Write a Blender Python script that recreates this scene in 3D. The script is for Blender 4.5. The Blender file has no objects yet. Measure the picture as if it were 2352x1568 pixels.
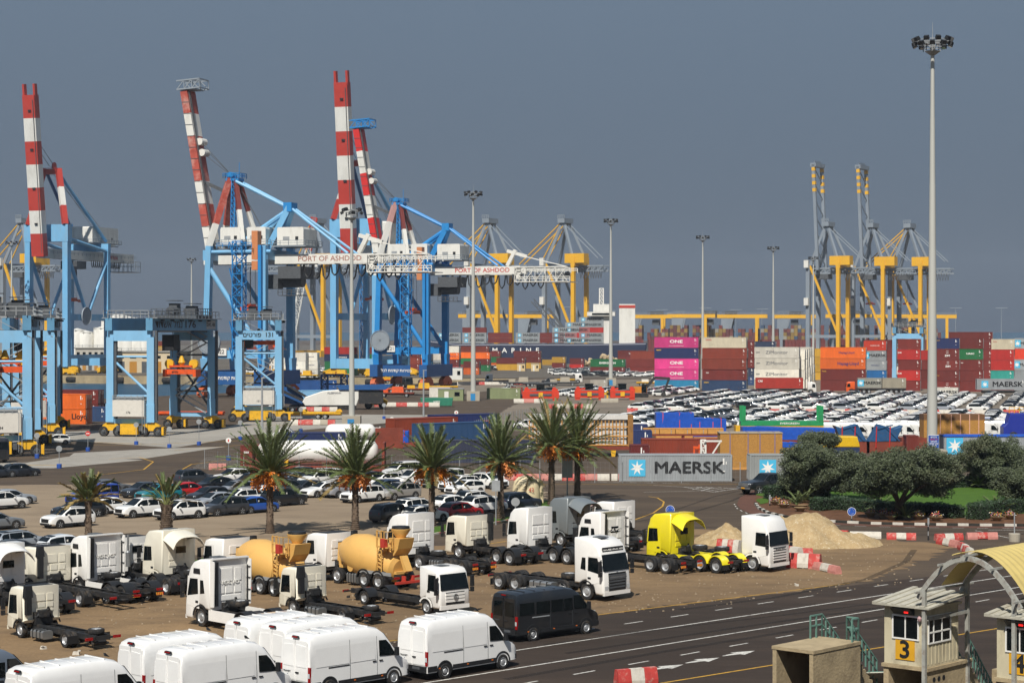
import bpy, math, random
from math import sin, cos, pi, radians as R, atan2, hypot, sqrt
from mathutils import Vector as V, Matrix
random.seed(11)
SC = bpy.context.scene
# ---------------------------------------------------------------- camera
F, HC, YH, CX, CY = 4573.0, 16.0, 762.0, 1176.0, 784.0   # focal (px of a 2352 wide picture), eye height, horizon row
PT = math.atan((CY - YH) / F)
cd = bpy.data.cameras.new('camera'); cam = bpy.data.objects.new('camera', cd); SC.collection.objects.link(cam)
cd.sensor_width = 36; cd.lens = F / 2352 * 36; cd.clip_start = 1; cd.clip_end = 60000
cam.location = (0, 0, HC); cam.rotation_euler = (pi / 2 - PT, 0, 0); SC.camera = cam
# ---------------------------------------------------------------- light
SUN_AZ, SUN_EL = R(195), R(50)      # direction from the place to the sun, clockwise from +Y
world = bpy.data.worlds.new('World'); SC.world = world; world.use_nodes = True
nt = world.node_tree; bg = nt.nodes['Background']
sky = nt.nodes.new('ShaderNodeTexSky'); sky.sky_type = 'NISHITA'; sky.sun_disc = False
sky.sun_elevation = SUN_EL; sky.sun_rotation = SUN_AZ; sky.altitude = 20; sky.air_density = 1.0; sky.dust_density = 2.0; sky.ozone_density = 2.0
# the grey-blue veil of the day over the clear sky, the same in every direction but for its slow darkening to the horizon
tc = nt.nodes.new('ShaderNodeTexCoord'); sp = nt.nodes.new('ShaderNodeSeparateXYZ'); rp = nt.nodes.new('ShaderNodeValToRGB'); mx = nt.nodes.new('ShaderNodeMix')
mx.data_type = 'RGBA'; mx.inputs[0].default_value = 0.96
nt.links.new(tc.outputs['Generated'], sp.inputs[0]); nt.links.new(sp.outputs['Z'], rp.inputs[0])
el = rp.color_ramp.elements; el[0].position = 0.0; el[0].color = (1.02, 1.30, 1.78, 1); el[1].position = 0.18; el[1].color = (1.50, 2.05, 2.78, 1)
e = rp.color_ramp.elements.new(1.0); e.color = (1.5, 2.3, 3.6, 1)
nt.links.new(rp.outputs[0], mx.inputs[7]); nt.links.new(sky.outputs[0], mx.inputs[6]); nt.links.new(mx.outputs[2], bg.inputs[0])
bg.inputs[1].default_value = 0.082
sd = bpy.data.lights.new('sun', 'SUN'); sun = bpy.data.objects.new('sun', sd); SC.collection.objects.link(sun)
sd.energy = 4.8; sd.angle = R(0.55); sd.color = (1, .955, .88)
_d = V((sin(SUN_AZ) * cos(SUN_EL), cos(SUN_AZ) * cos(SUN_EL), sin(SUN_EL)))
sun.rotation_euler = (-_d).to_track_quat('-Z', 'Y').to_euler()
SC.view_settings.view_transform = 'Standard'; SC.view_settings.look = 'None'; SC.view_settings.gamma = 1; SC.view_settings.exposure = 0.2
SC.cycles.use_denoising = True; SC.cycles.max_bounces = 6; SC.cycles.transparent_max_bounces = 6
# ---------------------------------------------------------------- helpers
fw, up = V((0, cos(PT), -sin(PT))), V((0, sin(PT), cos(PT)))
def ray(x, y): return V((1, 0, 0)) * (x - CX) + up * (CY - y) + fw * F
def at(x, y, h=0.0):               # the point of height h seen at column x, row y
    d = ray(x, y); t = (h - HC) / d.z; return V((d.x * t, d.y * t, h))
def atY(x, y, Y):                  # the point at distance Y seen there
    d = ray(x, y); t = Y / d.y; return V((d.x * t, Y, HC + d.z * t))
def lin(c):
    if isinstance(c, str): c = [int(c[i:i + 2], 16) for i in (0, 2, 4)]
    return tuple(((v / 255) / 12.92 if v / 255 <= .04045 else ((v / 255 + .055) / 1.055) ** 2.4) for v in c)
MATS = {}
def mat(name, col=None, rough=.6, metal=0., var=.12, scale=2., bump=0., coat=0., dirt=None, dscale=.7, damt=.35, dlo=.5, emit=0, spec=.5, bscale=None, alpha=1., trans=0., streak=1., backface=None):
    if name in MATS: return MATS[name]
    m = bpy.data.materials.new(name); m.use_nodes = True; MATS[name] = m
    n, l = m.node_tree.nodes, m.node_tree.links; b = n['Principled BSDF']
    tcn = n.new('ShaderNodeTexCoord'); oi = n.new('ShaderNodeObjectInfo')
    mp = n.new('ShaderNodeMapping'); l.new(tcn.outputs['Object'], mp.inputs[0]); mp.inputs['Scale'].default_value = (1, 1, streak)
    ad = n.new('ShaderNodeVectorMath'); ad.operation = 'ADD'; l.new(mp.outputs[0], ad.inputs[0])
    rs = n.new('ShaderNodeMath'); rs.operation = 'MULTIPLY'; l.new(oi.outputs['Random'], rs.inputs[0]); rs.inputs[1].default_value = 57.; l.new(rs.outputs[0], ad.inputs[1])
    if col is None: src = oi.outputs['Color']
    else:
        rg = n.new('ShaderNodeRGB'); rg.outputs[0].default_value = (*lin(col), 1); src = rg.outputs[0]
    if var:
        nz = n.new('ShaderNodeTexNoise'); nz.inputs['Scale'].default_value = scale; nz.inputs['Detail'].default_value = 6; nz.inputs['Roughness'].default_value = .65; l.new(ad.outputs[0], nz.inputs['Vector'])
        mr = n.new('ShaderNodeMapRange'); l.new(nz.outputs[0], mr.inputs[0]); mr.inputs[1].default_value = .28; mr.inputs[2].default_value = .72; mr.inputs[3].default_value = 1 - var; mr.inputs[4].default_value = 1 + var
        vm = n.new('ShaderNodeVectorMath'); vm.operation = 'SCALE'; l.new(src, vm.inputs[0]); l.new(mr.outputs[0], vm.inputs['Scale']); src = vm.outputs[0]
    if dirt:
        nz2 = n.new('ShaderNodeTexNoise'); nz2.inputs['Scale'].default_value = dscale; nz2.inputs['Detail'].default_value = 8; nz2.inputs['Roughness'].default_value = .7; l.new(ad.outputs[0], nz2.inputs['Vector'])
        m2 = n.new('ShaderNodeMapRange'); l.new(nz2.outputs[0], m2.inputs[0]); m2.inputs[1].default_value = dlo; m2.inputs[2].default_value = dlo + .16; m2.inputs[3].default_value = 0; m2.inputs[4].default_value = damt
        mm = n.new('ShaderNodeMix'); mm.data_type = 'RGBA'; l.new(m2.outputs[0], mm.inputs[0]); l.new(src, mm.inputs[6]); mm.inputs[7].default_value = (*lin(dirt), 1); src = mm.outputs[2]
    l.new(src, b.inputs['Base Color'])
    b.inputs['Roughness'].default_value = rough; b.inputs['Metallic'].default_value = metal; b.inputs['Coat Weight'].default_value = coat; b.inputs['Coat Roughness'].default_value = .08; b.inputs['Specular IOR Level'].default_value = spec
    if bump:
        bz = n.new('ShaderNodeTexNoise'); bz.inputs['Scale'].default_value = bscale or scale * 6; bz.inputs['Detail'].default_value = 5; l.new(tcn.outputs['Object'], bz.inputs['Vector'])
        bn = n.new('ShaderNodeBump'); bn.inputs['Strength'].default_value = bump; bn.inputs['Distance'].default_value = .05; l.new(bz.outputs[0], bn.inputs['Height']); l.new(bn.outputs[0], b.inputs['Normal'])
    if emit: b.inputs['Emission Color'].default_value = (*lin(col), 1); b.inputs['Emission Strength'].default_value = emit
    if trans: b.inputs['Transmission Weight'].default_value = trans
    if alpha < 1: b.inputs['Alpha'].default_value = alpha
    return m
class MB:                           # a mesh under construction
    def __init__(s): s.v = []; s.f = []; s.m = []; s.mi = 0
    def add(s, vs, fs, mi=None):
        o = len(s.v); s.v += [tuple(p) for p in vs]
        for q in fs: s.f.append(tuple(i + o for i in q)); s.m.append(s.mi if mi is None else mi)
    def box(s, c, d, mi=None, rz=0, taper=1.):
        x, y, z = d[0] / 2, d[1] / 2, d[2] / 2; ca, sa = cos(rz), sin(rz); vs = []
        for k in (-1, 1):
            t = taper if k > 0 else 1
            for a, b in ((-1, -1), (1, -1), (1, 1), (-1, 1)):
                px, py = a * x * t, b * y * t; vs.append((c[0] + px * ca - py * sa, c[1] + px * sa + py * ca, c[2] + k * z))
        s.add(vs, [(3, 2, 1, 0), (4, 5, 6, 7), (0, 1, 5, 4), (1, 2, 6, 5), (2, 3, 7, 6), (3, 0, 4, 7)], mi); return s
    def bx(s, x0, x1, y0, y1, z0, z1, mi=None): return s.box(((x0 + x1) / 2, (y0 + y1) / 2, (z0 + z1) / 2), (x1 - x0, y1 - y0, z1 - z0), mi)
    def beam(s, p, q, w, h=None, mi=None, w2=None, h2=None):
        p, q = V(p), V(q); h = h or w; d = (q - p)
        if d.length < 1e-6: return s
        d.normalize(); r = d.cross(V((0, 0, 1)))
        if r.length < 1e-3: r = V((1, 0, 0))
        r.normalize(); u = r.cross(d); w2 = w2 or w; h2 = h2 or h; vs = []
        for c, a, b in ((p, w, h), (q, w2, h2)):
            for i, j in ((-1, -1), (1, -1), (1, 1), (-1, 1)): vs.append(c + r * (i * a / 2) + u * (j * b / 2))
        s.add(vs, [(0, 1, 2, 3), (7, 6, 5, 4), (4, 5, 1, 0), (5, 6, 2, 1), (6, 7, 3, 2), (7, 4, 0, 3)], mi); return s
    def tube(s, p, q, r, r2=None, n=8, mi=None, caps=True):
        p, q = V(p), V(q); r2 = r if r2 is None else r2; d = (q - p).normalized(); a = d.orthogonal().normalized(); b = d.cross(a); vs = []
        for c, k in ((p, r), (q, r2)): vs += [c + a * (k * cos(2 * pi * i / n)) + b * (k * sin(2 * pi * i / n)) for i in range(n)]
        fs = [(i, (i + 1) % n, n + (i + 1) % n, n + i) for i in range(n)]
        if caps: fs += [tuple(range(n - 1, -1, -1)), tuple(range(n, 2 * n))]
        s.add(vs, fs, mi); return s
    def path(s, pts, r, n=6, mi=None):
        for a, b in zip(pts, pts[1:]): s.tube(a, b, r, n=n, mi=mi)
        return s
    def lathe(s, prof, c=(0, 0, 0), ax='z', n=20, mi=None, caps=True):
        vs = []
        for r, h in prof:
            for i in range(n):
                a = 2 * pi * i / n; x, y = r * cos(a), r * sin(a)
                vs.append((c[0] + x, c[1] + y, c[2] + h) if ax == 'z' else (c[0] + y, c[1] + h, c[2] + x) if ax == 'y' else (c[0] + h, c[1] + x, c[2] + y))
        fs = [(j * n + i, j * n + (i + 1) % n, (j + 1) * n + (i + 1) % n, (j + 1) * n + i) for j in range(len(prof) - 1) for i in range(n)]
        if caps: fs += [tuple(range(n - 1, -1, -1)), tuple(range((len(prof) - 1) * n, len(prof) * n))]
        s.add(vs, fs, mi); return s
    def prism(s, poly, y0, y1, mi=None, bev=0.):        # polygon of (x, z), pulled along y
        n = len(poly); rings = []
        def off(d):
            if not d: return poly
            A = sum(poly[i][0] * poly[(i + 1) % n][1] - poly[(i + 1) % n][0] * poly[i][1] for i in range(n)); sg = 1 if A > 0 else -1; out = []
            for i in range(n):
                a, b, c = poly[i - 1], poly[i], poly[(i + 1) % n]; e1 = V((b[0] - a[0], b[1] - a[1])); e2 = V((c[0] - b[0], c[1] - b[1]))
                if e1.length < 1e-9 or e2.length < 1e-9: out.append(b); continue
                e1.normalize(); e2.normalize(); nn = V((-e1.y - e2.y, e1.x + e2.x)); k = max(.35, nn.length_squared / 2); out.append((b[0] + sg * d * nn.x / k, b[1] + sg * d * nn.y / k))
            return out
        if bev: rings = [(off(bev), y0), (off(bev * .3), y0 + bev * .3), (poly, y0 + bev), (poly, y1 - bev), (off(bev * .3), y1 - bev * .3), (off(bev), y1)]
        else: rings = [(poly, y0), (poly, y1)]
        vs = [(p[0], y, p[1]) for pl, y in rings for p in pl]; fs = []
        for j in range(len(rings) - 1): fs += [(j * n + i, j * n + (i + 1) % n, (j + 1) * n + (i + 1) % n, (j + 1) * n + i) for i in range(n)]
        fs += [tuple(range(n - 1, -1, -1)), tuple(range((len(rings) - 1) * n, len(rings) * n))]
        s.add(vs, fs, mi); return s
    def lattice(s, p, q, w, h, n, r=.12, mi=None):      # a square truss between two points
        p, q = V(p), V(q); d = (q - p).normalized(); a = d.cross(V((0, 0, 1)))
        if a.length < .05: a = V((1, 0, 0))
        a.normalize(); b = a.cross(d); cs = [(a * (i * w / 2) + b * (j * h / 2)) for i, j in ((-1, -1), (1, -1), (1, 1), (-1, 1))]
        for c in cs: s.beam(p + c, q + c, r * 1.5, mi=mi)
        for k in range(n):
            t0, t1 = p.lerp(q, k / n), p.lerp(q, (k + 1) / n)
            for i in range(4): s.beam(t0 + cs[i], t1 + cs[(i + 1) % 4] if k % 2 else t1 + cs[(i + 1) % 4], r, mi=mi); s.beam(t1 + cs[i], t1 + cs[(i + 1) % 4], r, mi=mi)
        return s
    def rail(s, pts, h=1.05, sp=2., r=.03, mi=None):    # a handrail over a line of points
        for p, q in zip(pts, pts[1:]):
            p, q = V(p), V(q); n = max(1, round((q - p).length / sp))
            for k in (1., .55): s.beam(p + V((0, 0, h * k)), q + V((0, 0, h * k)), r * 2, mi=mi)
            for i in range(n + 1): a = p.lerp(q, i / n); s.beam(a, a + V((0, 0, h)), r * 2, mi=mi)
        return s
    def mesh(s, name, mats, sm=None):
        me = bpy.data.meshes.new(name); me.from_pydata(s.v, [], s.f)
        for m in (mats if isinstance(mats, (list, tuple)) else [mats]): me.materials.append(m)
        if any(s.m): me.polygons.foreach_set('material_index', s.m)
        if sm:
            me.polygons.foreach_set('use_smooth', [True] * len(s.f)); me.update(); me.set_sharp_from_angle(angle=R(sm))
        me.update(); return me
COL = SC.collection
def ob(name, me, parent=None, loc=(0, 0, 0), rot=None, scale=None, color=None):
    o = bpy.data.objects.new(name, me); COL.objects.link(o); o.parent = parent; o.location = loc
    if rot is not None: o.rotation_euler = rot if isinstance(rot, (tuple, list)) else (0, 0, rot)
    if scale is not None: o.scale = scale if isinstance(scale, (tuple, list)) else (scale,) * 3
    if color is not None: o.color = (*(lin(color)), 1)
    return o
def tag(o, label, cat, group=None):
    o['label'] = label; o['category'] = cat
    if group: o['group'] = group
    return o
def thing(name, label, cat, loc=(0, 0, 0), rz=0., group=None, scale=None):
    return tag(ob(name, None, None, loc, rz, scale), label, cat, group)
def struct(name, me, kind='structure', parent=None):
    o = ob(name, me, parent); o['kind'] = kind; return o
CACHE = {}
def cached(k, fn):
    if k not in CACHE: CACHE[k] = fn()
    return CACHE[k]
def text_mesh(s, size=1., m=None, bold=0., sx=1., ex=.004, align='CENTER'):
    def mk():
        c = bpy.data.curves.new('lettering', 'FONT'); c.body = s; c.size = size; c.align_x = align; c.align_y = 'CENTER'; c.extrude = ex; c.resolution_u = 3
        o = bpy.data.objects.new('tmp', c); me = bpy.data.meshes.new_from_object(o); bpy.data.objects.remove(o); bpy.data.curves.remove(c)
        if bold > .004:            # heavier strokes: the outline laid over itself, a hair apart
            vs = [v.co.copy() for v in me.vertices]; fs = [tuple(p.vertices) for p in me.polygons]; b = MB(); d = min(bold, .08) * size * .6
            for k, (ox, oy) in enumerate(((0, 0), (d, 0), (-d, 0), (0, d), (0, -d))): b.add([(v.x + ox, v.y + oy, v.z + k * .0012) for v in vs], fs)
            me = b.mesh('lettering', m)
        me.transform(Matrix.Diagonal((sx, 1, 1, 1))); me.materials.clear(); me.materials.append(m); me.name = 'lettering'; return me
    return cached(('T', s, size, m.name, bold, sx, ex, align), mk)
def letter(s, parent, loc, rot=(pi / 2, 0, 0), size=1., m=None, bold=.03, sx=1., name='lettering', align='CENTER', ex=.004):
    return ob(name, text_mesh(s, size, m, bold, sx, ex, align), parent, loc, rot)
ORD = 'first second third fourth fifth sixth seventh eighth ninth tenth eleventh twelfth thirteenth fourteenth fifteenth'.split()
def nth(i): return ORD[i] if i < 15 else '%d%s' % (i + 1, {1: 'st', 2: 'nd', 3: 'rd'}.get((i + 1) % 10, 'th') if (i + 1) % 100 not in (11, 12, 13) else 'th')
HE = lambda s: s[::-1]              # Hebrew runs from right to left
# ---------------------------------------------------------------- shared materials
M_BLACK = mat('black plastic', '1c1d1f', .55, var=.15); M_RUB = mat('tyre rubber', '1b1b1c', .85, var=.2, dirt='6b5c49', damt=.35, dscale=3)
M_GLASS = mat('tinted glass', '0c1214', .03, var=.5, scale=1.4, spec=.35); M_RIM = mat('alloy', 'a6a8aa', .4, metal=.3, var=.2, scale=3, dirt='4a4238', damt=.5, dscale=4); M_STEEL = mat('bare steel', '9a9c9c', .4, metal=.7, var=.15)
M_GALV = mat('galvanised steel', '9b9e9f', .5, metal=.25, var=.15, scale=1.5); M_FRAME = mat('chassis black', '222325', .6, var=.25, scale=4, dirt='6b5c49', damt=.25, dscale=2)
M_PAINT = mat('vehicle paint', None, .3, var=.02, coat=.7, dirt='8a7a64', damt=.05, dscale=.8); M_TRUCK = mat('truck paint', None, .36, var=.02, coat=.4, dirt='9c8c74', damt=.07, dscale=.9)
M_CONT = mat('container paint', None, .6, var=.16, scale=.6, dirt='5b3a28', damt=.42, dscale=1.1, dlo=.58, streak=.35); M_CDARK = mat('container steel', '3b3634', .7, var=.3, scale=3)
M_RED = mat('red lens', '8e0f12', .25, var=.1); M_LAMP = mat('clear lens', 'c9ced2', .12, var=.05, metal=.3); M_AMBER = mat('amber lens', 'd2691a', .3, var=.1)
M_WHITE = mat('white paint', 'dedcd6', .5, var=.06); M_CONC = mat('concrete', 'a29a8a', .9, var=.18, scale=1.2, bump=.25, dirt='6a6054', damt=.3, dscale=.6)
M_YEL = mat('yellow paint', 'd8a51c', .55, var=.14, dirt='4a3c20', damt=.3, dscale=1.4); M_ORG = mat('orange paint', 'd8531c', .5, var=.12, dirt='4c2c1c', damt=.3, dscale=1.5)
M_BLUE = mat('crane sky blue', '6fa9cf', .5, var=.1, scale=.3, dirt='8f9694', damt=.3, dscale=.25, streak=.4); M_BLUE2 = mat('crane strong blue', '1f7dbd', .5, var=.12, scale=.3); M_BLUE3 = mat('deep blue paint', '1d4f86', .5, var=.12, scale=.5)
M_CRED = mat('signal red', 'b0382c', .5, var=.08, scale=.4); M_CRED2 = mat('bright red', 'c22420', .5, var=.1); M_CWHT = mat('crane white', 'd6d4cc', .55, var=.07, scale=.4, dirt='8c8474', damt=.25, dscale=.3, streak=.4)
M_GREY = mat('crane grey', '878f96', .5, var=.12, scale=.3); M_GREYD = mat('dark machinery', '4c4f52', .6, var=.3, scale=1.5); M_MAST = mat('mast galvanised', 'b4b4ad', .5, metal=.1, var=.08, scale=.3, streak=.2)
M_LBK = mat('black lettering', '17181a', .6, var=.1); M_LWH = mat('white lettering', 'e2e0da', .6, var=.06); M_LNV = mat('navy lettering', '1a2a66', .6, var=.05); M_LRD = mat('red lettering', 'b62a22', .6, var=.05); M_LYE = mat('yellow lettering', 'e0b030', .6, var=.05); M_LGR = mat('grey lettering', '4a4f58', .6, var=.05); M_LTB = mat('light blue print', '45b0d6', .6, var=.05)
M_MKW = mat('road white', 'bfbcb4', .8, var=.25, scale=5, dirt='4c463e', damt=.7, dscale=4, dlo=.5); M_MKY = mat('road yellow', 'b58a2a', .8, var=.2, scale=5, dirt='4c463e', damt=.7, dscale=4, dlo=.52)
# ---------------------------------------------------------------- ground
def gmat(name, c1, c2, c3, s1=.05, s2=.6, bump=.3, rough=.92, stretch=None, fine=8., spots=None):
    m = bpy.data.materials.new(name); m.use_nodes = True; n, l = m.node_tree.nodes, m.node_tree.links; b = n['Principled BSDF']; b.inputs['Roughness'].default_value = rough; b.inputs['Specular IOR Level'].default_value = .25
    g = n.new('ShaderNodeNewGeometry'); mp = n.new('ShaderNodeMapping'); l.new(g.outputs['Position'], mp.inputs[0])
    if stretch: mp.inputs['Rotation'].default_value = (0, 0, -stretch[0]); mp.inputs['Scale'].default_value = (stretch[1], 1, 1)
    def nz(s, d=8, r=.62, src=mp.outputs[0]):
        t = n.new('ShaderNodeTexNoise'); t.inputs['Scale'].default_value = s; t.inputs['Detail'].default_value = d; t.inputs['Roughness'].default_value = r; l.new(src, t.inputs['Vector']); return t.outputs[0]
    def mrr(x, a, bb, c=0., d=1.):
        t = n.new('ShaderNodeMapRange'); l.new(x, t.inputs[0]); t.inputs[1].default_value = a; t.inputs[2].default_value = bb; t.inputs[3].default_value = c; t.inputs[4].default_value = d; return t.outputs[0]
    def mix(f, a, bb):
        t = n.new('ShaderNodeMix'); t.data_type = 'RGBA'; l.new(f, t.inputs[0])
        for i, q in ((6, a), (7, bb)):
            if isinstance(q, str): t.inputs[i].default_value = (*lin(q), 1)
            else: l.new(q, t.inputs[i])
        return t.outputs[2]
    c = mix(mrr(nz(s1), .35, .65), c1, c2); c = mix(mrr(nz(s2, 10, .7), .46, .72, 0, .8), c, c3)
    f = mrr(nz(fine, 4, .6, g.outputs['Position']), .25, .75, .82, 1.18); sc = n.new('ShaderNodeVectorMath'); sc.operation = 'SCALE'; l.new(c, sc.inputs[0]); l.new(f, sc.inputs['Scale']); c = sc.outputs[0]
    if spots:
        c = mix(mrr(nz(spots[1], 6, .75), spots[2], spots[2] + .06, 0, .75), c, spots[0])
    l.new(c, b.inputs['Base Color'])
    bn = n.new('ShaderNodeBump'); bn.inputs['Strength'].default_value = bump; bn.inputs['Distance'].default_value = .04; l.new(nz(fine, 5, .6, g.outputs['Position']), bn.inputs['Height']); l.new(bn.outputs[0], b.inputs['Normal'])
    return m
RA = R(42)                           # the road's direction
G_ASPH = gmat('asphalt', '4f4337', '443a30', '5f5142', .03, .25, stretch=(RA, .35), spots=('6e6151', .12, .66)); G_ROAD = gmat('main road asphalt', '392f28', '302822', '4a3e34', .05, .3, stretch=(RA, .18), spots=('8c7f6c', .35, .68))
G_LOT = gmat('worn concrete lot', '8f7f6a', '83735f', '6c5e4d', .05, .35, stretch=(RA, .4), spots=('453e35', .3, .66)); G_DIRT = gmat('sandy dirt', '866e50', '6f5b43', '584837', .09, .5, bump=.8, fine=5, spots=('352e26', .4, .63), stretch=(R(134), .45))
G_PORT = gmat('port apron', '7d7264', '6f665a', '5b544b', .02, .12); G_GREYC = gmat('grey concrete pad', '9a958c', '8e8980', '7d786f', .06, .5); G_GRASS = gmat('lawn', '3f5c1c', '48661d', '344c17', .3, 1.5, bump=.8, fine=20); G_SOIL = gmat('bark mulch', '6b4a33', '573b28', '44301f', .4, 2, bump=.8); G_BRICK = gmat('red paving apron', '5e4034', '513830', '6d4c3e', .3, 1.2); G_FAR = gmat('far yard', '5c564d', '544e46', '6a6358', .02, .1)
def sheet(name, pts, m, z, jag=0., kind='structure', parent=None, step=1.2):
    P = [V((p[0], p[1])) for p in pts]
    if jag:
        out = []; rg = random.Random(len(pts) * 7 + int(z * 1e4))
        for i, p in enumerate(P):
            q = P[(i + 1) % len(P)]; k = max(1, int((q - p).length / step)); nn = V((-(q - p).y, (q - p).x)).normalized()
            for j in range(k): out.append(p.lerp(q, j / k) + (nn * rg.uniform(-jag, jag) if j else V((0, 0))))
        P = out
    b = MB(); b.add([(p.x, p.y, z) for p in P], [tuple(range(len(P)))]); me = b.mesh(name, m)
    if me.polygons[0].normal.z < 0: me.flip_normals()
    o = ob(name, me, parent)
    if kind: o['kind'] = kind
    return o
D2 = lambda L: [at(x, y) for x, y in L]
# land round the harbour basin, cut at the quay edges; the sea beyond
b = MB(); X0, X1 = -9000, 9000
QA, QB, QC, QD = (-120, 432), (4, 681), (-1200, 1085), (-9000, 3702)     # corners of the harbour basin
for q in ([(X0, -300), (X1, -300), (X1, 432), (X0, 432)], [QA, (X1, 432), (X1, 681), QB], [QB, (X1, 681), (X1, 3702), (-9000, 3702), QC]): b.add([(x, y, 0) for x, y in q], [tuple(range(len(q)))])
struct('ground', b.mesh('ground', G_ASPH))
b = MB().bx(-1200, -120, 432.05, 433, -4, -.02); b.beam((QA[0], QA[1], -2), (QB[0], QB[1], -2), .8, 3.9); b.beam((QC[0], QC[1] - .3, -2), (QB[0], QB[1] - .3, -2), .8, 3.9)
struct('quay_wall', b.mesh('quay_wall', mat('quay concrete', '9a8a6c', .9, var=.3, scale=.25, dirt='4a4034', damt=.6, dscale=.12)))
for i in range(15):
    f = (i + .5) / 15; c = V((QB[0] - 300 * f * .947 - 6, QB[1] + 300 * f * .335 - 1.2, -1.6)); o = ob('quay_fender', cached('fender', lambda: MB().lathe([(.9, -2), (1.1, -1.7), (1.1, 1.7), (.9, 2)], ax='x', n=12).mesh('quay_fender', M_RUB, 40)), None, c, -R(19)); tag(o, 'black rubber fender on the far quay wall, %s from the right' % nth(i), 'fender', 'quay fenders')
sea = mat('sea water', '1a4259', .35, var=.25, scale=.04, bump=.6, bscale=.35, spec=.2)
b = MB(); b.add([(-40000, -400, -3), (40000, -400, -3), (40000, 58000, -3), (-40000, 58000, -3)], [(0, 1, 2, 3)]); struct('sea', b.mesh('sea', sea))
# aprons, lots, yards
sheet('port_apron', [at(660, 905), at(1060, 905), at(1160, 893), at(2500, 905), V((400, 640, 0)), V((8, 672, 0))], G_PORT, .004, .3)
sheet('far_yard', [V((-800, 960, 0)), V((-4, 692, 0)), V((600, 692, 0)), V((900, 2400, 0)), V((-900, 2400, 0))], G_FAR, .004)
sheet('container_yard_pad', D2([(1080, 985), (1440, 1000), (2500, 1010), (2500, 905), (1300, 900), (1180, 930)]), G_PORT, .008, .3)
sheet('pavement', D2([(-80, 1020), (170, 1012), (400, 1028), (600, 995), (900, 970), (1000, 953), (640, 950), (500, 985), (300, 985), (-80, 1000)]), G_GREYC, .004)
for k, (L, z) in enumerate([([(-60, 1060), (60, 1062), (165, 1047), (330, 1056), (120, 1075), (-60, 1072)], .006), ([(150, 1055), (330, 1053), (520, 1025), (360, 1030), (170, 1040)], .008)]): sheet('concrete_pad', D2(L), G_GREYC, z)
sheet('parking_lot', D2([(-140, 1116), (250, 1111), (330, 1108), (400, 1098), (560, 1090), (900, 1085), (1240, 1105), (1260, 1150), (1180, 1165), (1090, 1188), (800, 1238), (300, 1290), (-140, 1360)]), G_LOT, .008, .4, step=.6)
sheet('truck_yard', D2([(-200, 1420), (300, 1335), (900, 1265), (1180, 1232), (1330, 1222), (1480, 1225), (1620, 1215), (1700, 1218), (1950, 1232), (2060, 1240), (2180, 1252), (2150, 1275), (1990, 1335), (1750, 1365), (1350, 1412), (883, 1474), (500, 1530), (-200, 1640)]), G_DIRT, .008, .6, step=.55)
sheet('main_road', D2([(1990, 1340), (1350, 1414), (883, 1477), (300, 1570), (-200, 1700), (900, 1900), (3200, 1500), (3200, 1200)]), G_ROAD, .006)
# painted lines, each a thin strip of its own
def line(name, pts, w, m, z=.014, h=0):
    b = MB(); P = [V(p) if len(p) == 3 else at(*p) for p in pts]
    for i, (p, q) in enumerate(zip(P, P[1:])):
        d = (q - p); d.z = 0; d.normalize(); nn = V((-d.y, d.x, 0)) * w / 2; q2 = q + d * (w * .3 if i < len(P) - 2 else 0)
        b.add([(v.x, v.y, z + (i % 2) * .0015) for v in (p - nn, q2 - nn, q2 + nn, p + nn)], [(0, 1, 2, 3)])
    o = ob(name, b.mesh(name, m)); o['kind'] = 'structure'; return o
def ext(p, q, a, b2):
    p, q = at(*p), at(*q); d = (q - p).normalized(); return [p - d * a, q + d * b2]
line('yellow_edge_line', ext((883, 1473), (1952, 1339), 0, 0), .14, M_MKY); line('yellow_edge_line', ext((1508, 1570), (2400, 1425), 20, 30), .16, M_MKY)
line('lane_line', ext((1206, 1490), (1724, 1412), 25, 45), .15, M_MKW); line('lane_line', ext((975, 1568), (1664, 1457), 12, 60), .15, M_MKW)
def dashes(p, q, n, l, gap, s0):
    p, q = at(*p), at(*q); d = (q - p).normalized()
    for i in range(n): a = p + d * (s0 + i * (l + gap)); line('lane_dash', [a, a + d * l], .13, M_MKW)
dashes((1270, 1457), (1637, 1402), 14, 1.5, 2.35, 1.7); dashes((1225, 1565), (1663, 1486), 14, 1.5, 2.4, -1.2)
dr = V((cos(RA), sin(RA), 0)); nr = V((-dr.y, dr.x, 0))
for x, y in ((1530, 1532), (1614, 1516), (1697, 1500)):
    c = at(x, y); b = MB(); S_ = [(-1.05, -.07), (-.1, -.26), (-.1, -.6), (1.05, 0), (-.1, .6), (-.1, .26), (-1.05, .07)]
    b.add([tuple(c + dr * u * 1.15 + nr * w * .8 + V((0, 0, .015))) for u, w in S_], [tuple(range(7))]); o = ob('lane_arrow', b.mesh('lane_arrow', M_MKW)); o['kind'] = 'structure'
# lines round the roundabout and the port road
line('yellow_line', [(1380, 1222), (1450, 1196), (1500, 1178), (1522, 1162), (1525, 1152), (1510, 1143), (1490, 1140)], .16, M_MKY)
line('yellow_line', [(1000, 1112), (1200, 1111), (1500, 1113), (1700, 1112), (2100, 1110)], .14, M_MKY); line('yellow_line', [(1000, 1270), (1100, 1252), (1180, 1240)], .14, M_MKY); line('yellow_line', [(470, 1300), (640, 1280), (860, 1262)], .14, M_MKY)
line('yellow_line', [(430, 1087), (420, 1077), (440, 1066), (520, 1056), (640, 1048), (800, 1040)], .2, M_MKY); line('yellow_line', [(250, 1054), (320, 1050), (352, 1060), (330, 1078), (190, 1095)], .2, M_MKY)
line('yellow_line', [(90, 1021), (330, 1021), (520, 1013), (700, 1003), (980, 992)], .25, M_MKY); line('yellow_line', [(400, 1034), (700, 1010), (900, 1000)], .18, M_MKY)
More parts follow.
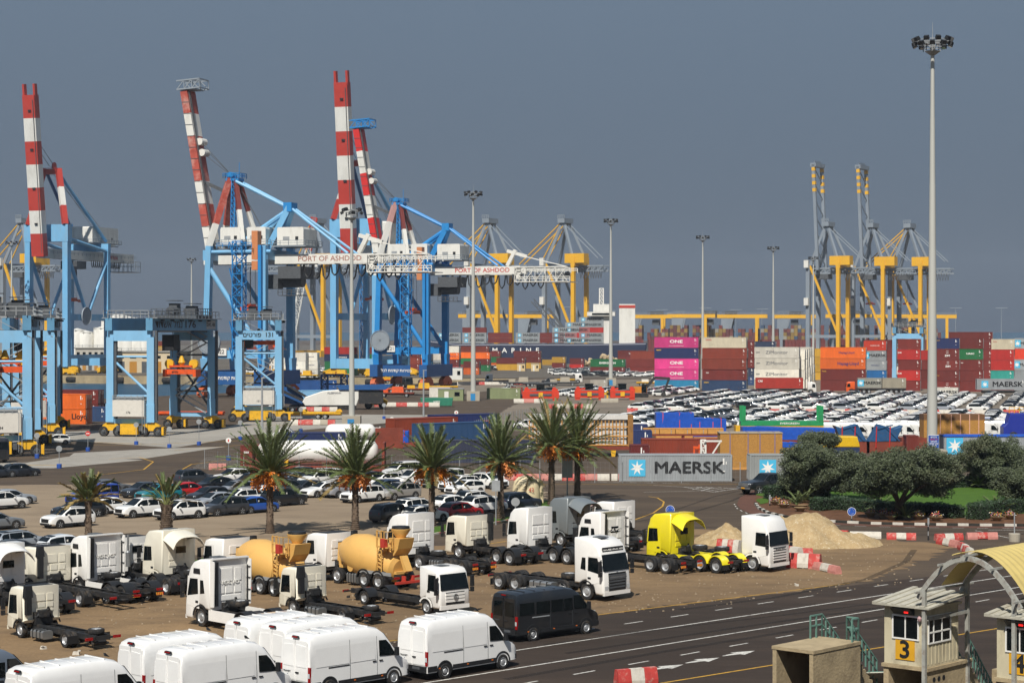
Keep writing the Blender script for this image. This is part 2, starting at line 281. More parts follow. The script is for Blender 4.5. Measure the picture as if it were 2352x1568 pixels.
for a in ([(240, 976), (420, 976)], [(240, 984), (420, 983)], [(235, 996), (430, 995)], [(200, 1015), (330, 1019)], [(20, 1068), (150, 1068)], [(560, 978), (700, 975)], [(240, 1000), (370, 1003)]): line('yellow_line', a, .45, M_MKY)
for a in ([(1478, 1130), (1640, 1126)], [(1500, 1114), (1570, 1118)], [(1570, 1118), (1700, 1121)], [(1570, 1118), (1640, 1130)], [(1640, 1130), (1700, 1121)], [(1590, 1124), (1612, 1118)], [(1610, 1127), (1636, 1119)], [(1650, 1128), (1600, 1118)], [(1668, 1126), (1620, 1118)], [(1686, 1123), (1650, 1119)], [(1620, 1250), (1680, 1224)], [(1620, 1250), (1700, 1247)], [(1680, 1224), (1790, 1232)], [(2240, 1218), (2340, 1240)], [(2270, 1217), (2352, 1217)]): line('white_line', a, .12, M_MKW)
for i in range(12): line('white_hatching', [(440 + i * 3, 1076 - i * 2.4), (700 - i * 12, 1062 - i * 1.1)], .12, M_MKW)
for i in range(6): line('white_dash', [(1370 + i * 38, 1106 + i * .8), (1394 + i * 38, 1106.6 + i * .8)], .12, M_MKW)
for i in range(9): line('white_dash', [(405 + i * 36, 1085 + i * 2.2 - i * i * .05), (430 + i * 36, 1087 + i * 2.2 - i * i * .05)], .14, M_MKW)
for x, y in ((90, 1041), (150, 1040), (95, 1049), (145, 1056), (780, 1027), (815, 1027), (520, 1032), (560, 1032), (600, 1032), (700, 1005), (735, 1003), (1080, 935), (1110, 934), (900, 948), (940, 946), (1120, 946)): line('white_dash', [(x, y), (x + 18, y)], .2, M_MKW)
M_TYRE = mat('tyre marks', '1d1a17', .9, var=.3, scale=3, alpha=.32)
for i, L in enumerate(([(1330, 1205), (1450, 1190), (1560, 1168), (1640, 1140), (1720, 1122)], [(1345, 1212), (1470, 1196), (1590, 1176), (1680, 1150), (1760, 1116)], [(1500, 1240), (1640, 1226), (1760, 1218), (1900, 1222), (2100, 1228), (2352, 1226)], [(1540, 1215), (1680, 1208), (1800, 1212), (1960, 1219), (2352, 1220)], [(300, 1082), (500, 1066), (700, 1050), (1000, 1010), (1080, 980)], [(200, 1090), (460, 1082), (640, 1060), (900, 1032)], [(1250, 1480), (1500, 1447), (1800, 1412), (2200, 1362)], [(1300, 1500), (1700, 1440), (2000, 1398), (2300, 1352)], [(1160, 1560), (1500, 1500), (1800, 1452), (2100, 1404)], [(1000, 1122), (1300, 1120), (1600, 1122), (1700, 1130)], [(1000, 1280), (1150, 1256), (1300, 1232), (1420, 1214)], [(1560, 1400), (1780, 1372), (1990, 1330), (2080, 1290), (2100, 1262)])): line('tyre_marks', L, .28 + .1 * (i % 3), M_TYRE, .0175)
# ---------------------------------------------------------------- cars
def interp(P, x):
    if x <= P[0][0]: return P[0][1]
    for (a, b), (c, d) in zip(P, P[1:]):
        if x <= c: return b + (d - b) * (x - a) / (c - a) if c > a else d
    return P[-1][1]
# side outlines: top line (x, z), belt height, half width, wheelbase ends, wheel radius; front is +x
CARS = {
 'suv': dict(top=[(-2.2, .5), (-2.19, .92), (-2.1, 1.12), (-1.78, 1.50), (-1.3, 1.6), (-.2, 1.65), (.25, 1.61), (.95, 1.14), (1.15, 1.06), (1.75, .99), (2.05, .88), (2.17, .72), (2.2, .45)], belt=.99, w=.92, wr=.72, ax=(-1.33, 1.32), r=.35, zb=.27),
 'hatch': dict(top=[(-2.02, .45), (-2.0, .85), (-1.92, 1.02), (-1.55, 1.36), (-1.1, 1.44), (-.2, 1.48), (.2, 1.43), (1.0, .98), (1.2, .93), (1.7, .84), (1.95, .72), (2.05, .55), (2.07, .4)], belt=.88, w=.89, wr=.68, ax=(-1.26, 1.28), r=.32, zb=.2),
 'sedan': dict(top=[(-2.4, .45), (-2.38, .9), (-2.3, 1.02), (-1.85, 1.06), (-1.15, 1.40), (-.6, 1.46), (-.1, 1.46), (.25, 1.41), (1.05, .98), (1.3, .94), (1.95, .85), (2.25, .7), (2.35, .5), (2.36, .4)], belt=.90, w=.91, wr=.67, ax=(-1.4, 1.42), r=.34, zb=.2),
 'wagon': dict(top=[(-2.3, .45), (-2.28, .88), (-2.18, 1.03), (-1.85, 1.40), (-1.3, 1.47), (-.2, 1.5), (.2, 1.45), (1.0, 1.0), (1.2, .95), (1.85, .85), (2.2, .7), (2.3, .5), (2.31, .4)], belt=.90, w=.91, wr=.69, ax=(-1.35, 1.37), r=.34, zb=.2),
 'coupe_suv': dict(top=[(-2.35, .5), (-2.33, .95), (-2.2, 1.1), (-1.5, 1.42), (-.8, 1.57), (-.2, 1.6), (.25, 1.56), (1.0, 1.12), (1.2, 1.06), (1.85, .98), (2.15, .86), (2.3, .7), (2.32, .45)], belt=.99, w=.94, wr=.71, ax=(-1.4, 1.43), r=.37, zb=.28),
 'minivan': dict(top=[(-2.4, .5), (-2.38, 1.0), (-2.33, 1.75), (-2.2, 1.88), (-1.0, 1.93), (.4, 1.92), (.8, 1.8), (1.5, 1.2), (1.7, 1.13), (2.2, .98), (2.4, .8), (2.42, .45)], belt=1.12, w=.95, wr=.82, ax=(-1.45, 1.5), r=.34, zb=.25),
 'pickup': dict(top=[(-2.95, .6), (-2.94, 1.15), (-2.9, 1.2), (-1.0, 1.22), (-.95, 1.25), (-.72, 1.8), (-.4, 1.92), (.35, 1.92), (.6, 1.86), (1.2, 1.32), (1.45, 1.28), (2.4, 1.2), (2.75, 1.1), (2.88, .9), (2.9, .55)], belt=1.27, w=1.0, wr=.8, ax=(-1.95, 1.85), r=.42, zb=.5),
}
def car_surface(c, nst=30):
    T = c['top']; x0, x1 = T[0][0], T[-1][0]; L = x1 - x0
    xs = sorted(set([round(p[0], 3) for p in T] + [round(x0 + L * i / nst, 3) for i in range(nst + 1)]))
    def ring(x):
        zt = interp(T, x); e = min(1, (x - x0) / .35, (x1 - x) / .55); e = max(0, e); w = c['w'] * (.80 + .20 * sqrt(1 - (1 - e) ** 2)); zb = c['zb'] + (.10 * (1 - e))
        green = zt > c['belt'] + .04; zbelt = c['belt'] if green else max(zb + .12, zt - .05); k = min(1, (zt - c['belt']) / .45) if green else 0
        wr = (w * .93) * (1 - k) + c['wr'] * k if green else w * .9
        zm = zb + (zbelt - zb) * .55
        return [(0, zb), (w * .9, zb), (w * .985, zb + .06), (w, zm), (w * .985, zm + (zbelt - zm) * .55), (w * .955, zbelt), (wr, max(zbelt, zt - .07)) if green else (w * .92, zt - .025), (wr * .86, zt - .012) if green else (w * .8, zt - .01), (0, zt)]
    return xs, ring
def car_meshes(kind):
    c = CARS[kind]; xs, ring = car_surface(c); b = MB(); n = 9; full = []
    for x in xs:
        r = ring(x); full.append([(x, y, z) for y, z in r] + [(x, -y, z) for y, z in r[-2:0:-1]])
    m = len(full[0]); vs = [p for f in full for p in f]; fs = [(i * m + j, i * m + (j + 1) % m, (i + 1) * m + (j + 1) % m, (i + 1) * m + j) for i in range(len(xs) - 1) for j in range(m)]
    fs += [tuple(range(m)), tuple(range((len(xs) - 1) * m + m - 1, (len(xs) - 1) * m - 1, -1))]; b.add(vs, fs); out = {'body': b.mesh('body', M_PAINT, 38)}
    for p in out['body'].polygons: pass
    T = c['top']; belt = c['belt']; x0, x1 = T[0][0], T[-1][0]
    def side(x, v, s, o=.012):
        r = ring(x); (ya, za), (yb, zb) = r[5], r[6]; return (x, s * (ya + (yb - ya) * v + o), za + (zb - za) * v)
    gx = [x for x in [x0 + (x1 - x0) * i / 300 for i in range(301)] if interp(T, x) > belt + .2]; ga, gb = gx[0] + .1, gx[-1] - .02
    if kind == 'pickup': ga += .05
    nw = 3 if kind in ('suv', 'wagon', 'minivan') else 2; cuts = {3: [0, .22, .60, 1], 2: [0, .48, 1]}[nw]; wins = []
    for s in (1, -1):
        for a, d in zip(cuts, cuts[1:]):
            w = MB(); A, D = ga + (gb - ga) * a + .03, ga + (gb - ga) * d - .03; k = 7
            P = [side(A + (D - A) * i / k, .06, s) for i in range(k + 1)] + [side(A + (D - A) * i / k, .90, s) for i in range(k + 1)]
            w.add(P, [(i, i + 1, k + 2 + i, k + 1 + i) if s < 0 else (k + 1 + i, k + 2 + i, i + 1, i) for i in range(k)]); wins.append(w.mesh('side_window', M_GLASS, 60))
    out['side'] = wins
    def screen(xa, xb):
        w = MB(); k = 5; P = []
        for i in range(k + 1):
            x = xa + (xb - xa) * i / k; r = ring(x); y = r[7][0]; P += [(x, -y * 1.02, r[7][1] + .012), (x, -y * .6, r[8][1] + .012), (x, y * .6, r[8][1] + .012), (x, y * 1.02, r[7][1] + .012)]
        w.add(P, [(i * 4 + j, (i + 1) * 4 + j, (i + 1) * 4 + j + 1, i * 4 + j + 1) for i in range(k) for j in range(3)]); return w
    roof = [x for x, z in T if z > max(q[1] for q in T) - .1]; xf = roof[-1]; hb = max(x for x, z in T if z > belt + .06 and x > xf) if any(z > belt + .06 and x > xf for x, z in T) else xf + .7
    if hb <= xf + .05: hb = [x for x, z in T if x > xf][0]
    out['windscreen'] = screen(xf + .04, hb - .02).mesh('windscreen', M_GLASS, 60)
    xr = roof[0]; rb = [x for x, z in T if x < xr and z > belt + .0]; rb = rb[0] if rb else xr - .4
    out['rear_window'] = screen(rb + .03, xr - .03).mesh('rear_window', M_GLASS, 60)
    zh = interp(T, x1 - .12); zr = interp(T, x0 + .02); hw = c['w']
    g = MB().bx(x1 - .14, x1 + .02, -hw * .55, hw * .55, c['zb'] + .22, zh - .06); out['grille'] = g.mesh('grille', M_BLACK)
    bp = MB(); bp.bx(x1 - .10, x1 + .015, -hw * .72, hw * .72, c['zb'] - .02, c['zb'] + .16); out['bumper'] = bp.mesh('bumper', M_BLACK)
    bp = MB(); bp.bx(x0 - .015, x0 + .1, -hw * .74, hw * .74, c['zb'] - .02, c['zb'] + .16); out['rear_bumper'] = bp.mesh('rear_bumper', M_BLACK)
    for s, nm in ((1, 'hl'), (-1, 'hr')):
        q = MB(); za = interp(T, x1 - .2) - .16; q.add([(x1 - .035, s * hw * .52, za), (x1 - .10, s * hw * .83, za + .02), (x1 - .32, s * hw * .955, za + .06), (x1 - .34, s * hw * .94, za + .15), (x1 - .14, s * hw * .80, za + .13), (x1 - .06, s * hw * .52, za + .09), (x1 - .3, s * hw * .6, za)], [(0, 1, 4, 5), (1, 2, 3, 4), (5, 4, 6), (3, 4, 6), (3, 2, 6), (0, 5, 6), (1, 0, 6), (2, 1, 6)]); out[nm] = q.mesh('headlight', M_LAMP)
        q = MB(); zt = min(belt - .04, interp(T, x0 + .06) - .02); q.add([(x0 - .01, s * hw * .5, zt - .16), (x0 + .05, s * hw * .84, zt - .16), (x0 + .30, s * hw * .975, zt - .12), (x0 + .30, s * hw * .965, zt), (x0 + .07, s * hw * .82, zt), (x0 + .01, s * hw * .5, zt), (x0 + .3, s * hw * .6, zt - .1)], [(1, 0, 5, 4), (2, 1, 4, 3), (4, 5, 6), (3, 4, 6), (2, 3, 6), (5, 0, 6), (0, 1, 6), (1, 2, 6)]); out['t' + nm] = q.mesh('tail_light', M_RED)
        q = MB(); q.box((gb - .28, s * (hw + .10), belt + .07), (.12, .22, .13), taper=.8); out['m' + nm] = q.mesh('mirror', M_PAINT)
        q = MB(); yy = hw - .052
        for a in c['ax']: q.lathe([(c['r'] + .07, 0), (c['r'] + .07, .06), (c['r'] * .6, .061)], (a, yy if s > 0 else -yy, c['r']), 'y', 22) if s > 0 else q.lathe([(c['r'] * .6, -.061), (c['r'] + .07, -.06), (c['r'] + .07, 0)], (a, -yy, c['r']), 'y', 22)  # black disc behind each wheel: trim, with the arch gap's shade painted in
        q.bx(c['ax'][0] + c['r'], c['ax'][1] - c['r'], s * hw - .03, s * hw + .012, c['zb'] - .02, c['zb'] + .13); out['c' + nm] = q.mesh('wheel_arch_trim', M_BLACK, 40)
    q = MB()
    for s in (1, -1): q.beam((ga + .25, s * c['wr'] * .93, interp(T, ga + .3) + .03), (xf - .1, s * c['wr'] * .93, interp(T, xf - .1) + .02), .04)
    out['rails'] = q.mesh('roof_rail', M_BLACK)
    return out
def wheel_meshes(r, w, spokes=5, truck=False):
    k = ('W', r, w, spokes, truck)
    def mk():
        t = MB(); t.lathe([(r * .62, -w / 2), (r * .93, -w / 2), (r, -w * .36), (r, w * .36), (r * .93, w / 2), (r * .62, w / 2)], ax='y', n=24, caps=False); ty = t.mesh('tyre', M_RUB, 45)
        m = MB()
        if truck: m.lathe([(r * .1, -w * .2), (r * .27, -w * .2), (r * .30, -w * .02), (r * .5, -w * .06), (r * .62, -w * .4), (r * .66, w * .44), (r * .60, w * .5), (r * .50, w * .30), (r * .36, w * .34), (r * .30, w * .5), (r * .12, w * .52)], ax='y', n=20)
        else:
            m.lathe([(r * .62, -w * .4), (r * .66, w * .46), (r * .60, w * .47), (r * .58, w * .25), (r * .05, w * .27)], ax='y', n=24, mi=1)
            for i in range(spokes):
                a = 2 * pi * i / spokes
                for d in (-.12, .12): m.beam((r * .1 * sin(a), w * .42, r * .1 * cos(a)), (r * .62 * sin(a + d), w * .42, r * .62 * cos(a + d)), r * .13, w * .1, mi=0)
            m.lathe([(r * .68, w * .44), (r * .66, w * .49), (r * .60, w * .46)], ax='y', n=24, mi=0, caps=False)
        return ty, m.mesh('rim', [M_RIM if r < .7 else M_GREYD, M_BLACK], 40)
    return cached(k, mk)
def wheel(parent, loc, r, w, left, spokes=5, truck=False, name='wheel', rot=None):
    ty, rm = wheel_meshes(r, w, spokes, truck); t = ob(name, ty, parent, loc, rot if rot is not None else (0, 0, 0 if left else pi)); ob('rim', rm, t); return t
PANE = cached('pane', lambda: MB().box((0, 0, 0), (.12, .012, .14)).mesh('window_sticker', M_WHITE))
def make_car(kind, color, x, y, hd, label, group='cars parked in the near lot', sticker=True, cat='car', dark_rim=False, sc=1.):
    """x, y: picture column and row of the ground under the middle of the car; hd: heading in degrees"""
    c = CARS[kind]; m = cached(('car', kind), lambda: car_meshes(kind)); p = at(x, y)
    t = thing('parked_car' if kind not in ('minivan', 'pickup') else 'parked_' + kind, label, cat, p, R(hd), group, sc if sc != 1 else None)
    ob('body', m['body'], t, color=color); ob('windscreen', m['windscreen'], t); ob('rear_window', m['rear_window'], t)
    for w in m['side']: ob('side_window', w, t)
    ob('grille', m['grille'], t); ob('bumper', m['bumper'], t); ob('bumper', m['rear_bumper'], t)
    for k, nm in (('hl', 'headlight'), ('hr', 'headlight'), ('thl', 'tail_light'), ('thr', 'tail_light'), ('chl', 'wheel_arch_trim'), ('chr', 'wheel_arch_trim')): ob(nm, m[k], t)
    for k in ('mhl', 'mhr'): ob('mirror', m[k], t, color=color)
    if kind in ('suv', 'wagon'): ob('roof_rail', m['rails'], t)
    for a in c['ax']:
        for s in (1, -1): wheel(t, (a, s * (c['w'] - .075), c['r']), c['r'], .23, s > 0, 5 if kind != 'sedan' else 7)
    if sticker:
        for s in (1, -1): ob('window_sticker', PANE, t, (-.35, s * (c['wr'] + .16), c['belt'] + .2))
    return t
# ---------------------------------------------------------------- the near car park (column, row of the car's middle)
WH, BK, DG, SV, GY, NV = 'e4e3df', '17181b', '33363b', '8f949a', '6e7074', '1d2a45'
CARLIST = [
 ('suv', WH, 156, 1209, 226, 'white compact SUV alone in front, beside the leftmost palm trunk'), ('coupe_suv', '1d1e20', 180, 1188, 226, 'black SUV half hidden behind the leftmost palm trunk'), ('minivan', '1f3f9a', 212, 1158, 222, 'bright blue passenger van behind the leftmost palm'),
 ('hatch', WH, 258, 1178, 44, 'white crossover seen from behind, right of the leftmost palm'), ('suv', WH, 322, 1186, 224, 'white compact SUV between the two left palms'), ('suv', WH, 412, 1191, 222, 'white SUV passing behind the shaggy second palm'), ('suv', DG, 514, 1182, 224, 'dark grey SUV in front row between second and third palm'),
 ('sedan', '55585c', 250, 1133, 42, 'dark silver saloon beyond the blue van'), ('hatch', '2a2f36', 326, 1141, 224, 'dark blue-grey hatchback left of the teal crossover'), ('suv', '15707c', 364, 1150, 222, 'teal crossover behind the shaggy second palm'), ('hatch', 'b01513', 435, 1140, 42, 'bright red hatchback right of the teal crossover'),
 ('hatch', '1d4d9e', 588, 1176, 46, 'blue hatchback just left of the third palm trunk'), ('suv', BK, 652, 1160, 46, 'black SUV just right of the third palm trunk'), ('suv', '3a3d40', 662, 1138, 46, 'charcoal SUV behind the black one by the third palm'),
 ('coupe_suv', BK, 490, 1130, 222, 'black coupe-roofed SUV behind the red hatchback'), ('suv', '2c3036', 448, 1112, 42, 'dark grey SUV at the back left of the car park'), ('suv', WH, 535, 1110, 222, 'white SUV at the back edge between second and third palm'), ('hatch', '1c1e22', 478, 1152, 222, 'black hatchback behind the white SUV at the second palm'),
 ('wagon', SV, 540, 1138, 222, 'silver estate car behind the dark grey SUV'), ('suv', BK, 575, 1122, 222, 'black SUV in the middle rows left of the third palm'), ('wagon', WH, 550, 1158, 222, 'white estate car behind the blue hatchback'), ('hatch', WH, 600, 1150, 222, 'white hatchback tucked behind the third palm trunk'), ('hatch', SV, 492, 1166, 222, 'silver hatchback behind the dark grey front-row SUV'), ('sedan', '272b31', 640, 1128, 222, 'dark saloon behind the third palm crown'), ('suv', '3b4148', 598, 1134, 222, 'slate SUV in the thick of the middle rows'),
 ('sedan', '1b1d20', 688, 1102, 222, 'black saloon at the back by the white tank'), ('wagon', '5f666d', 668, 1115, 222, 'grey estate car near the back by the white tank'), ('sedan', '24272b', 712, 1116, 222, 'black saloon left of the small white van'), ('hatch', '25282d', 700, 1136, 222, 'black hatchback in front of the small white van'),
 ('minivan', 'dcdbd6', 735, 1118, 222, 'small white window van left of the fourth palm'), ('wagon', WH, 742, 1140, 222, 'white saloon with black grille left of the fourth palm'), ('suv', '85868a', 790, 1141, 222, 'silver-grey SUV directly behind the fourth palm trunk'), ('suv', '23272d', 790, 1112, 222, 'navy SUV in the back row behind the fourth palm'),
 ('suv', WH, 832, 1152, 226, 'white SUV right of the fourth palm trunk'), ('suv', '8a8783', 916, 1146, 224, 'beige-silver large SUV left of the fifth palm'), ('suv', '2a2d31', 838, 1118, 222, 'dark SUV in the back row right of the fourth palm'), ('wagon', WH, 880, 1116, 222, 'white estate car in the back row between fourth and fifth palm'), ('hatch', '2b3a52', 880, 1134, 222, 'blue-grey hatchback behind the beige SUV'), ('suv', WH, 948, 1114, 222, 'white SUV in front of the white window van'),
 ('minivan', 'd8d7d2', 925, 1099, 222, 'white long window van at the back between fourth and fifth palm'), ('minivan', 'd8d7d2', 1015, 1118, 222, 'white passenger van right behind the fifth palm'), ('suv', WH, 1055, 1128, 222, 'white SUV behind the front white hatchback by the fifth palm'), ('hatch', WH, 1068, 1135, 222, 'white hatchback facing left, right of the fifth palm'), ('suv', WH, 1122, 1121, 318, 'white SUV facing right at the end of the car park'),
 ('suv', '1e2024', 905, 1198, 46, 'black SUV seen from behind, left of the fifth palm trunk'), ('hatch', WH, 976, 1198, 44, 'white hatchback seen from behind at the fifth palm trunk'), ('hatch', 'a81416', 1058, 1190, 44, 'red hatchback seen from behind, right of the fifth palm'), ('suv', WH, 1112, 1178, 44, 'white crossover seen from behind by the sixth palm trunk'), ('hatch', WH, 1040, 1172, 44, 'white hatchback roof behind the red hatchback'), ('wagon', WH, 960, 1180, 44, 'white estate roof behind the white front hatchback'), ('suv', WH, 1095, 1165, 44, 'white estate behind the crossover at the sixth palm'), ('suv', '1b2433', 1192, 1170, 44, 'dark navy SUV next to the cream fibreglass tank'),
 ('suv', WH, 8, 1168, 44, 'white SUV cut off by the left edge'), ('sedan', '8d939a', 24, 1158, 42, 'silver saloon at the left edge'), ('sedan', '6c7074', -12, 1215, 42, 'grey car bonnet cut off by the left edge'), ('sedan', '2b3038', -8, 1096, 42, 'dark blue car cut off at the far left edge'), ('hatch', '1e2229', 48, 1093, 42, 'black hatchback alone on the dark road, far left'),
 ('wagon', '868d94', 50, 1262, 222 - 180, 'silver-grey estate behind the white trucks at far left'), ('sedan', '1c1e22', 40, 1285, 42, 'black saloon behind the white trucks at far left'), ('hatch', 'c9cdd0', 152, 1272, 42, 'light silver hatchback behind the white tractor cab'),
]
for k, c, x, y, h, lab in CARLIST: make_car(k, c, x, y, h + random.uniform(-1.5, 1.5), lab, cat='van' if k == 'minivan' else 'car')
pk = make_car('pickup', '1d1f23', 1766, 1133, 210, 'black pickup truck with chrome grille driving past the roundabout hedge', None, False, 'pickup', sc=1.08)
ob('grille_surround', MB().bx(2.88, 2.93, -.72, .72, .78, 1.1).bx(2.86, 2.95, -.95, .95, .55, .72).mesh('grille_surround', M_STEEL), pk); ob('number_plate', MB().bx(2.955, 2.965, -.26, .26, .57, .69).mesh('number_plate', mat('plate yellow', 'e0a020', .5)), pk)
ob('side_step', MB().bx(-1.2, 1.2, .95, 1.1, .42, .5).bx(-1.2, 1.2, -1.1, -.95, .42, .5).mesh('side_step', M_BLACK), pk); ob('roll_bar', MB().path([(-1.15, -.8, 1.2), (-1.2, -.75, 1.75), (-1.2, .75, 1.75), (-1.15, .8, 1.2)], .04).path([(-1.2, .75, 1.75), (-2.4, .8, 1.25)], .035).path([(-1.2, -.75, 1.75), (-2.4, -.8, 1.25)], .035).mesh('roll_bar', M_STEEL), pk)
# ---------------------------------------------------------------- trucks: +x forward, origin on the ground under the front axle
TW, TC = 'e6e4df', 'ded8c6'          # white and cream cabs
def arcp(cx, cz, r, a0, a1, n=9): return [(cx + r * cos(R(a0 + (a1 - a0) * i / n)), cz + r * sin(R(a0 + (a1 - a0) * i / n))) for i in range(n + 1)]
CABS = {   # outline (x, z), windscreen foot and head, side glass, back wall x, roof z at back, half width
 'volvo': dict(o=[(1.36, .38), (1.42, .62), (1.40, 1.15), (1.34, 1.78), (1.10, 2.82), (.92, 3.22), (.62, 3.50), (.1, 3.66), (-.95, 3.70), (-.95, .98)], ws=((1.365, 1.80), (1.125, 2.78)), sg=[(.16, 1.78), (1.16, 1.62), (1.08, 2.0), (.92, 2.58), (.20, 2.60)], sg2=[(-.42, 1.86), (-.02, 1.80), (-.02, 2.55), (-.30, 2.55)], hw=1.25, back=-.95, top=3.70),
 'scania': dict(o=[(1.34, .38), (1.44, .60), (1.42, 1.75), (1.28, 2.74), (1.18, 2.90), (1.05, 3.32), (.7, 3.60), (0, 3.68), (-.85, 3.68), (-.85, .98)], ws=((1.435, 1.76), (1.30, 2.68)), sg=[(.30, 1.78), (1.22, 1.70), (1.12, 2.62), (.36, 2.64)], hw=1.25, back=-.85, top=3.68),
 'low': dict(o=[(1.34, .40), (1.42, .62), (1.40, 1.70), (1.22, 2.66), (1.05, 2.92), (.6, 3.04), (-.85, 3.08), (-.85, .98)], ws=((1.42, 1.70), (1.25, 2.60)), sg=[(.30, 1.72), (1.20, 1.62), (1.06, 2.55), (.36, 2.58)], hw=1.23, back=-.85, top=3.08),
 'actros': dict(o=[(1.34, .40), (1.42, .62), (1.40, 1.72), (1.25, 2.70), (1.12, 2.86), (1.02, 3.20), (.65, 3.52), (0, 3.62), (-.8, 3.62), (-.8, .98)], ws=((1.415, 1.74), (1.28, 2.64)), sg=[(.30, 1.76), (1.20, 1.66), (1.08, 2.60), (.36, 2.62)], hw=1.25, back=-.8, top=3.62),
 'light': dict(o=[(1.18, .42), (1.26, .60), (1.24, 1.35), (1.02, 2.35), (.85, 2.60), (.45, 2.68), (-.42, 2.68), (-.42, .98)], ws=((1.25, 1.42), (1.04, 2.32)), sg=[(.16, 1.30), (1.02, 1.22), (.88, 2.22), (.20, 2.24)], hw=1.1, back=-.42, top=2.68),
 'atego': dict(o=[(1.20, .42), (1.30, .62), (1.28, 1.42), (1.06, 2.38), (.90, 2.58), (.45, 2.68), (-.55, 2.70), (-.55, .98)], ws=((1.29, 1.45), (1.08, 2.34)), sg=[(.20, 1.40), (1.05, 1.34), (.90, 2.28), (.26, 2.30)], hw=1.12, back=-.55, top=2.70),
}
def cab_meshes(k):
    c = CABS[k]; hw = c['hw']; r = .66 if hw > 1.2 else .56; wz = .52 if hw > 1.2 else .42
    o = c['o'] + [(-r * .98, .98)] + arcp(0, wz, r, 136, 8) + [(r + .06, .40)]
    d = {'cab': MB().prism(o, -hw, hw, bev=.13).mesh('cab', M_TRUCK, 50)}
    (xa, za), (xb, zb) = c['ws']; w = MB(); e = .012
    w.add([(xa + e, -hw + .10, za), (xa + e, hw - .10, za), (xb + e, hw - .16, zb), (xb + e, -hw + .16, zb), (xa - .16, -hw + .012, za + .02), (xb - .14, -hw + .05, zb - .05), (xa - .16, hw - .012, za + .02), (xb - .14, hw - .05, zb - .05)], [(0, 1, 2, 3), (4, 0, 3, 5), (1, 6, 7, 2)]); d['windscreen'] = w.mesh('windscreen', M_GLASS)
    for s, n in ((1, 'L'), (-1, 'R')):
        q = MB(); y = s * (hw + .012)
        for key in ('sg', 'sg2'):
            if key in c: q.prism(c[key], min(y, y - s * .03), max(y, y - s * .03))
        d['glass' + n] = q.mesh('side_window', M_GLASS)
        x0 = .08; dp = [(x0, .98), (.62, 1.02), (c['sg'][1][0] + .06, 1.15), (c['sg'][1][0] + .06, c['sg'][1][1]), (c['sg'][2][0] + .05, c['sg'][-2][1] + .12), (x0, c['sg'][-2][1] + .12)]
        d['door' + n] = MB().prism(dp, s * hw - .01 if s > 0 else -hw - .008, s * hw + .008 if s > 0 else -hw + .01, bev=.006).mesh('door', M_TRUCK)
        d['handle' + n] = MB().box((x0 + .2, s * (hw + .012), 1.35), (.24, .03, .12)).mesh('door_handle', M_BLACK)
        m = MB(); xm = c['sg'][1][0] + .16; zm = c['sg'][1][1]; m.box((xm, s * (hw + .24), zm + .50), (.14, .22, .62), taper=.9).box((xm, s * (hw + .24), zm + .02), (.14, .2, .26)).beam((xm - .1, s * hw, zm + .85), (xm, s * (hw + .22), zm + .8), .05).beam((xm - .1, s * hw, zm - .05), (xm, s * (hw + .22), zm - .05), .05); d['mirror' + n] = m.mesh('mirror', M_BLACK)
        h = MB(); h.box((1.36 if hw > 1.2 else 1.22, s * (hw - .27), .80 if hw > 1.2 else .70), (.12, .34, .24)); d['lamp' + n] = h.mesh('headlight', M_LAMP)
        b = MB(); b.prism(arcp(0, wz, r + .03, 150, 5) + arcp(0, wz, r - .06, 5, 150), s * hw - .02 if s > 0 else -hw - .015, s * hw + .015 if s > 0 else -hw + .02); d['arch' + n] = b.mesh('wheel_arch_trim', M_BLACK if k in ('volvo', 'light', 'low') else M_TRUCK)
    g = MB(); xf = c['o'][2][0]; z1 = za - .12
    g.bx(xf - .06, xf + .025, -hw * .62, hw * .62, .62, z1)
    d['grille'] = g.mesh('grille', M_BLACK)
    g = MB(); n = 5 if hw > 1.2 else 3
    for i in range(n): z = .72 + (z1 - .78) * i / n + .05; g.bx(xf, xf + .045, -hw * .64, hw * .64, z, z + (.09 if k != 'atego' else .14))
    d['slats'] = g.mesh('grille_slat', M_TRUCK if k not in ('volvo',) else M_GREYD)
    d['bumper'] = MB().bx(xf - .12, xf + .02, -hw * .96, hw * .96, .36, .58).mesh('front_bumper', M_TRUCK)
    # the back wall: pressed panels proud of the sheet
    b = MB(); xb_ = c['back']; T = c['top']; zt = T - .3
    rows = [(.5, .92, .18, 3), (.18, .46, .1, 3), (-.1, .14, .1, 2)]
    W = hw * 1.5
    cells = [(-.62, .18, .58, .90), (.28, .62, .58, .90), (-.62, -.28, .28, .50), (-.20, .18, .28, .50), (.28, .62, .28, .50), (-.62, .62, .10, .22)]
    for a, e2, lo, hi in cells:
        z0, z1_ = 1.25 + (zt - 1.25) * lo, 1.25 + (zt - 1.25) * hi; ya, yb = -a * hw, -e2 * hw
        b.box((xb_ - .012, (ya + yb) / 2, (z0 + z1_) / 2), (.05, abs(ya - yb), z1_ - z0), taper=.94)
    d['backpanel'] = b.mesh('back_wall_pressing', M_TRUCK)
    d['engine'] = MB().bx(xb_ - .3, xb_ + .5, -.5, .5, .7, 1.35).box((xb_ - .35, .1, 1.3), (.4, .5, .35)).tube((xb_ - .2, .5, 1.1), (xb_ - .5, -.1, 1.5), .09).tube((xb_ - .3, -.5, 1.0), (xb_ - .3, -.2, 1.6), .07).mesh('engine', M_FRAME)
    fl = MB(); fl.bx(xb_ + .05, 1.0, -hw + .15, hw - .15, .75, 1.02); d['floor'] = fl.mesh('cab_floor', M_FRAME)
    return d
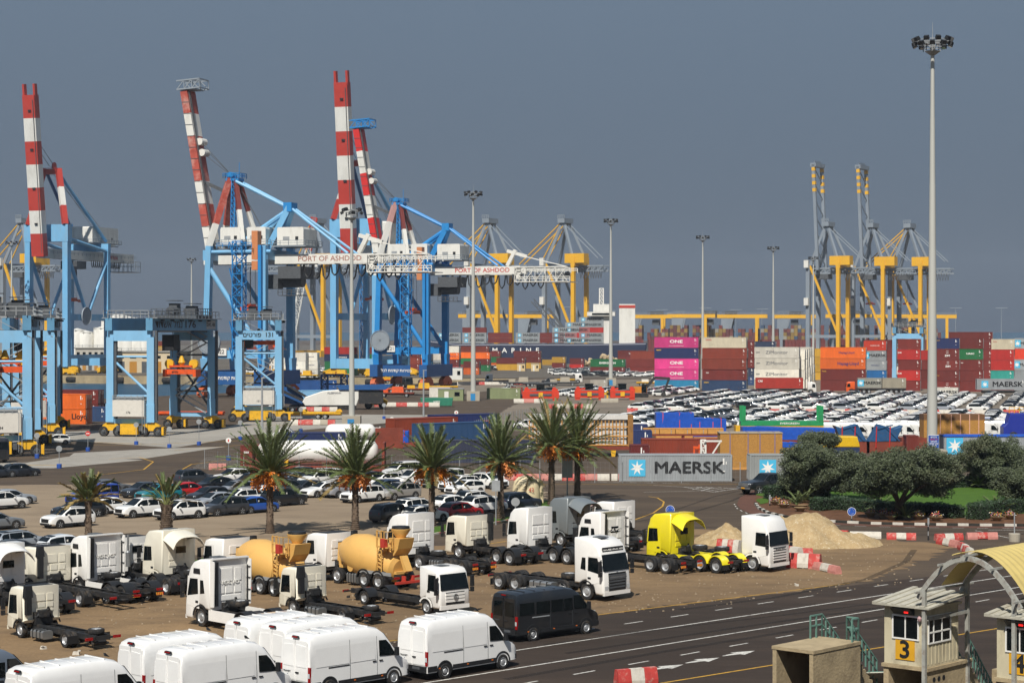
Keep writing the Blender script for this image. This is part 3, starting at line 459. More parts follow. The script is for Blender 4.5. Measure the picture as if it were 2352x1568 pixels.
def chassis(t, x0, x1, axles, r=.52, w=.3, ty=1.03, tank=None, tankc=None, spare=None, fenders=None, fcol=None, lights=True, plates=False, fifth=False):
    zf = r * 1.75
    b = MB(); hh = .27
    for s in (1, -1): b.bx(x1, x0, s * .42 - .04, s * .42 + .04, zf - hh, zf).bx(x1, x0, s * .42 - s * .06 - .045, s * .42 - s * .06 + .045, zf + .001, zf + .012)
    n = max(2, int((x0 - x1) / .95))
    for i in range(n + 1): x = x1 + .05 + (x0 - x1 - .1) * i / n; b.bx(x - .05, x + .05, -.38, .38, zf - hh + .04, zf - .03)
    b.box(((x0 + x1) / 2 + .6, 0, zf - .32), (min(2.4, (x0 - x1) * .5), .45, .35)); ob('chassis_frame', b.mesh('chassis_frame', M_FRAME), t)
    for x, dual in axles:
        ob('axle', cached(('axle', ty, dual), lambda: MB().tube((0, -ty, 0), (0, ty, 0), .09).lathe([(.05, -.22), (.24, -.1), (.24, .1), (.05, .22)], ax='y', n=12).mesh('axle', M_FRAME)), t, (x, 0, r))
        for s in (1, -1):
            if dual:
                wheel(t, (x, s * (ty + .05), r), r, w, s < 0, truck=True); wheel(t, (x, s * (ty - .30), r), r, w, s > 0, truck=True)   # outer rims are dished in
            else: wheel(t, (x, s * ty, r), r, w, s > 0, truck=True)
    for tk in (tank or []):
        xa, xb, s = tk; y0, y1 = (.50, 1.12) if s > 0 else (-1.12, -.50); k_ = 1 if r > .5 else .72
        q = MB(); P = [(y0, zf - .68 * k_), (y0 + .08, zf - .76 * k_), (y1 - .08, zf - .76 * k_), (y1, zf - .68 * k_), (y1, zf - .2), (y1 - .08, zf - .12), (y0 + .08, zf - .12), (y0, zf - .2)]
        q.add([(xa, y, z) for y, z in P] + [(xb, y, z) for y, z in P], [(i, (i + 1) % 8, 8 + (i + 1) % 8, 8 + i) for i in range(8)] + [tuple(range(7, -1, -1)), tuple(range(8, 16))]); o = ob('fuel_tank', q.mesh('fuel_tank', M_STEEL), t)
        q = MB()
        for f in (.2, .5, .8): x = xa + (xb - xa) * f; q.box((x, (y0 + y1) / 2, zf - .06 - .38 * k_), (.05, .66, .68 * k_))
        ob('tank_strap', q.mesh('tank_strap', M_BLACK), o)
    if spare: ob('spare_wheel', wheel_meshes(r, w, 5, True)[0], t, (spare[0], spare[1], zf + w / 2 + .03 + spare[2]), (pi / 2, 0, 0)); ob('spare_rim', wheel_meshes(r, w, 5, True)[1], t, (spare[0], spare[1], zf + w / 2 + .03 + spare[2]), (pi / 2, 0, 0))
    for x in (fenders or []):
        for s in (1, -1):
            q = MB(); q.prism(arcp(0, 0, r + .16, 172, 8, 10) + arcp(0, 0, r + .10, 8, 172, 10), -.36, .36)
            ob('mudguard', q.mesh('mudguard', M_TRUCK if fcol else M_BLACK, 40), t, (x, s * (ty - .12), r), color=fcol)
    if fifth: ob('fifth_wheel', MB().box((fifth, 0, zf + .12), (.9, .8, .09), taper=.8).box((fifth + .05, 0, zf + .05), (.7, .9, .1)).bx(fifth - .9, fifth - .4, -.35, .35, zf + .02, zf + .05).mesh('fifth_wheel', M_FRAME), t)
    if lights:
        for s in (1, -1):
            ob('tail_light', cached('tl', lambda: MB().box((0, 0, 0), (.07, .42, .14)).mesh('tail_light', M_RED)), t, (x1 - .04, s * .82, zf - .12)); ob('light_bracket', cached('tlb', lambda: MB().box((0, 0, 0), (.06, .62, .1)).mesh('light_bracket', M_FRAME)), t, (x1 + .03, s * .70, zf - .14))
            if plates: ob('warning_plate', cached('wp', lambda: MB().add([], []) or warn()), t, (x1 - .05, s * .82, zf - .38))
            ob('mud_flap', cached('mf', lambda: MB().box((0, 0, 0), (.03, .6, .4)).mesh('mud_flap', M_BLACK)), t, (axles[-1][0] - r - .12, s * .95, .45))
    ob('air_tank', cached('atk', lambda: MB().lathe([(.02, -.42), (.13, -.38), (.13, .38), (.02, .42)], ax='y', n=12).mesh('air_tank', M_FRAME)), t, (x1 + .35, 0, zf - .42))
def warn():
    q = MB(); q.box((0, 0, 0), (.02, .5, .16), 0)
    for i in range(4): y = -.2 + i * .125; q.add([(-.012, y, -.08), (-.012, y + .06, -.08), (-.012, y + .11, .08), (-.012, y + .05, .08)], [(3, 2, 1, 0)], 1)
    return q.mesh('warning_plate', [M_CRED2, M_LYE])
def shell(name, t, color, x0, x1, z0, drop, hw, side, lift=0.):   # an arched wind deflector, open underneath
    b = MB(); nu, nv = 8, 12; P = []
    for k in (0, 1):
        for i in range(nu + 1):
            u = i / nu
            for j in range(nv + 1):
                v = -1 + 2 * j / nv; z = z0 + lift * sin(u * pi) - drop * u ** 1.7 - side * (abs(v) ** 3.2) - k * .03 - (.25 * u * abs(v) ** 6); P.append((x0 + (x1 - x0) * u + .25 * u * (1 - abs(v)) * (-1 if x1 > x0 else 1) * 0, v * (hw - k * .02), z))
    m = (nu + 1) * (nv + 1); fs = []
    for i in range(nu):
        for j in range(nv): a = i * (nv + 1) + j; q = (a, a + 1, a + nv + 2, a + nv + 1); fs += [q, tuple(m + x for x in q[::-1])]
    for j in range(nv): fs += [(nu * (nv + 1) + j, nu * (nv + 1) + j + 1, m + nu * (nv + 1) + j + 1, m + nu * (nv + 1) + j), (j + 1, j, m + j, m + j + 1)]
    for i in range(nu):
        for j in (0, nv): a = i * (nv + 1) + j; fs.append((a, a + nv + 1, m + a + nv + 1, m + a))
    b.add(P, fs); return ob(name, b.mesh(name, M_TRUCK, 60), t, color=color)
def truck(label, kind, color, px, hd, side, axles, rear, mats=None, deflector=None, panels=False, skirt=False, snorkel=None, light=False, brand=None, win_back=False, **kw):
    """px: column and row where the near front wheel meets the ground; side: +1 if that is the truck's left"""
    c = CABS[kind]; ty = .92 if c['hw'] < 1.2 else 1.03; r = .42 if c['hw'] < 1.2 else .52; a = R(hd); p = at(*px); p = p - V((-sin(a), cos(a), 0)) * (side * ty)
    t = thing('truck', label, 'truck', p, a, 'new trucks in the dirt yard'); m = cached(('cab', kind), lambda: cab_meshes(kind)); hw = c['hw']
    ob('cab', m['cab'], t, color=color); ob('windscreen', m['windscreen'], t)
    for n in 'LR':
        d = ob('door', m['door' + n], t, color=color); ob('side_window', m['glass' + n], d); ob('door_handle', m['handle' + n], d); ob('mirror', m['mirror' + n], t); ob('headlight', m['lamp' + n], t); ob('wheel_arch_trim', m['arch' + n], t, color=color)
    ob('grille', m['grille'], t); ob('grille_slat', m['slats'], t, color=color); ob('front_bumper', m['bumper'], t, color=color); ob('back_wall_pressing', m['backpanel'], t, color=color); ob('engine', m['engine'], t); ob('cab_floor', m['floor'], t)
    xb, T = c['back'], c['top']
    if win_back: ob('rear_window', MB().box((xb - .03, -.1 * side, T - .75 if T < 3.3 else 2.45), (.04, .72, .42)).mesh('rear_window', M_GLASS), t)
    if panels:
        for s in (1, -1):
            q = MB(); q.prism([(xb + .02, 1.15), (xb - .30, 1.18), (xb - .36, T - .1), (xb + .02, T - .02)], s * 1.22 - .025, s * 1.22 + .025); f = ob('side_fairing', q.mesh('side_fairing', M_TRUCK), t, color=color)
            q = MB()
            for z in (1.35, 1.95, 2.6, 3.2): q.beam((xb - .02, s * 1.17, z), (xb - .33, s * 1.17, z), .05)
            q.bx(xb - .16, xb - .10, s * 1.12 - .03, s * 1.12 + .03, 1.3, T - .4); ob('fairing_hinge', q.mesh('fairing_hinge', M_BLACK), f)
            if s == side: ob('intake_duct', MB().bx(xb - .22, xb - .01, s * .98 - .12, s * .98 + .12, 1.2, T - .12).mesh('intake_duct', M_BLACK), t)
        q = MB(); q.bx(xb - .16, xb + .1, -1.2, 1.2, T - .01, T + .06); ob('roof_lip', q.mesh('roof_lip', M_TRUCK), t, color=color); letter('VOLVO', t, (xb - .06, 0, 2.42), (pi / 2, 0, -pi / 2), .26, M_WHITE, .02, 1.5, ex=.012)
        for s in (1, -1): ob('roof_intake', MB().box((.28, s * (hw - .02), 3.02), (.62, .1, .28), taper=.9).mesh('roof_intake', M_BLACK), t)
    if deflector: shell('wind_deflector', t, color, xb + .5, xb - deflector, T + .02, .38, 1.2, .45); ob('deflector_stay', MB().tube((xb, .6, T - .6), (xb - deflector * .8, .5, T - .45), .025).tube((xb, -.6, T - .6), (xb - deflector * .8, -.5, T - .45), .025).mesh('deflector_stay', M_BLACK), t)
    if skirt:
        for s in (1, -1): ob('side_skirt', MB().bx(axles[1][0] + .62, -.72, s * 1.16 - .04, s * 1.16 + .04, .42, 1.0).mesh('side_skirt', M_TRUCK), t, color=color)
    if snorkel: s = snorkel; ob('intake_snorkel', MB().box((xb - .16, s * (hw - .22), 1.9), (.24, .3, 1.3)).box((xb - .12, s * (hw - .22), T - .22), (.34, .44, .62), taper=.8).mesh('intake_snorkel', M_BLACK), t)
    if kind in ('light', 'low'): ob('roof_rail', MB().bx(xb + .2, .5, -hw + .3, hw - .3, T + .0, T + .02).beam((.7, -hw + .15, T + .05), (.7, hw - .15, T + .05), .06).mesh('sun_visor', M_BLACK), t)
    if kind in ('scania', 'volvo', 'actros', 'atego'): ob('roof_hatch', MB().box((.1, 0, T + .0), (.7, .7, .06), taper=.92).mesh('roof_hatch', M_GREYD), t)
    if kind == 'volvo' and side < 0:
        letter('GLOBETROTTER', t, (1.06, 0, 3.05), (pi / 2 - .35, 0, pi / 2), .2, M_LWH, .02, 1.25); ob('visor_panel', MB().box((1.03, 0, 3.04), (.06, 1.9, .28)).mesh('visor_panel', M_BLACK), t); ob('emblem', MB().lathe([(.11, -.02), (.11, .02)], (1.40, 0, 1.62), 'x', 16).mesh('emblem', M_STEEL), t)
        ob('grille_mesh', MB().bx(1.36, 1.43, -.74, .74, 1.28, 1.56).mesh('grille_mesh', M_STEEL), t)
    if brand:
        letter(brand, t, (c['o'][2][0] + .05, 0, c['ws'][0][1] - .2), (pi / 2, 0, pi / 2), .24, M_GREYD, .03, 1.3)
    if kind == 'atego': q = MB(); q.lathe([(.17, -.015), (.17, .015), (.14, .016), (.14, -.016)], (1.36, 0, 1.05), 'x', 24, caps=False); [q.beam((1.36, 0, 1.05), (1.36, .15 * sin(i * 2 * pi / 3), 1.05 + .15 * cos(i * 2 * pi / 3)), .03) for i in range(3)]; ob('emblem', q.mesh('emblem', M_STEEL), t)
    chassis(t, -.2, rear, axles, r, .24 if c['hw'] < 1.2 else .3, ty, **kw)
    return t
Y4 = 'e3d21f'
truck('cream day-cab truck with bare chassis in the left foreground', 'light', TC, (50, 1464), 134, 1, [(0, 0), (-4.45, 1)], -6.3, snorkel=1, tank=[(-2.4, -1.2, 1)], spare=(-5.7, 0, 0))
truck('cream day-cab truck with bare chassis behind the row of white vans', 'light', TC, (676, 1411), 134, 1, [(0, 0), (-4.45, 1)], -6.3, snorkel=1, tank=[(-2.4, -1.2, 1)], spare=(-5.7, 0, 0))
truck('white tall tractor unit with open back panels, in front of the first mixer', 'volvo', TW, (467, 1438), 134, 1, [(0, 0), (-3.7, 1)], -4.7, panels=True, skirt=True, spare=(-1.75, -.1, .25), fenders=[-3.7], fifth=-3.6)
truck('white tall tractor unit with two rear axles, left of the slim exhaust stack', 'volvo', TW, (187, 1368), 134, 1, [(0, 0), (-3.2, 1), (-4.57, 1)], -5.6, panels=True, skirt=True, spare=(-1.7, -.1, .25), fenders=[-3.2, -4.57], fifth=-3.8, plates=True)
t = truck('white truck with vertical chrome exhaust between two tractor cabs', 'low', TW, (262, 1345), 134, 1, [(0, 0), (-1.9, 0), (-4.6, 1), (-5.97, 1)], -7.0, win_back=True, tank=[(-3.6, -2.5, 1)], fenders=[-4.6])
ob('exhaust_stack', MB().lathe([(.16, 0), (.16, .9), (.07, 1.0), (.07, 2.0)], (-1.15, .75, 1.3), n=12).mesh('exhaust_stack', M_STEEL), t)
truck('cream truck with raised roof deflector behind the tall exhaust', 'scania', TC, (362, 1352), 134, 1, [(0, 0), (-1.9, 0), (-4.4, 1), (-5.77, 1)], -6.9, deflector=1.1, win_back=True, spare=(-2.5, .2, .1), tank=[(-3.6, -2.6, 1)], plates=True)
truck('white truck with arched deflector, cut off by the left edge', 'scania', TW, (-38, 1392), 134, 1, [(0, 0), (-4.2, 1), (-5.57, 1)], -6.6, deflector=1.2, win_back=True, fenders=[-4.2, -5.57])
truck('cream low cab with long bare frame behind the left foreground truck', 'low', TC, (72, 1372), 134, 1, [(0, 0), (-5.6, 1)], -8.6, tank=[(-2.6, -1.3, 1)], snorkel=1)
truck('white flat-front light truck facing right beside the vans', 'atego', TW, (983, 1410), -47, -1, [(0, 0), (-5.6, 1)], -7.6, fenders=[-5.6], brand=None, spare=(-6.6, .1, -.75))
truck('white four-axle truck facing right behind the black minibus', 'volvo', TW, (1351, 1377), -43, -1, [(0, 0), (-1.95, 0), (-5.85, 1), (-7.22, 1)], -8.2, tank=[(-4.7, -2.9, -1)], spare=(-2.3, -.1, .1))
truck('white tall truck with embossed back wall behind the second mixer', 'volvo', TW, (920, 1303), 134, 1, [(0, 0), (-2.0, 0), (-4.9, 1), (-6.27, 1)], -7.2, spare=(-2.7, 0, .05), tank=[(-3.9, -3.0, 1)], plates=True)
truck('cream tractor unit with low roof and double rear axle in the middle of the yard', 'low', TC, (1056, 1283), 133, 1, [(0, 0), (-4.0, 1), (-5.3, 1)], -6.3, snorkel=-1, fenders=[-4.0, -5.3], fifth=-4.6)
truck('white square-roofed tractor unit left of the grey cab', 'actros', TW, (1199, 1283), 133, 1, [(0, 0), (-3.3, 1), (-4.65, 1)], -5.6, fenders=[-3.3, -4.65], fifth=-4.0, tank=[(-2.2, -1.2, 1)])
truck('grey primer truck with arched roof deflector', 'scania', '6f7577', (1290, 1255), 133, 1, [(0, 0), (-4.2, 1), (-5.57, 1)], -6.4, deflector=1.3, win_back=True)
truck('white low cab peeping out behind the grey truck', 'low', TW, (1395, 1243), 133, 1, [(0, 0), (-3.6, 1)], -4.6)
truck('white truck with dark side fairings and tandem-wheel bare chassis beside the yellow truck', 'volvo', TW, (1362, 1297), 134, 1, [(0, 0), (-5.4, 1), (-6.77, 1)], -8.0, panels=True, win_back=True, spare=(-1.75, .1, .1), plates=True)
truck('bright yellow tractor unit with yellow mudguards', 'scania', Y4, (1524, 1302), 134, 1, [(0, 0), (-3.4, 1), (-4.77, 1)], -5.7, deflector=1.0, win_back=True, skirt=True, spare=(-2.2, -.2, .35), fenders=[-3.4, -4.77], fcol=Y4, fifth=-4.1)
truck('white high-roofed truck facing right in front of the sand heap', 'scania', TW, (1730, 1311), -40, -1, [(0, 0), (-4.6, 1)], -7.4, brand='SCANIA', tank=[(-2.6, -1.2, -1)], spare=(-3.2, 0, .1))
# mixers
M_TAN = mat('mixer drum tan', 'd0a35a', .5, var=.05, scale=.8, dirt='8a6c3c', damt=.2, dscale=.8)
def mixer(label, px):
    t = truck(label, 'low', TW, px, 134, 1, [(0, 0), (-1.9, 0), (-4.6, 1), (-5.97, 1)], -7.3, win_back=True, snorkel=-1, fenders=[-4.6, -5.97], tank=[(-3.7, -2.8, 1)]); t['category'] = 'mixer truck'; t['group'] = 'concrete mixer trucks'; t.name = 'mixer_truck'
    d = MB(); d.lathe([(.42, 0), (.48, .25), (.75, .38), (1.12, 1.0), (1.36, 2.0), (1.37, 2.9), (1.14, 4.5), (.88, 5.3), (.88, 5.45), (.6, 5.6)], ax='x', n=40)
    o = ob('mixer_drum', d.mesh('mixer_drum', M_TAN, 25), t, (-1.2, 0, 2.2), (0, R(10), pi)); ob('drum_ring', MB().lathe([(1.16, 4.45), (1.22, 4.46), (1.19, 4.62), (1.12, 4.63)], ax='x', n=32, caps=False).mesh('drum_ring', M_TAN, 40), o)
    ob('hatch', MB().lathe([(.28, 0), (.28, .05)], (2.2, -1.2, -.66), 'y', 16).mesh('hatch', M_TAN), o)
    b = MB(); b.bx(-6.9, -1.3, -.5, .5, .95, 1.12)
    b.prism([(-1.35, 1.1), (-1.0, 1.1), (-1.1, 2.5), (-1.35, 2.5)], -.42, .42)
    for s in (1, -1): b.beam((-5.7, s * .5, 1.1), (-5.95, s * .62, 2.6), .18)
    b.bx(-6.1, -5.8, -.62, .62, 2.3, 2.5); ob('drum_stand', b.mesh('drum_stand', M_TAN), t)
    b = MB(); b.lathe([(.25, 0), (.62, .55), (.62, .62)], (-6.75, 0, 3.15), n=16); b.lathe([(.58, 0), (.55, .22)], (-6.75, 0, 3.70), n=16, mi=1); ob('charge_hopper', b.mesh('charge_hopper', [M_TAN, M_BLACK], 40), t)
    b = MB(); b.prism([(-6.3, 3.2), (-7.35, 3.2), (-7.15, 2.55), (-6.75, 2.1), (-6.4, 2.5)], -.6, .6).prism([(-6.9, 2.1), (-7.1, 2.1), (-7.6, 1.2), (-7.35, 1.1)], -.25, .25); ob('discharge_chute', b.mesh('discharge_chute', M_TAN), t)
    b = MB()
    for x in (-5.85, -6.25): b.beam((x, 1.15, 1.0), (x, 1.15, 3.7), .05)
    for i in range(7): b.beam((-5.85, 1.15, 1.15 + i * .26), (-6.25, 1.15, 1.15 + i * .26), .05)
    b.bx(-6.9, -5.8, .75, 1.2, 2.62, 2.67).rail([(-6.9, 1.18, 2.65), (-5.8, 1.18, 2.65)], 1.0, .4, .02).rail([(-6.9, .78, 2.65), (-6.9, 1.18, 2.65)], 1.0, .4, .02); ob('ladder', b.mesh('ladder', M_TAN), t)
    ob('control_basket', MB().bx(-6.65, -6.3, 1.0, 1.3, 2.65, 3.2).mesh('control_basket', M_CRED), t); ob('side_guard', MB().bx(-7.2, -4.2, 1.16, 1.22, .92, 1.12).mesh('side_guard', M_GALV), t); ob('under_run_bar', MB().bx(-7.7, -7.58, -1.2, 1.2, .45, .6).bx(-7.6, -7.2, -.4, -.3, .5, .9).bx(-7.6, -7.2, .3, .4, .5, .9).mesh('under_run_bar', M_CRED), t)
    return t
mixer('white truck with tan concrete mixer drum, left of the two mixers', (500, 1348)); mixer('white truck with tan concrete mixer drum, right of the two mixers', (735, 1333))
# ---------------------------------------------------------------- vans
VT = [(-2.95, .45), (-2.94, 1.0), (-2.93, 2.2), (-2.85, 2.62), (-2.6, 2.72), (-1, 2.77), (.6, 2.76), (1.1, 2.66), (1.45, 2.42), (2.2, 1.45), (2.35, 1.32), (2.75, 1.12), (2.92, .9), (2.95, .45)]
VT2 = [(x, z if z < 1.5 else 1.5 + (z - 1.5) * .83) for x, z in VT]
def van_meshes(T, wins):
    def hw(x, z): e = max(0, min(1, (2.96 - x) / .55)); f = max(0, z - 1.25) / 1.5; return (1.03 - .10 * f * f - .02 * f) * (.80 + .20 * sqrt(1 - (1 - e) ** 2))
    xs = sorted(set([p[0] for p in T] + [-2.9 + i * .2 for i in range(30)])); full = []; prof = [0, 0, .05, .30, .45, .62, .80, .92, .975, 1.0, 1.0]
    for x in xs:
        zt = interp(T, x); zb = .36; r = []
        for j, f in enumerate(prof):
            z = zb + (zt - zb) * f; w = hw(x, z)
            if j == 0: w = 0
            if j == 7: w -= .015
            if j == 8: w -= .09
            if j == 9: w -= .26
            if j == 10: w = 0; z += .012
            if j == 4: w -= .012
            r.append((w, z))
        full.append([(x, y, z) for y, z in r] + [(x, -y, z) for y, z in r[-2:0:-1]])
    m = len(full[0]); b = MB(); b.add([p for f in full for p in f], [(i * m + j, i * m + (j + 1) % m, (i + 1) * m + (j + 1) % m, (i + 1) * m + j) for i in range(len(xs) - 1) for j in range(m)] + [tuple(range(m)), tuple(range((len(xs) - 1) * m + m - 1, (len(xs) - 1) * m - 1, -1))]); d = {'body': b.mesh('body', M_PAINT, 35)}
    H = max(z for x, z in T)
    def pane(x0, x1, z0, z1, s, o, cut=0):
        q = MB(); n = 4; P = []
        for i in range(n + 1):
            x = x0 + (x1 - x0) * i / n; zz = z1 - max(0, cut) * (i / n); P += [(x, s * (hw(x, z0) + o), z0), (x, s * (hw(x, zz) + o), zz)]
        q.add(P, [(2 * i, 2 * i + 2, 2 * i + 3, 2 * i + 1) if s < 0 else (2 * i + 1, 2 * i + 3, 2 * i + 2, 2 * i) for i in range(n)]); return q
    for s, n in ((1, 'L'), (-1, 'R')):
        q = MB(); A = [(1.05, 1.42), (2.05, 1.36), (1.72, 1.86), (1.48, 2.10), (1.05, 2.12)]; q.add([(x, s * (hw(x, z) + .014), z) for x, z in A], [(0, 1, 2, 3, 4) if s < 0 else (4, 3, 2, 1, 0)]); d['front' + n] = q.mesh('side_window', M_GLASS)
        if wins: d['w' + n] = [pane(a, e, 1.38, 2.0, s, .010).mesh('side_window', M_GLASS) for a, e in ((-2.75, -1.75), (-1.6, -.65), (-.55, .30), (.36, .95))]
        else: d['w' + n] = []
        d['panel' + n] = [pane(a, e, 1.30, 2.12, s, -.012 if False else .007).mesh('side_panel', M_PAINT) for a, e in ((-2.62, -.72), (-.62, .82))] if not wins else []
        q = MB()
        for x in (-.67, .92): q.add([(x, s * (hw(x, .6) + .008), .6), (x + .022, s * (hw(x, .6) + .008), .6), (x + .022, s * (hw(x, 1.4) + .008), 1.4), (x, s * (hw(x, 1.4) + .008), 1.4), (x + .022, s * (hw(x, 2.3) + .008), H * .84), (x, s * (hw(x, 2.3) + .008), H * .84)], [(0, 1, 2, 3), (3, 2, 4, 5)] if s < 0 else [(3, 2, 1, 0), (5, 4, 2, 3)])
        d['seam' + n] = q.mesh('door_seam', M_GREYD)
        q = MB().bx(-1.9, -.7, s * 1.025 - .015, s * 1.025 + .015, 1.20, 1.25); d['rail' + n] = q.mesh('sliding_rail', M_BLACK if not wins else M_GALV)
        q = MB().bx(-2.93, -2.35, s * 1.02 - .03, s * 1.02 + .03, .40, .66).bx(-1.35, 1.50, s * 1.02 - .03, s * 1.02 + .028, .40, .60).bx(2.32, 2.9, s * .9 - .06, s * .9 + .06, .40, .62)
        for xa in (-1.86, 1.9):
            q.prism(arcp(xa, .36, .50, 180, 0, 12) + arcp(xa, .36, .42, 0, 180, 12), s * 1.0 - .05, s * 1.0 + .05)
        d['clad' + n] = q.mesh('lower_cladding', M_BLACK)
        d['well' + n] = MB().lathe([(.43, 0), (.43, .012)], (-1.86, s * 1.035 - .006, .37), 'y', 20).lathe([(.43, 0), (.43, .012)], (1.9, s * 1.02 - .006, .37), 'y', 20).mesh('wheel_well', M_BLACK)
        d['tail' + n] = MB().box((-2.935, s * .965, 1.02), (.09, .13, .66)).mesh('tail_light', M_RED); d['clear' + n] = MB().box((-2.945, s * .965, .98), (.09, .125, .2)).mesh('reversing_light', M_LAMP)
        d['mirror' + n] = MB().box((1.98, s * 1.17, 1.55), (.14, .22, .38), taper=.85).beam((1.98, s * .98, 1.4), (1.98, s * 1.15, 1.45), .08).mesh('mirror', M_BLACK); d['lamp' + n] = MB().box((2.62, s * .74, 1.02), (.42, .24, .24), rz=-s * .5).mesh('headlight', M_LAMP)
        d['handle' + n] = MB().box((1.15, s * 1.045, 1.22), (.2, .03, .05)).box((.76, s * 1.045, 1.22), (.2, .03, .05)).mesh('door_handle', M_BLACK); d['mark' + n] = MB().box((-2.2, s * 1.05, .52), (.1, .02, .05)).box((-.4, s * 1.05, .52), (.1, .02, .05)).box((1.2, s * 1.05, .52), (.1, .02, .05)).mesh('side_marker', M_AMBER)
    q = MB(); q.add([(2.18, -.82, 1.50), (2.18, .82, 1.50), (1.50, .76, 2.36 if H > 2.6 else 2.2), (1.50, -.76, 2.36 if H > 2.6 else 2.2)], [(0, 1, 2, 3)]); me = q.mesh('windscreen', M_GLASS); me.transform(Matrix.Translation((.035, 0, .03))); d['windscreen'] = me
    d['rearbump'] = MB().bx(-3.04, -2.85, -.98, .98, .38, .66).mesh('rear_bumper', M_BLACK); d['frontbump'] = MB().bx(2.6, 2.98, -.8, .8, .38, .72).bx(2.88, 2.97, -.5, .5, .76, .95).mesh('front_bumper', M_BLACK)
    for s, n in ((1, 'L'), (-1, 'R')): d['rdoor' + n] = MB().prism([(.03, .70), (.90, .70), (.88, 1.5), (.84, H - .38), (.80, H - .30), (.03, H - .30)], -.02, .02, bev=.012).mesh('rear_door', M_PAINT); d['rpan' + n] = MB().prism([(.10, 1.30), (.80, 1.30), (.77, H - .52), (.10, H - .48)], -.012, .012, bev=.01).mesh('door_pressing', M_PAINT if not wins else M_GLASS)
    d['brake'] = MB().box((-2.93, 0, H - .17), (.10, .46, .10), taper=.8).mesh('brake_light_housing', M_BLACK); d['brakelens'] = MB().box((-2.985, 0, H - .165), (.02, .36, .05)).mesh('brake_light', M_RED)
    q = MB()
    for x in (-2.2, -1.5, -.8, -.1, .6): q.bx(x, x + .05, -.72, .72, H - .02, H + .012)
    d['ribs'] = q.mesh('roof_rib', M_PAINT); d['plate'] = MB().box((-3.045, -.35, .56), (.01, .5, .12)).mesh('number_plate', M_GREYD); d['fin'] = MB().prism([(1.1, H - .03), (1.32, H - .08), (1.12, H + .1), (1.06, H + .1)], -.04, .04).mesh('antenna', M_BLACK)
    return d
def van(label, color, p, hd=45., T=VT, wins=False):
    m = cached(('van', wins), lambda: van_meshes(T, wins)); t = thing('van' if not wins else 'minibus', label, 'van' if not wins else 'minibus', p, R(hd), 'white high-roofed vans' if color == 'e7e6e3' else None)
    ob('body', m['body'], t, color=color)
    for n in 'LR':
        ob('side_window', m['front' + n], t)
        for q in m['w' + n]: ob('side_window', q, t)
        for q in m['panel' + n]: ob('side_panel', q, t, color=color)
        for k, nm in (('seam', 'door_seam'), ('rail', 'sliding_rail'), ('clad', 'lower_cladding'), ('well', 'wheel_well'), ('tail', 'tail_light'), ('clear', 'reversing_light'), ('mirror', 'mirror'), ('lamp', 'headlight'), ('handle', 'door_handle'), ('mark', 'side_marker')): ob(nm, m[k + n], t)
        s = 1 if n == 'L' else -1; dr_ = ob('rear_door', m['rdoor' + n], t, (-2.95, 0, 0), (0, 0, pi / 2 if n == 'L' else -pi / 2), color=color); o = ob('door_pressing', m['rpan' + n], dr_, (0, .025 if n == 'L' else -.025, 0), color=color)
    for k, nm in (('windscreen', 'windscreen'), ('rearbump', 'rear_bumper'), ('frontbump', 'front_bumper'), ('brake', 'brake_light_housing'), ('brakelens', 'brake_light'), ('plate', 'number_plate'), ('fin', 'antenna')): ob(nm, m[k], t)
    ob('roof_rib', m['ribs'], t, color=color); ob('rear_handle', cached('rh', lambda: MB().box((0, 0, 0), (.05, .22, .06)).mesh('door_handle', M_BLACK)), t, (-2.985, -.16, 1.05)); letter('TRANSIT', t, (-2.985, .55, 1.06), (pi / 2, 0, -pi / 2), .1, M_GREYD, .01, 1.3)
    for x in (-1.86, 1.9):
        for s in (1, -1): wheel(t, (x, s * .955, .355), .355, .24, s > 0, truck=True)
    return t
def van_at_roof(label, x, y, hd=45.):    # column and row of the roof's rear left corner
    p = at(x, y, 2.66); a = R(hd); q = V((-2.88, .86, 0)); return van(label, 'e7e6e3', V((p.x - q.x * cos(a) + q.y * sin(a), p.y - q.x * sin(a) - q.y * cos(a), 0)), hd)
for x, y, l in ((921, 1421, 'white high-roofed van nearest the black minibus'), (653, 1453, 'white high-roofed van second from the right, nose at the picture bottom'), (601, 1430, 'white high-roofed van squeezed between two others, third from the right'), (520, 1421, 'white high-roofed van farthest back in the middle of the row'), (361, 1488, 'white high-roofed van at the bottom edge, left of centre'), (277, 1468, 'white high-roofed van behind, second from the left'), (17, 1531, 'white high-roofed van at the bottom left corner')): van_at_roof(l, x, y)
def van_at_wheel(label, color, x, y, hd, **k): p = at(x, y); a = R(hd); q = V((-1.86, -.955, 0)); return van(label, color, V((p.x - q.x * cos(a) + q.y * sin(a), p.y - q.x * sin(a) - q.y * cos(a), 0)), hd, **k)
van_at_wheel('black minibus with side windows parked at the road edge', '1b1d20', 1222, 1471, 41, T=VT2, wins=True)
van_at_wheel('blue-grey windowed van cut off at the bottom left edge', '5b6470', -128, 1648, 45, T=VT2, wins=True)
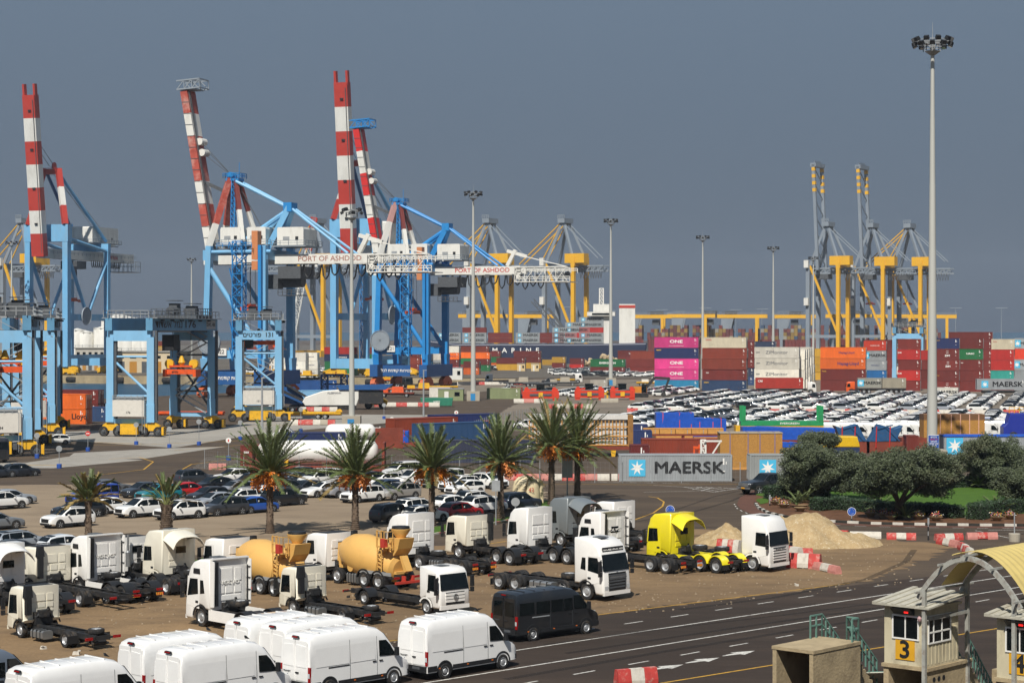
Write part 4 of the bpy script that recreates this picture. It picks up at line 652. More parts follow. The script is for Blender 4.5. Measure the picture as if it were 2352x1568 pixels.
# ---------------------------------------------------------------- light masts
def mast(label, x, yb, yh, lamps=12, base=True, r0=.62, r1=.2, spread=2.1, plat=True):
    p = at(x, yb); d = ray(x, yh); H = HC + d.z * (p.y / d.y); t = thing('light_mast', label, 'light mast', p, 0, 'high light masts')
    z0 = 2.2 if base else 0
    if base: o = ob('mast_base', MB().bx(-1.5, 1.5, -1.3, 1.3, 0, 2.2).mesh('mast_base', M_CONC), t); ob('base_door', MB().bx(-.6, .5, -1.33, -1.28, .1, 1.7).mesh('base_door', mat('door blue', '2c7fb4', .5)), o)
    b = MB(); n = 6
    for i in range(n): a, c = i / n, (i + 1) / n; b.tube((0, 0, z0 + (H - z0) * a), (0, 0, z0 + (H - z0) * c), r0 + (r1 - r0) * a, r0 + (r1 - r0) * (c) + .015, n=14, caps=False)
    ob('pole', b.mesh('pole', M_MAST, 40), t)
    if plat: ob('platform', MB().rail([(-.9, -.9, H), (.9, -.9, H), (.9, .9, H), (-.9, .9, H), (-.9, -.9, H)], .8, 1, .035).lathe([(.25, -.5), (.9, -.05), (.9, 0)], (0, 0, H), n=10).mesh('platform', M_GALV), t)
    b = MB()
    for i in range(16): a0, a1 = 2 * pi * i / 16, 2 * pi * (i + 1) / 16; b.beam((spread * .8 * cos(a0), spread * .8 * sin(a0), H + 1.25), (spread * .8 * cos(a1), spread * .8 * sin(a1), H + 1.25), .08)
    for i in range(4): a0 = pi * i / 4; b.beam((-spread * .8 * cos(a0), -spread * .8 * sin(a0), H + 1.2), (spread * .8 * cos(a0), spread * .8 * sin(a0), H + 1.2), .07)
    b.tube((0, 0, H), (0, 0, H + 3.4), .06, .02); ob('lamp_ring', b.mesh('lamp_ring', M_GALV), t)
    lm = cached('floodlight', lambda: MB().box((.35, 0, 0), (.5, .62, .46), taper=.85).mesh('floodlight', M_BLACK)); lg = cached('floodglass', lambda: MB().box((.42, 0, -.235), (.42, .5, .02)).mesh('lens', M_LAMP))
    for i in range(lamps):
        a = 2 * pi * (i + .3) / lamps; o = ob('floodlight', lm, t, (spread * .78 * cos(a), spread * .78 * sin(a), H + (1.5 if i % 2 else .95)), (0, R(28), a)); ob('lens', lg, o)
mast('tallest light mast, standing in front of the crowded car park on the right', 2141, 1075, 118, 20, spread=2.4)
mast('light mast on a concrete block left of centre, before the cranes', 808, 985, 500, 8, r0=.5, spread=1.7); mast('light mast with blue-door base, tall, left of the far yellow cranes', 1087, 920, 455, 14); mast('light mast with blue-door base near the centre, right of the white ship tower', 1403, 885, 515, 14)
mast('light mast behind the pink containers', 1614, 870, 552, 14, base=False, spread=2.3); mast('light mast behind the white containers', 1776, 858, 576, 14, base=False, spread=2.3); mast('light mast left of the two raised far booms', 1868, 846, 598, 12, base=False, spread=2.2); mast('light mast at the far left beside the first crane', 27, 862, 564, 12, base=False, spread=2.2); mast('thin light mast between the first two cranes', 440, 846, 601, 10, base=False, spread=2.0)
def pole(label, x, yb, yt, r=.09, arm=None):
    p = at(x, yb); d = ray(x, yt); H = HC + d.z * (p.y / d.y); t = thing('lamp_post', label, 'lamp post', p); ob('pole', MB().tube((0, 0, 0), (0, 0, H), r, r * .6).mesh('pole', M_GALV), t); ob('lamp_head', MB().box((.2, 0, H), (.7, .2, .12)).mesh('lamp_head', M_GALV), t)
pole('slim grey post in front of the blue crane legs', 973, 965, 850, .2); pole('slim grey post right of the third gantry', 602, 985, 868, .22)
# ---------------------------------------------------------------- ship-to-shore cranes
def banded(t, name, p, q, w, h, cols, mats):    # a box beam of coloured lengths, each a part
    p, q = V(p), V(q); n = len(cols)
    for i, c in enumerate(cols): ob(name, MB().beam(p.lerp(q, i / n), p.lerp(q, (i + 1) / n), w, h).mesh(name, mats[c]), t)
def house(t, x0, x1, y0, y1, z0, z1, m=None):
    b = MB().bx(x0, x1, y0, y1, z0, z1); b.prism([(x0, z1), (x1, z1), (x1 - .2, z1 + .5), (x0 + .2, z1 + .5)], y0, y1); o = ob('machinery_house', b.mesh('machinery_house', m or M_CWHT), t)
    ob('house_rail', MB().rail([(x0 - 1, y1 + 1, z0), (x1 + 1, y1 + 1, z0), (x1 + 1, y0 - 1, z0), (x0 - 1, y0 - 1, z0), (x0 - 1, y1 + 1, z0)], 1.2, 2, .06).bx(x0 - 1, x1 + 1, y0 - 1, y1 + 1, z0 - .3, z0 - .02).mesh('house_rail', M_GREY), o)
    for i in range(2): ob('louvre', MB().box((x0 + (x1 - x0) * (.25 + .4 * i), y1 + .03, z0 + 1.8), (.8 + .9 * i, .06, .8)).mesh('louvre', M_BLACK if i == 0 else M_GALV), o)
def reel(t, x, y, z, r, m=None, ax='y'):
    b = MB(); b.lathe([(r, -.25), (r, .25), (r * .94, .25), (r * .94, -.25)], (x, y, z), ax, 28, caps=False)
    for i in range(24): a = 2 * pi * i / 24; b.beam((x, y, z), (x + (r * cos(a) if ax == 'y' else 0), y + (0 if ax == 'y' else r * cos(a)), z + r * sin(a)), .16)
    b.lathe([(r * .9, -.05), (r * .9, .05)], (x, y, z), ax, 28); ob('cable_reel', b.mesh('cable_reel', m or M_GREY), t)
def bogies(t, pts, m, l=7.):
    for x, y in pts:
        b = MB(); b.prism([(-l / 2, 1.0), (-l / 2 + .4, 2.0), (-.8, 3.1), (.8, 3.1), (l / 2 - .4, 2.0), (l / 2, 1.0)], -.7, .7)
        for i in range(4): b.lathe([(.45, -.5), (.45, .5)], (-l / 2 + .9 + i * (l - 1.8) / 3, 0, .45), 'y', 12)
        for i in (-1, 1): b.prism([(i * l / 4 - 1.6, .5), (i * l / 4 - 1.4, 1.3), (i * l / 4 + 1.4, 1.3), (i * l / 4 + 1.6, .5)], -.9, .9)
        ob('bogie', b.mesh('bogie', m), t, (x, y, 0), pi / 2)
def spreader(t, x, y, z, ztop, m, l=6., ax=0.):
    o = ob('spreader', MB().box((0, 0, 0), (2.4, l, .7)).box((0, 0, .7), (1.6, l * .5, .6)).box((0, l / 2, -.2), (2.4, .4, 1.)).box((0, -l / 2, -.2), (2.4, .4, 1.)).mesh('spreader', m), t, (x, y, z), ax); b = MB()
    for i in (-1, 1):
        for j in (-1, 1): b.beam((x + i * .7, y + j * l * .22, z + .7), (x + i * .7, y + j * l * .22, ztop), .09)
    ob('hoist_rope', b.mesh('hoist_rope', M_GREYD), t)
GH = R(252)
def crane_box(label, px, Y, num):            # tall modern crane, boom raised; +x over the water, y along the quay
    p = atY(px, 800, Y); p.z = 0; t = thing('ship_to_shore_crane', label, 'harbour crane', p, GH); g, s = 30., 8.
    for y in (s, -s):
        ob('waterside_leg', MB().beam((0, y, 3), (0, y, 50), 2.6, 2.2).mesh('waterside_leg', M_BLUE), t); ob('landside_leg', MB().beam((-g, y, 3), (-g, y, 48), 2.0, 1.8).mesh('landside_leg', M_BLUE), t)
        ob('sill_beam', MB().beam((-g, y, 21.5), (0, y, 21.5), 1.6, 2.4).mesh('sill_beam', M_BLUE), t); ob('upper_tie', MB().tube((-g, y, 47), (0, y, 51), .7).mesh('upper_tie', M_BLUE), t)
        ob('leg_brace', MB().tube((-g * .5, y, 22), (0, y, 46), .7, n=10).tube((-g * .5, y, 22), (-g, y, 44), .7, n=10).mesh('leg_brace', M_BLUE), t)
        banded(t, 'a_frame_leg', (1, y, 56), (-3, y * .35, 77), 2.0, 1.7, 'rwr' if y > 0 else 'rwr', {'r': M_CRED, 'w': M_CWHT}); ob('back_stay', MB().tube((-3, y * .3, 76), (-g - 2, y * .8, 51), .65).mesh('back_stay', M_BLUE3 if y < 0 else M_BLUE), t)
    ob('portal_beam', MB().bx(-1.6, 1.4, -s - 1.3, s + 1.3, 49.6, 56).mesh('portal_beam', M_BLUE), t); ob('portal_beam', MB().bx(-g - 1, -g + 1, -s - 1, s + 1, 47, 50).mesh('portal_beam', M_BLUE), t)
    ob('base_beam', MB().bx(-1, 1, -s - 1, s + 1, 3, 6.5).bx(-g - 1, -g + 1, -s - 1, s + 1, 3, 6).mesh('base_beam', M_BLUE), t); bogies(t, [(0, s), (0, -s), (-g, s), (-g, -s)], M_YEL, 9)
    ob('base_beam', MB().bx(-g, 0, s - .6, s + .6, 6, 7.4).mesh('base_beam', M_BLUE), t)
    ob('main_girder', MB().bx(-62, 5, -2, 2, 43.5, 47).mesh('main_girder', M_CWHT), t); ob('walkway', MB().rail([(-62, 3, 45), (4, 3, 45)], 1.1, 3, .05).rail([(-62, -3, 45), (4, -3, 45)], 1.1, 3, .05).mesh('walkway', M_GREY), t)
    h0 = V((5.5, 0, 44)); h1 = V((12, 0, 103)); banded(t, 'boom_section', h0, h1, 5.0, 3.2, 'rwrwrwr', {'r': M_CRED, 'w': M_CWHT})
    for y in (-2.2, 2.2): ob('boom_tip_fork', MB().beam(h1 + V((0, y, -1)), h1 + V((.6, y, 4)), .8, 1.8).mesh('boom_tip_fork', M_CRED), t)
    ob('boom_ladder', MB().beam(h0 + V((1.7, 1.9, 1)), h1 + V((1.7, 1.9, -2)), .22).mesh('boom_ladder', M_GREYD), t)
    for f in (.2, .42, .66, .9): ob('boom_lamp', MB().box(h0.lerp(h1, f) + V((1.8, .3, 0)), (.3, 1.2, .7)).mesh('boom_lamp', M_BLACK), t)
    b = MB()
    for y in (-1, 1): b.beam((-3, y, 78), h0.lerp(h1, .72) + V((-1.6, y, 0)), .14); b.beam((-3, y, 77), (-38, y, 56), .12); b.beam((-4, y, 78), (-34, y, 57), .1)
    ob('boom_rope', b.mesh('boom_rope', M_GREYD), t); ob('sheave_platform', MB().rail([(-5, -3, 76), (-1, -3, 76), (-1, 3, 76), (-5, 3, 76)], 1.2, 1.5, .06).lathe([(1.5, -.2), (1.5, .2)], (-3, 1, 78), 'y', 14).bx(-4, -2, -2, 2, 75, 77).mesh('sheave_platform', M_CRED), t)
    house(t, -44, -24, -5, 5, 50.5, 56); house(t, -52, -46, -6, -1, 50, 54)
    ob('stair_tower', MB().lattice((-g - 2, -s - 2, 5), (-g - 2, -s - 2, 58), 2, 2, 12, .18).mesh('stair_tower', M_BLUE2), t); ob('trolley', MB().bx(-22, -15, -3.5, 3.5, 40, 43).box((-12, 3, 39), (3, 3, 3.5)).mesh('trolley', M_GREYD), t); ob('trolley', MB().bx(-11, -9, 1.5, 4.5, 36, 41).mesh('operator_cabin', M_CWHT), t)
    spreader(t, -18, 0, 28, 40, M_ORG); reel(t, -12, s + 1.4, 22, 3.4); b = MB()
    for i in range(14): x = -26 - i * 1.6; b.path([(x, 3.4, 43.4), (x - .3, 3.4, 41.4), (x - .8, 3.4, 40.8), (x - 1.3, 3.4, 41.4), (x - 1.6, 3.4, 43.4)], .16, 5)
    ob('festoon_cable', b.mesh('festoon_cable', M_BLACK), t); letter(HE('אשדוד'), t, (-46, 2.02, 45.2), (pi / 2, 0, pi), 2.4, M_LRD, .04)
    ob('end_platform', MB().rail([(-62, -5, 40), (-52, -5, 40), (-52, 5, 40), (-62, 5, 40), (-62, -5, 40)], 4, 2, .08).bx(-62, -52, -5, 5, 39.7, 39.95).mesh('end_platform', M_GREY), t)
    return t
crane_box('sky-blue crane with tall red and white box boom at the far left', 110, 744, '232'); crane_box('sky-blue crane with the tallest red and white box boom, in the middle', 816, 707, '222')
GB = R(162)
def crane_frame(label, px, Y, blue, num, old):   # older crane with slab boom and lettered girder; +y faces the camera
    p = atY(px, 800, Y); p.z = 0; t = thing('ship_to_shore_crane', label, 'harbour crane', p, GB); g, s = 15.3, 8.; mr = {'r': mat('weathered crane red', 'a8493a', .6, var=.3, scale=.5, dirt='b8a498', damt=.6, dscale=.25) if old else M_CRED2, 'w': M_CWHT, 'p': mat('faded pink', 'b98d86', .6), 'b': M_BLUE2, 'l': blue}
    for y in (s, -s):
        ob('waterside_leg', MB().beam((0, y, 9), (-.8, y, 37), 1.9, 1.6, w2=1.5, h2=1.4).mesh('waterside_leg', blue), t); ob('landside_leg', MB().beam((-g, y, 9), (-g, y, 37), 1.8, 1.6).mesh('landside_leg', blue), t)
        [ob('lower_leg', MB().beam((xx, y, 9.5), (xx, y, 3), 1.9, 3.2, w2=1.6, h2=1.4).mesh('lower_leg', blue), t) for xx in (0, -g)]
        ob('leg_brace', MB().tube((-.5, y, 32), (-g + 1, y, 12), .62, n=10).mesh('leg_brace', blue), t); ob('upper_tie', MB().tube((0, y, 35.5), (-g - 2, y, 35.5), .45).mesh('upper_tie', blue), t)
        ob('portal_beam', MB().beam((0, y, 10.5), (-g, y, 10.5), 1.2, 2).mesh('portal_beam', blue), t)
    ob('base_beam', MB().bx(-1.2, 1.2, -s - 3, s + 3, 3, 6.5).bx(-g - 1.2, -g + 1.2, -s - 3, s + 3, 3, 6.5).mesh('base_beam', M_BLUE3), t); ob('name_board', MB().bx(-1.4 - g * 0, -1.25, 0, 0, 0, 0).bx(-g - 1, -g + 1, s + 3.02, s + 3.06, 3.6, 5.9).mesh('name_board', M_BLUE3), t)
    bogies(t, [(0, s), (0, -s), (-g, s), (-g, -s)], mat('rail bogie orange', 'b5562a', .6, var=.25, scale=1), 8)
    ob('cross_beam', MB().bx(-1, 1, -s, s, 33.5, 36).bx(-g - 1, -g + 1, -s, s, 33.5, 36).mesh('cross_beam', blue), t)
    L = 36.; ob('main_girder', MB().bx(-g - 27, 3, 2.4, 3.6, 32.6, 34.9).bx(-g - 27, 3, -3.6, -2.4, 32.6, 34.9).mesh('main_girder', M_CWHT), t); letter('PORT OF ASHDOD', t, (-g - 15.5, 3.62, 33.75), (pi / 2, 0, pi), 1.75, M_LRD if not old else mat('faded lettering', '9c6a5c', .7), .02, 1.12)
    ob('end_platform', MB().rail([(-g - 42, 4, 30.5), (-g - 26, 4, 30.5)], 1.3, 2, .09).rail([(-g - 42, 4, 33), (-g - 26, 4, 33)], 1.3, 2, .09).rail([(-g - 42, -4, 33), (-g - 26, -4, 33)], 1.3, 2, .09).lattice((-g - 41, 3.5, 32.5), (-g - 25.5, 3.5, 32.5), 1.4, 4.2, 5, .16).beam((-g - 41, 3.5, 34.6), (-g - 29, 3.5, 37.5), .25).bx(-g - 42, -g - 26, -4, 4, 30.2, 30.4).mesh('end_platform', M_CWHT), t); ob('girder_head', MB().beam((-g - 23, 3, 35), (-g - 25.5, 3, 39.5), 1.2, 1.).beam((-g - 23, 3, 39.3), (-g - 29, 3, 37.6), 1.0, .9).beam((-g - 25, 3, 34), (-g - 27, 3, 31), 1.).mesh('girder_head', M_CWHT), t)
    b = MB(); rg = random.Random(3)
    for i in range(13):
        x = -g - 4 - i * 2.35; dp = rg.uniform(2.6, 4.2)
        for o in (0, .25): b.path([(x, 3 + o, 32.4), (x - .25, 3 + o, 32.4 - dp * .75), (x - .9, 3 + o, 32.4 - dp), (x - 1.6, 3 + o, 32.4 - dp * .75), (x - 2.1, 3 + o, 32.4)], .15, 5)
    ob('festoon_cable', b.mesh('festoon_cable', M_BLACK), t)
    h0, h1 = V((2.2, 0, 36.5)), V((9.2, 0, 76)); banded(t, 'boom_section', h0, h1, 4.6, 1.9, 'wrwrrwr' if old else 'wrwrwr', mr)
    b = MB()
    for i in range(14): f = i / 14; c = h0.lerp(h1, f); b.beam(c + V((1, 2.32, 0)), c + V((-1, 2.32, 0)), .12)
    b.beam(h0 + V((-1.3, 1.4, 0)), h1 + V((-1.3, 1.4, 0)), .18).beam(h0 + V((-1.3, 2.0, 0)), h1 + V((-1.3, 2.0, 0)), .18); ob('boom_ladder', b.mesh('boom_ladder', M_GREYD), t)
    ob('boom_tip', MB().lattice(h1 + V((1.8, 0, 1.4)), h1 + V((-4.5, 0, 1.8)), 5, 2.2, 3, .2).bx(h1.x - 3.2, h1.x + 1.8, -2.5, 2.5, h1.z + .3, h1.z + .6).mesh('boom_tip', M_GREY if old else M_BLUE2), t)
    ob('boom_sheaves', MB().lathe([(.9, -1.5), (.9, 1.5)], tuple(h0.lerp(h1, .68) + V((-1.7, 0, 0))), 'y', 12).lathe([(.9, -1.5), (.9, 1.5)], tuple(h0.lerp(h1, .61) + V((-1.9, 0, 0))), 'y', 12).mesh('boom_sheaves', M_CWHT), t)
    A = V((-3.8, 0, 54))
    for y in (3.4, -3.4): banded(t, 'mast_leg', (1.2, y * 1.3, 37), A + V((1., y * .25, 0)), 1.8, 1.3, 'wrr' if old else 'wwp', mr); banded(t, 'mast_leg', (-8, y * 1.3, 38), A + V((-.6, y * .25, 0)), 1.1, 1.0, 'wr', {'w': M_CWHT, 'r': mat('dark red brown', '6e2e28', .6)})
    ob('mast_ladder', MB().lattice((-4.2, 2, 38), (-4.2, 1, 54), 1., 1., 12, .12).mesh('mast_ladder', M_BLUE2), t)
    ob('mast_head', MB().rail([(-6, -2, 54), (-1.5, -2, 54), (-1.5, 2, 54), (-6, 2, 54), (-6, -2, 54)], 1.2, 1.2, .07).bx(-5.5, -2, -1.6, 1.6, 53.4, 54).lathe([(.8, -1.2), (.8, 1.2)], (-3, 0, 54.8), 'y', 12).tube((-5, 0, 54), (-5, 0, 58), .08).mesh('mast_head', M_BLUE2), t)
    B = V((-g - 3.5, 0, 46.6))
    ob('fore_stay', MB().tube(A + V((-1, 1.5, -.8)), B + V((.5, 1, 0)), .4).tube(A + V((-1, -1.5, -.8)), B + V((.5, -1, 0)), .4).mesh('fore_stay', blue), t); ob('back_stay', MB().tube(B + V((-1, 1, -.5)), (-g - 20, 3, 35), .35).tube(B + V((-1, -1, -.5)), (-g - 20, -3, 35), .35).mesh('back_stay', blue), t)
    for y in (3, -3): ob('rear_frame_leg', MB().beam(B + V((0, y * .3, 0)), (-g + 1.2, y, 36.5), 1.5, 1.4).mesh('rear_frame_leg', blue), t); ob('rear_frame_brace', MB().tube(B + V((.6, y * .3, -1)), (-4, y, 36), .65).mesh('rear_frame_brace', blue), t)
    ob('rear_frame_head', MB().box(B, (2.2, 3.6, 2.2)).mesh('rear_frame_head', M_BLUE2), t)
    ob('boom_rope', MB().beam(A, h0.lerp(h1, .68) + V((-1.8, .8, 0)), .12).beam(A, h0.lerp(h1, .64) + V((-1.8, -.8, 0)), .12).beam(A, h0.lerp(h1, .6) + V((-1.9, 0, 0)), .12).beam(A, (-12, 2, 42), .1).beam(A, (-10, -2, 42), .1).beam(A + V((3, 0, -3)), h0.lerp(h1, .42) + V((-1, 0, 0)), .8, .8).mesh('boom_rope', M_GREYD), t)
    house(t, -7.5, -2, -3.5, 4.5, 37.4, 41.2); house(t, -14, -9, -3, 4, 37.4, 41.2); house(t, -g - 9, -g - 2, -3.5, 4.5, 37.0, 41.0)
    ob('lift_box', MB().bx(-g + 1, -g + 2.6, s - 1, s + 1.2, 33.5, 40.5).bx(-g + 1, -g + 2.6, s - 1, s + 1.2, 31, 33.2).mesh('lift_box', mat('lift orange', 'c07a4c', .6)), t); ob('rack_mast', MB().beam((-g + .2, s + 1.5, 8), (-g + .2, s + 1.5, 37), .8).mesh('rack_mast', M_BLUE2), t)
    b = MB(); b.lattice((-g + 6, s + 1, 9), (-g + 6, s + 1, 38), 2.6, 2.2, 11, .16)
    for i in range(9): z = 9 + i * 3.2; b.beam((-g + 7.2, s + 2.2, z), (-g + 3.2 if i % 2 else -g + 8, s + 2.2, z + 3.2), .5, .12)
    b.rail([(-g + 2, s + 2.4, 36.3), (-4, s + 2.4, 36.3)], 1.2, 1.5, .06); ob('stair_tower', b.mesh('stair_tower', M_BLUE2), t); ob('trolley', MB().bx(-g - 8, -g - 2, -4, 4, 29, 32).lathe([(1.6, -3), (1.6, 3)], (-g - 4, 0, 28.5), 'x', 12).rail([(-g - 8, 4, 25), (-g - 2, 4, 25)], 1.2, 1.2, .08).bx(-g - 8, -g - 2, 0, 4, 24.8, 25).mesh('trolley', M_GREYD), t); ob('operator_cabin', MB().bx(-g - 2, -g + 1, 1, 4, 26.5, 30).mesh('operator_cabin', M_GREYD), t)
    spreader(t, -8, 0, 22, 32, M_ORG); reel(t, -1.5, s + 1.6, 13.5, 3.0); o = ob('number_board', MB().bx(-5.9, -3.4, s + 1.0, s + 1.1, 10.2, 12).mesh('number_board', M_WHITE), t); letter(num, o, (-4.65, s + 1.12, 11.1), (pi / 2, 0, pi), 1.4, M_LBK, .03)
    for x in (0,): o = ob('sill_board', MB().bx(-11.5, -3, s + 3.1, s + 3.3, 3.2, 6.4).mesh('sill_board', M_BLUE3), t); letter(HE('בטיחות קודמת לכל'), o, (-7.2, s + 3.34, 4.8), (pi / 2, 0, pi), 1.2, M_LWH, .02)
    return t
crane_frame('pale blue crane with weathered boom and faded lettered girder, second from the left', 508, 495.6, M_BLUE, '22', True); crane_frame('strong blue crane with red and white boom and red lettered girder, right of centre', 890, 588.6, M_BLUE2, '221', False)
# ---------------------------------------------------------------- rubber-tyred gantries
M_RTG = mat('gantry blue', '7db0d2', .5, var=.1, scale=.4, dirt='9aa6a8', damt=.3, dscale=.3, streak=.4)
def rtg(label, px, num, hd=78., span=26., sep=6.6, H=16.2, trolley=.8, spread=9.5, near_text=False, sc=1., stairs=True):
    """px: column and row on the ground under the middle of the near side frame"""
    t = thing('gantry_crane', label, 'gantry crane', at(*px) if not isinstance(px, V) else px, R(hd), 'rubber-tyred gantries'); s = sep / 2
    for k, x in enumerate((0, span)):
        for y in (s, -s):
            ob('leg', MB().beam((x, y, 2.2), (x, y, H - 1), 1.15, 1.15).beam((x, y, 2.2), (x, y, 5), 1.3, 1.3).mesh('leg', M_RTG), t); ob('cable_duct', MB().bx(x - .25, x + .25, y - .95, y - .6, 2.5, H).mesh('cable_duct', M_GREYD), t)
            w = MB(); w.prism([(-1.5, 1.25), (-1.2, 1.8), (-.5, 2.2), (.5, 2.2), (1.2, 1.8), (1.5, 1.25), (.4, .9), (-.4, .9)], -.34, .34); ob('wheel_carrier', w.mesh('wheel_carrier', M_YEL), t, (x, y, 0), pi / 2)
            for d in (-1.15, 1.15): wheel(t, (x - .05, y + d, .78), .78, .74, False, truck=True, rot=(0, 0, pi / 2))
            o = ob('hazard_guard', MB().bx(x - .45, x - .38, y - 2.05, y - 1.95 + .2, .3, 1.5).bx(x - .6, x + .5, y - 2.15, y - 2.0, .25, 1.55).mesh('hazard_guard', M_YEL), t)
            h = MB()
            for i in range(4): h.add([(x - .61, y - 2.15 + .0, .3 + i * .3), (x + .5, y - 2.155, .3 + i * .3 + .25), (x + .5, y - 2.155, .45 + i * .3 + .25), (x - .61, y - 2.155, .45 + i * .3)], [(0, 1, 2, 3)])
            ob('hazard_stripe', h.mesh('hazard_stripe', M_LBK), o)
        ob('end_beam', MB().bx(x - .5, x + .5, -s, s, H - 1.6, H).mesh('end_beam', M_RTG), t); ob('sill_beam', MB().bx(x - .35, x + .35, -s, s, 2.0, 2.7).mesh('sill_beam', M_RTG), t)
        if k == 0: ob('frame_brace', MB().tube((x, s, 12.2), (x, -s, 12.2), .16).tube((x, s, 12), (x, -s, 6.2), .2).tube((x, s, 6.2), (x, -s, 6.2), .16).mesh('frame_brace', M_RTG), t)
        elif stairs:
            b = MB()
            for i in range(5): z = 2.6 + i * 2.9; y0, y1 = (s - .6, -s + .6) if i % 2 else (-s + .6, s - .6); b.beam((x - .9, y0, z), (x - .9, y1, z + 2.9), .7, .15); b.beam((x - 1.2, y0, z + 1), (x - 1.2, y1, z + 3.9), .07); b.beam((x - .55, y0, z + 1), (x - .55, y1, z + 3.9), .07)
            ob('stairway', b.mesh('stairway', M_GALV), t); ob('frame_brace', MB().tube((x, s, 12.2), (x, -s, 12.2), .16).tube((x, s, 6.2), (x, -s, 6.2), .16).beam((x, s, 12), (x, -s, 3), .3).beam((x, -s, 12), (x, s, 3), .3).mesh('frame_brace', M_GREYD), t)
    for y in (s, -s): ob('girder', MB().bx(-1, span + 1, y - .55, y + .55, H, H + 1.9).mesh('girder', mat('gantry girder blue', '5a8cab', .5, var=.15, scale=.4)), t); ob('girder_walkway', MB().rail([(-1, y * 1.25, H + 1.9), (span + 1, y * 1.25, H + 1.9)], 1.15, 1.6, .05).bx(-1, span + 1, y * 1.25 - .5, y * 1.25 + .3, H + 1.85, H + 1.95).mesh('girder_walkway', M_GALV), t)
    for i in range(6): ob('work_lamp', MB().box((2 + i * span / 6.5, -s - 1, H + 1.6), (.5, .5, .25)).mesh('work_lamp', M_BLACK), t)
    ob('cross_walkway', MB().rail([(-1.2, s, H + 1.9), (-1.2, -s, H + 1.9)], 1.15, 1.4, .05).mesh('cross_walkway', M_GALV), t)
    # near-end machinery
    ob('power_house', MB().bx(-1.3, .9, -s + .75, s - .75, 3.1, 5.6).mesh('power_house', mat('power house white', 'c9c4ba', .6, var=.08)), t); ob('power_house_rail', MB().rail([(-1.3, s - .8, 5.6), (-1.3, -s + .8, 5.6)], .7, 1, .04).bx(-.9, .5, -s + 1.2, s - 1.2, 5.6, 6.1).mesh('power_house_rail', M_GALV), t); ob('engine_cabinet', MB().bx(-1.1, .9, -s + 1.9, s - 1.9, .35, 1.95).mesh('engine_cabinet', M_YEL), t); ob('side_cabinet', MB().bx(-.9, .3, s - 1.75, s - 1.2, .9, 1.7).bx(-.9, .3, -s + 1.2, -s + 1.75, .9, 1.7).mesh('side_cabinet', M_GREYD), t); ob('ladder', MB().beam((-1.35, -s + .6, .6), (-1.35, -s + .6, 5.6), .06).beam((-1.35, -s + 1.0, .6), (-1.35, -s + 1.0, 5.6), .06).mesh('ladder', M_GALV), t)
    x = span * trolley; z = H + 1.95
    b = MB(); b.bx(x - 3.5, x + 3.5, -s - .6, s + .6, z, z + .5); b.lathe([(.7, -1.2), (.7, 1.2)], (x - 2, .8, z + 1.2), 'x', 12).lathe([(.7, -1.2), (.7, 1.2)], (x + 1.6, -.8, z + 1.2), 'x', 12).box((x, 1.2, z + 1.4), (1.6, 1.4, 2.2)).box((x + .5, -1.6, z + 1.2), (1.4, 1.6, 1.8)); b.rail([(x - 3.5, -s - .6, z + .5), (x + 3.5, -s - .6, z + .5)], 1.1, 1, .05).rail([(x - 3.5, s + .6, z + .5), (x - 3.5, -s - .6, z + .5)], 1.1, 1, .05).bx(x - 1.4, x + 1.2, .2, 2.2, z + 2.9, z + 3.0).bx(x - .8, x + 2.4, -2.6, -.6, z + 2.4, z + 2.5); ob('trolley', b.mesh('trolley', M_GREYD), t); ob('trolley_frame', MB().bx(x - 3, x + 3, -s, s, z - 2.2, z - 1.9).bx(x - 1, x + 1.6, 1, s - .3, z - 5.2, z - 2.6).mesh('operator_cabin', M_BLACK), t)
    o = ob('spreader', MB().box((0, 0, 0), (1.3, sep - 1.2, .8)).box((0, sep / 2 - .7, -.2), (2.3, .5, 1.2)).box((0, -sep / 2 + .7, -.2), (2.3, .5, 1.2)).box((0, 0, .9), (1.2, sep * .6, .3)).mesh('spreader', M_ORG), t, (x, 0, spread)); letter('smits', o, (-.68, .9, 0), (pi / 2, 0, -pi / 2), .55, M_LBK, .03)
    b = MB(); [b.lathe([(.75, -.3), (.75, .3)], (0, yy, 1.3), 'x', 14) for yy in (sep / 2 - 1.2, -sep / 2 + 1.2)]; b.lathe([(.25, 0), (.6, .5), (.2, 1.6)], (0, 0, 1), n=10); ob('sheave', b.mesh('sheave', M_YEL), o)
    ob('hoist_rope', MB().beam((x, 1.6, spread + 1.6), (x, 1.6, H + 2), .07).beam((x, -1.6, spread + 1.6), (x, -1.6, H + 2), .07).mesh('hoist_rope', M_GREYD), t)
    yy = -s - .57; letter(HE('נמל אשדוד'), t, (span * .22, yy, H + .95), (pi / 2, 0, 0), 1.6, M_LBK, .02, 1.6); letter(num, t, (span * .56, yy, H + .95), (pi / 2, 0, 0), 1.6, M_LBK, .03, 2.2); o = ob('load_plate', MB().bx(span * .84, span * 1.0, yy - .03, yy, H + .25, H + 1.7).mesh('load_plate', M_GALV), t); letter('SWL 40t', o, (span * .92, yy - .04, H + .95), (pi / 2, 0, 0), .9, M_LBK, .03, 1.2)
    letter(num, t, (-1.32, 0, 3.7), (pi / 2, 0, -pi / 2), .5, M_LBK, .02)
    if near_text: letter(HE('פורטים') + '  ' + num, t, (-.53, 0, H - .75), (pi / 2, 0, -pi / 2), 1.1, M_LBK, .03)
    for y in (s, -s): letter(num, t, (-.6, y, 3.9), (pi / 2, 0, -pi / 2), .5, M_LBK, .02)
    return t
rtg('light blue gantry on tyres with a white power box, orange spreader lowered, left of centre', (302, 1002), '176'); rtg('light blue gantry behind the third palm crown, spreader out of sight', (594, 968), '131', 97., sep=7., near_text=True, trolley=.45, spread=14)
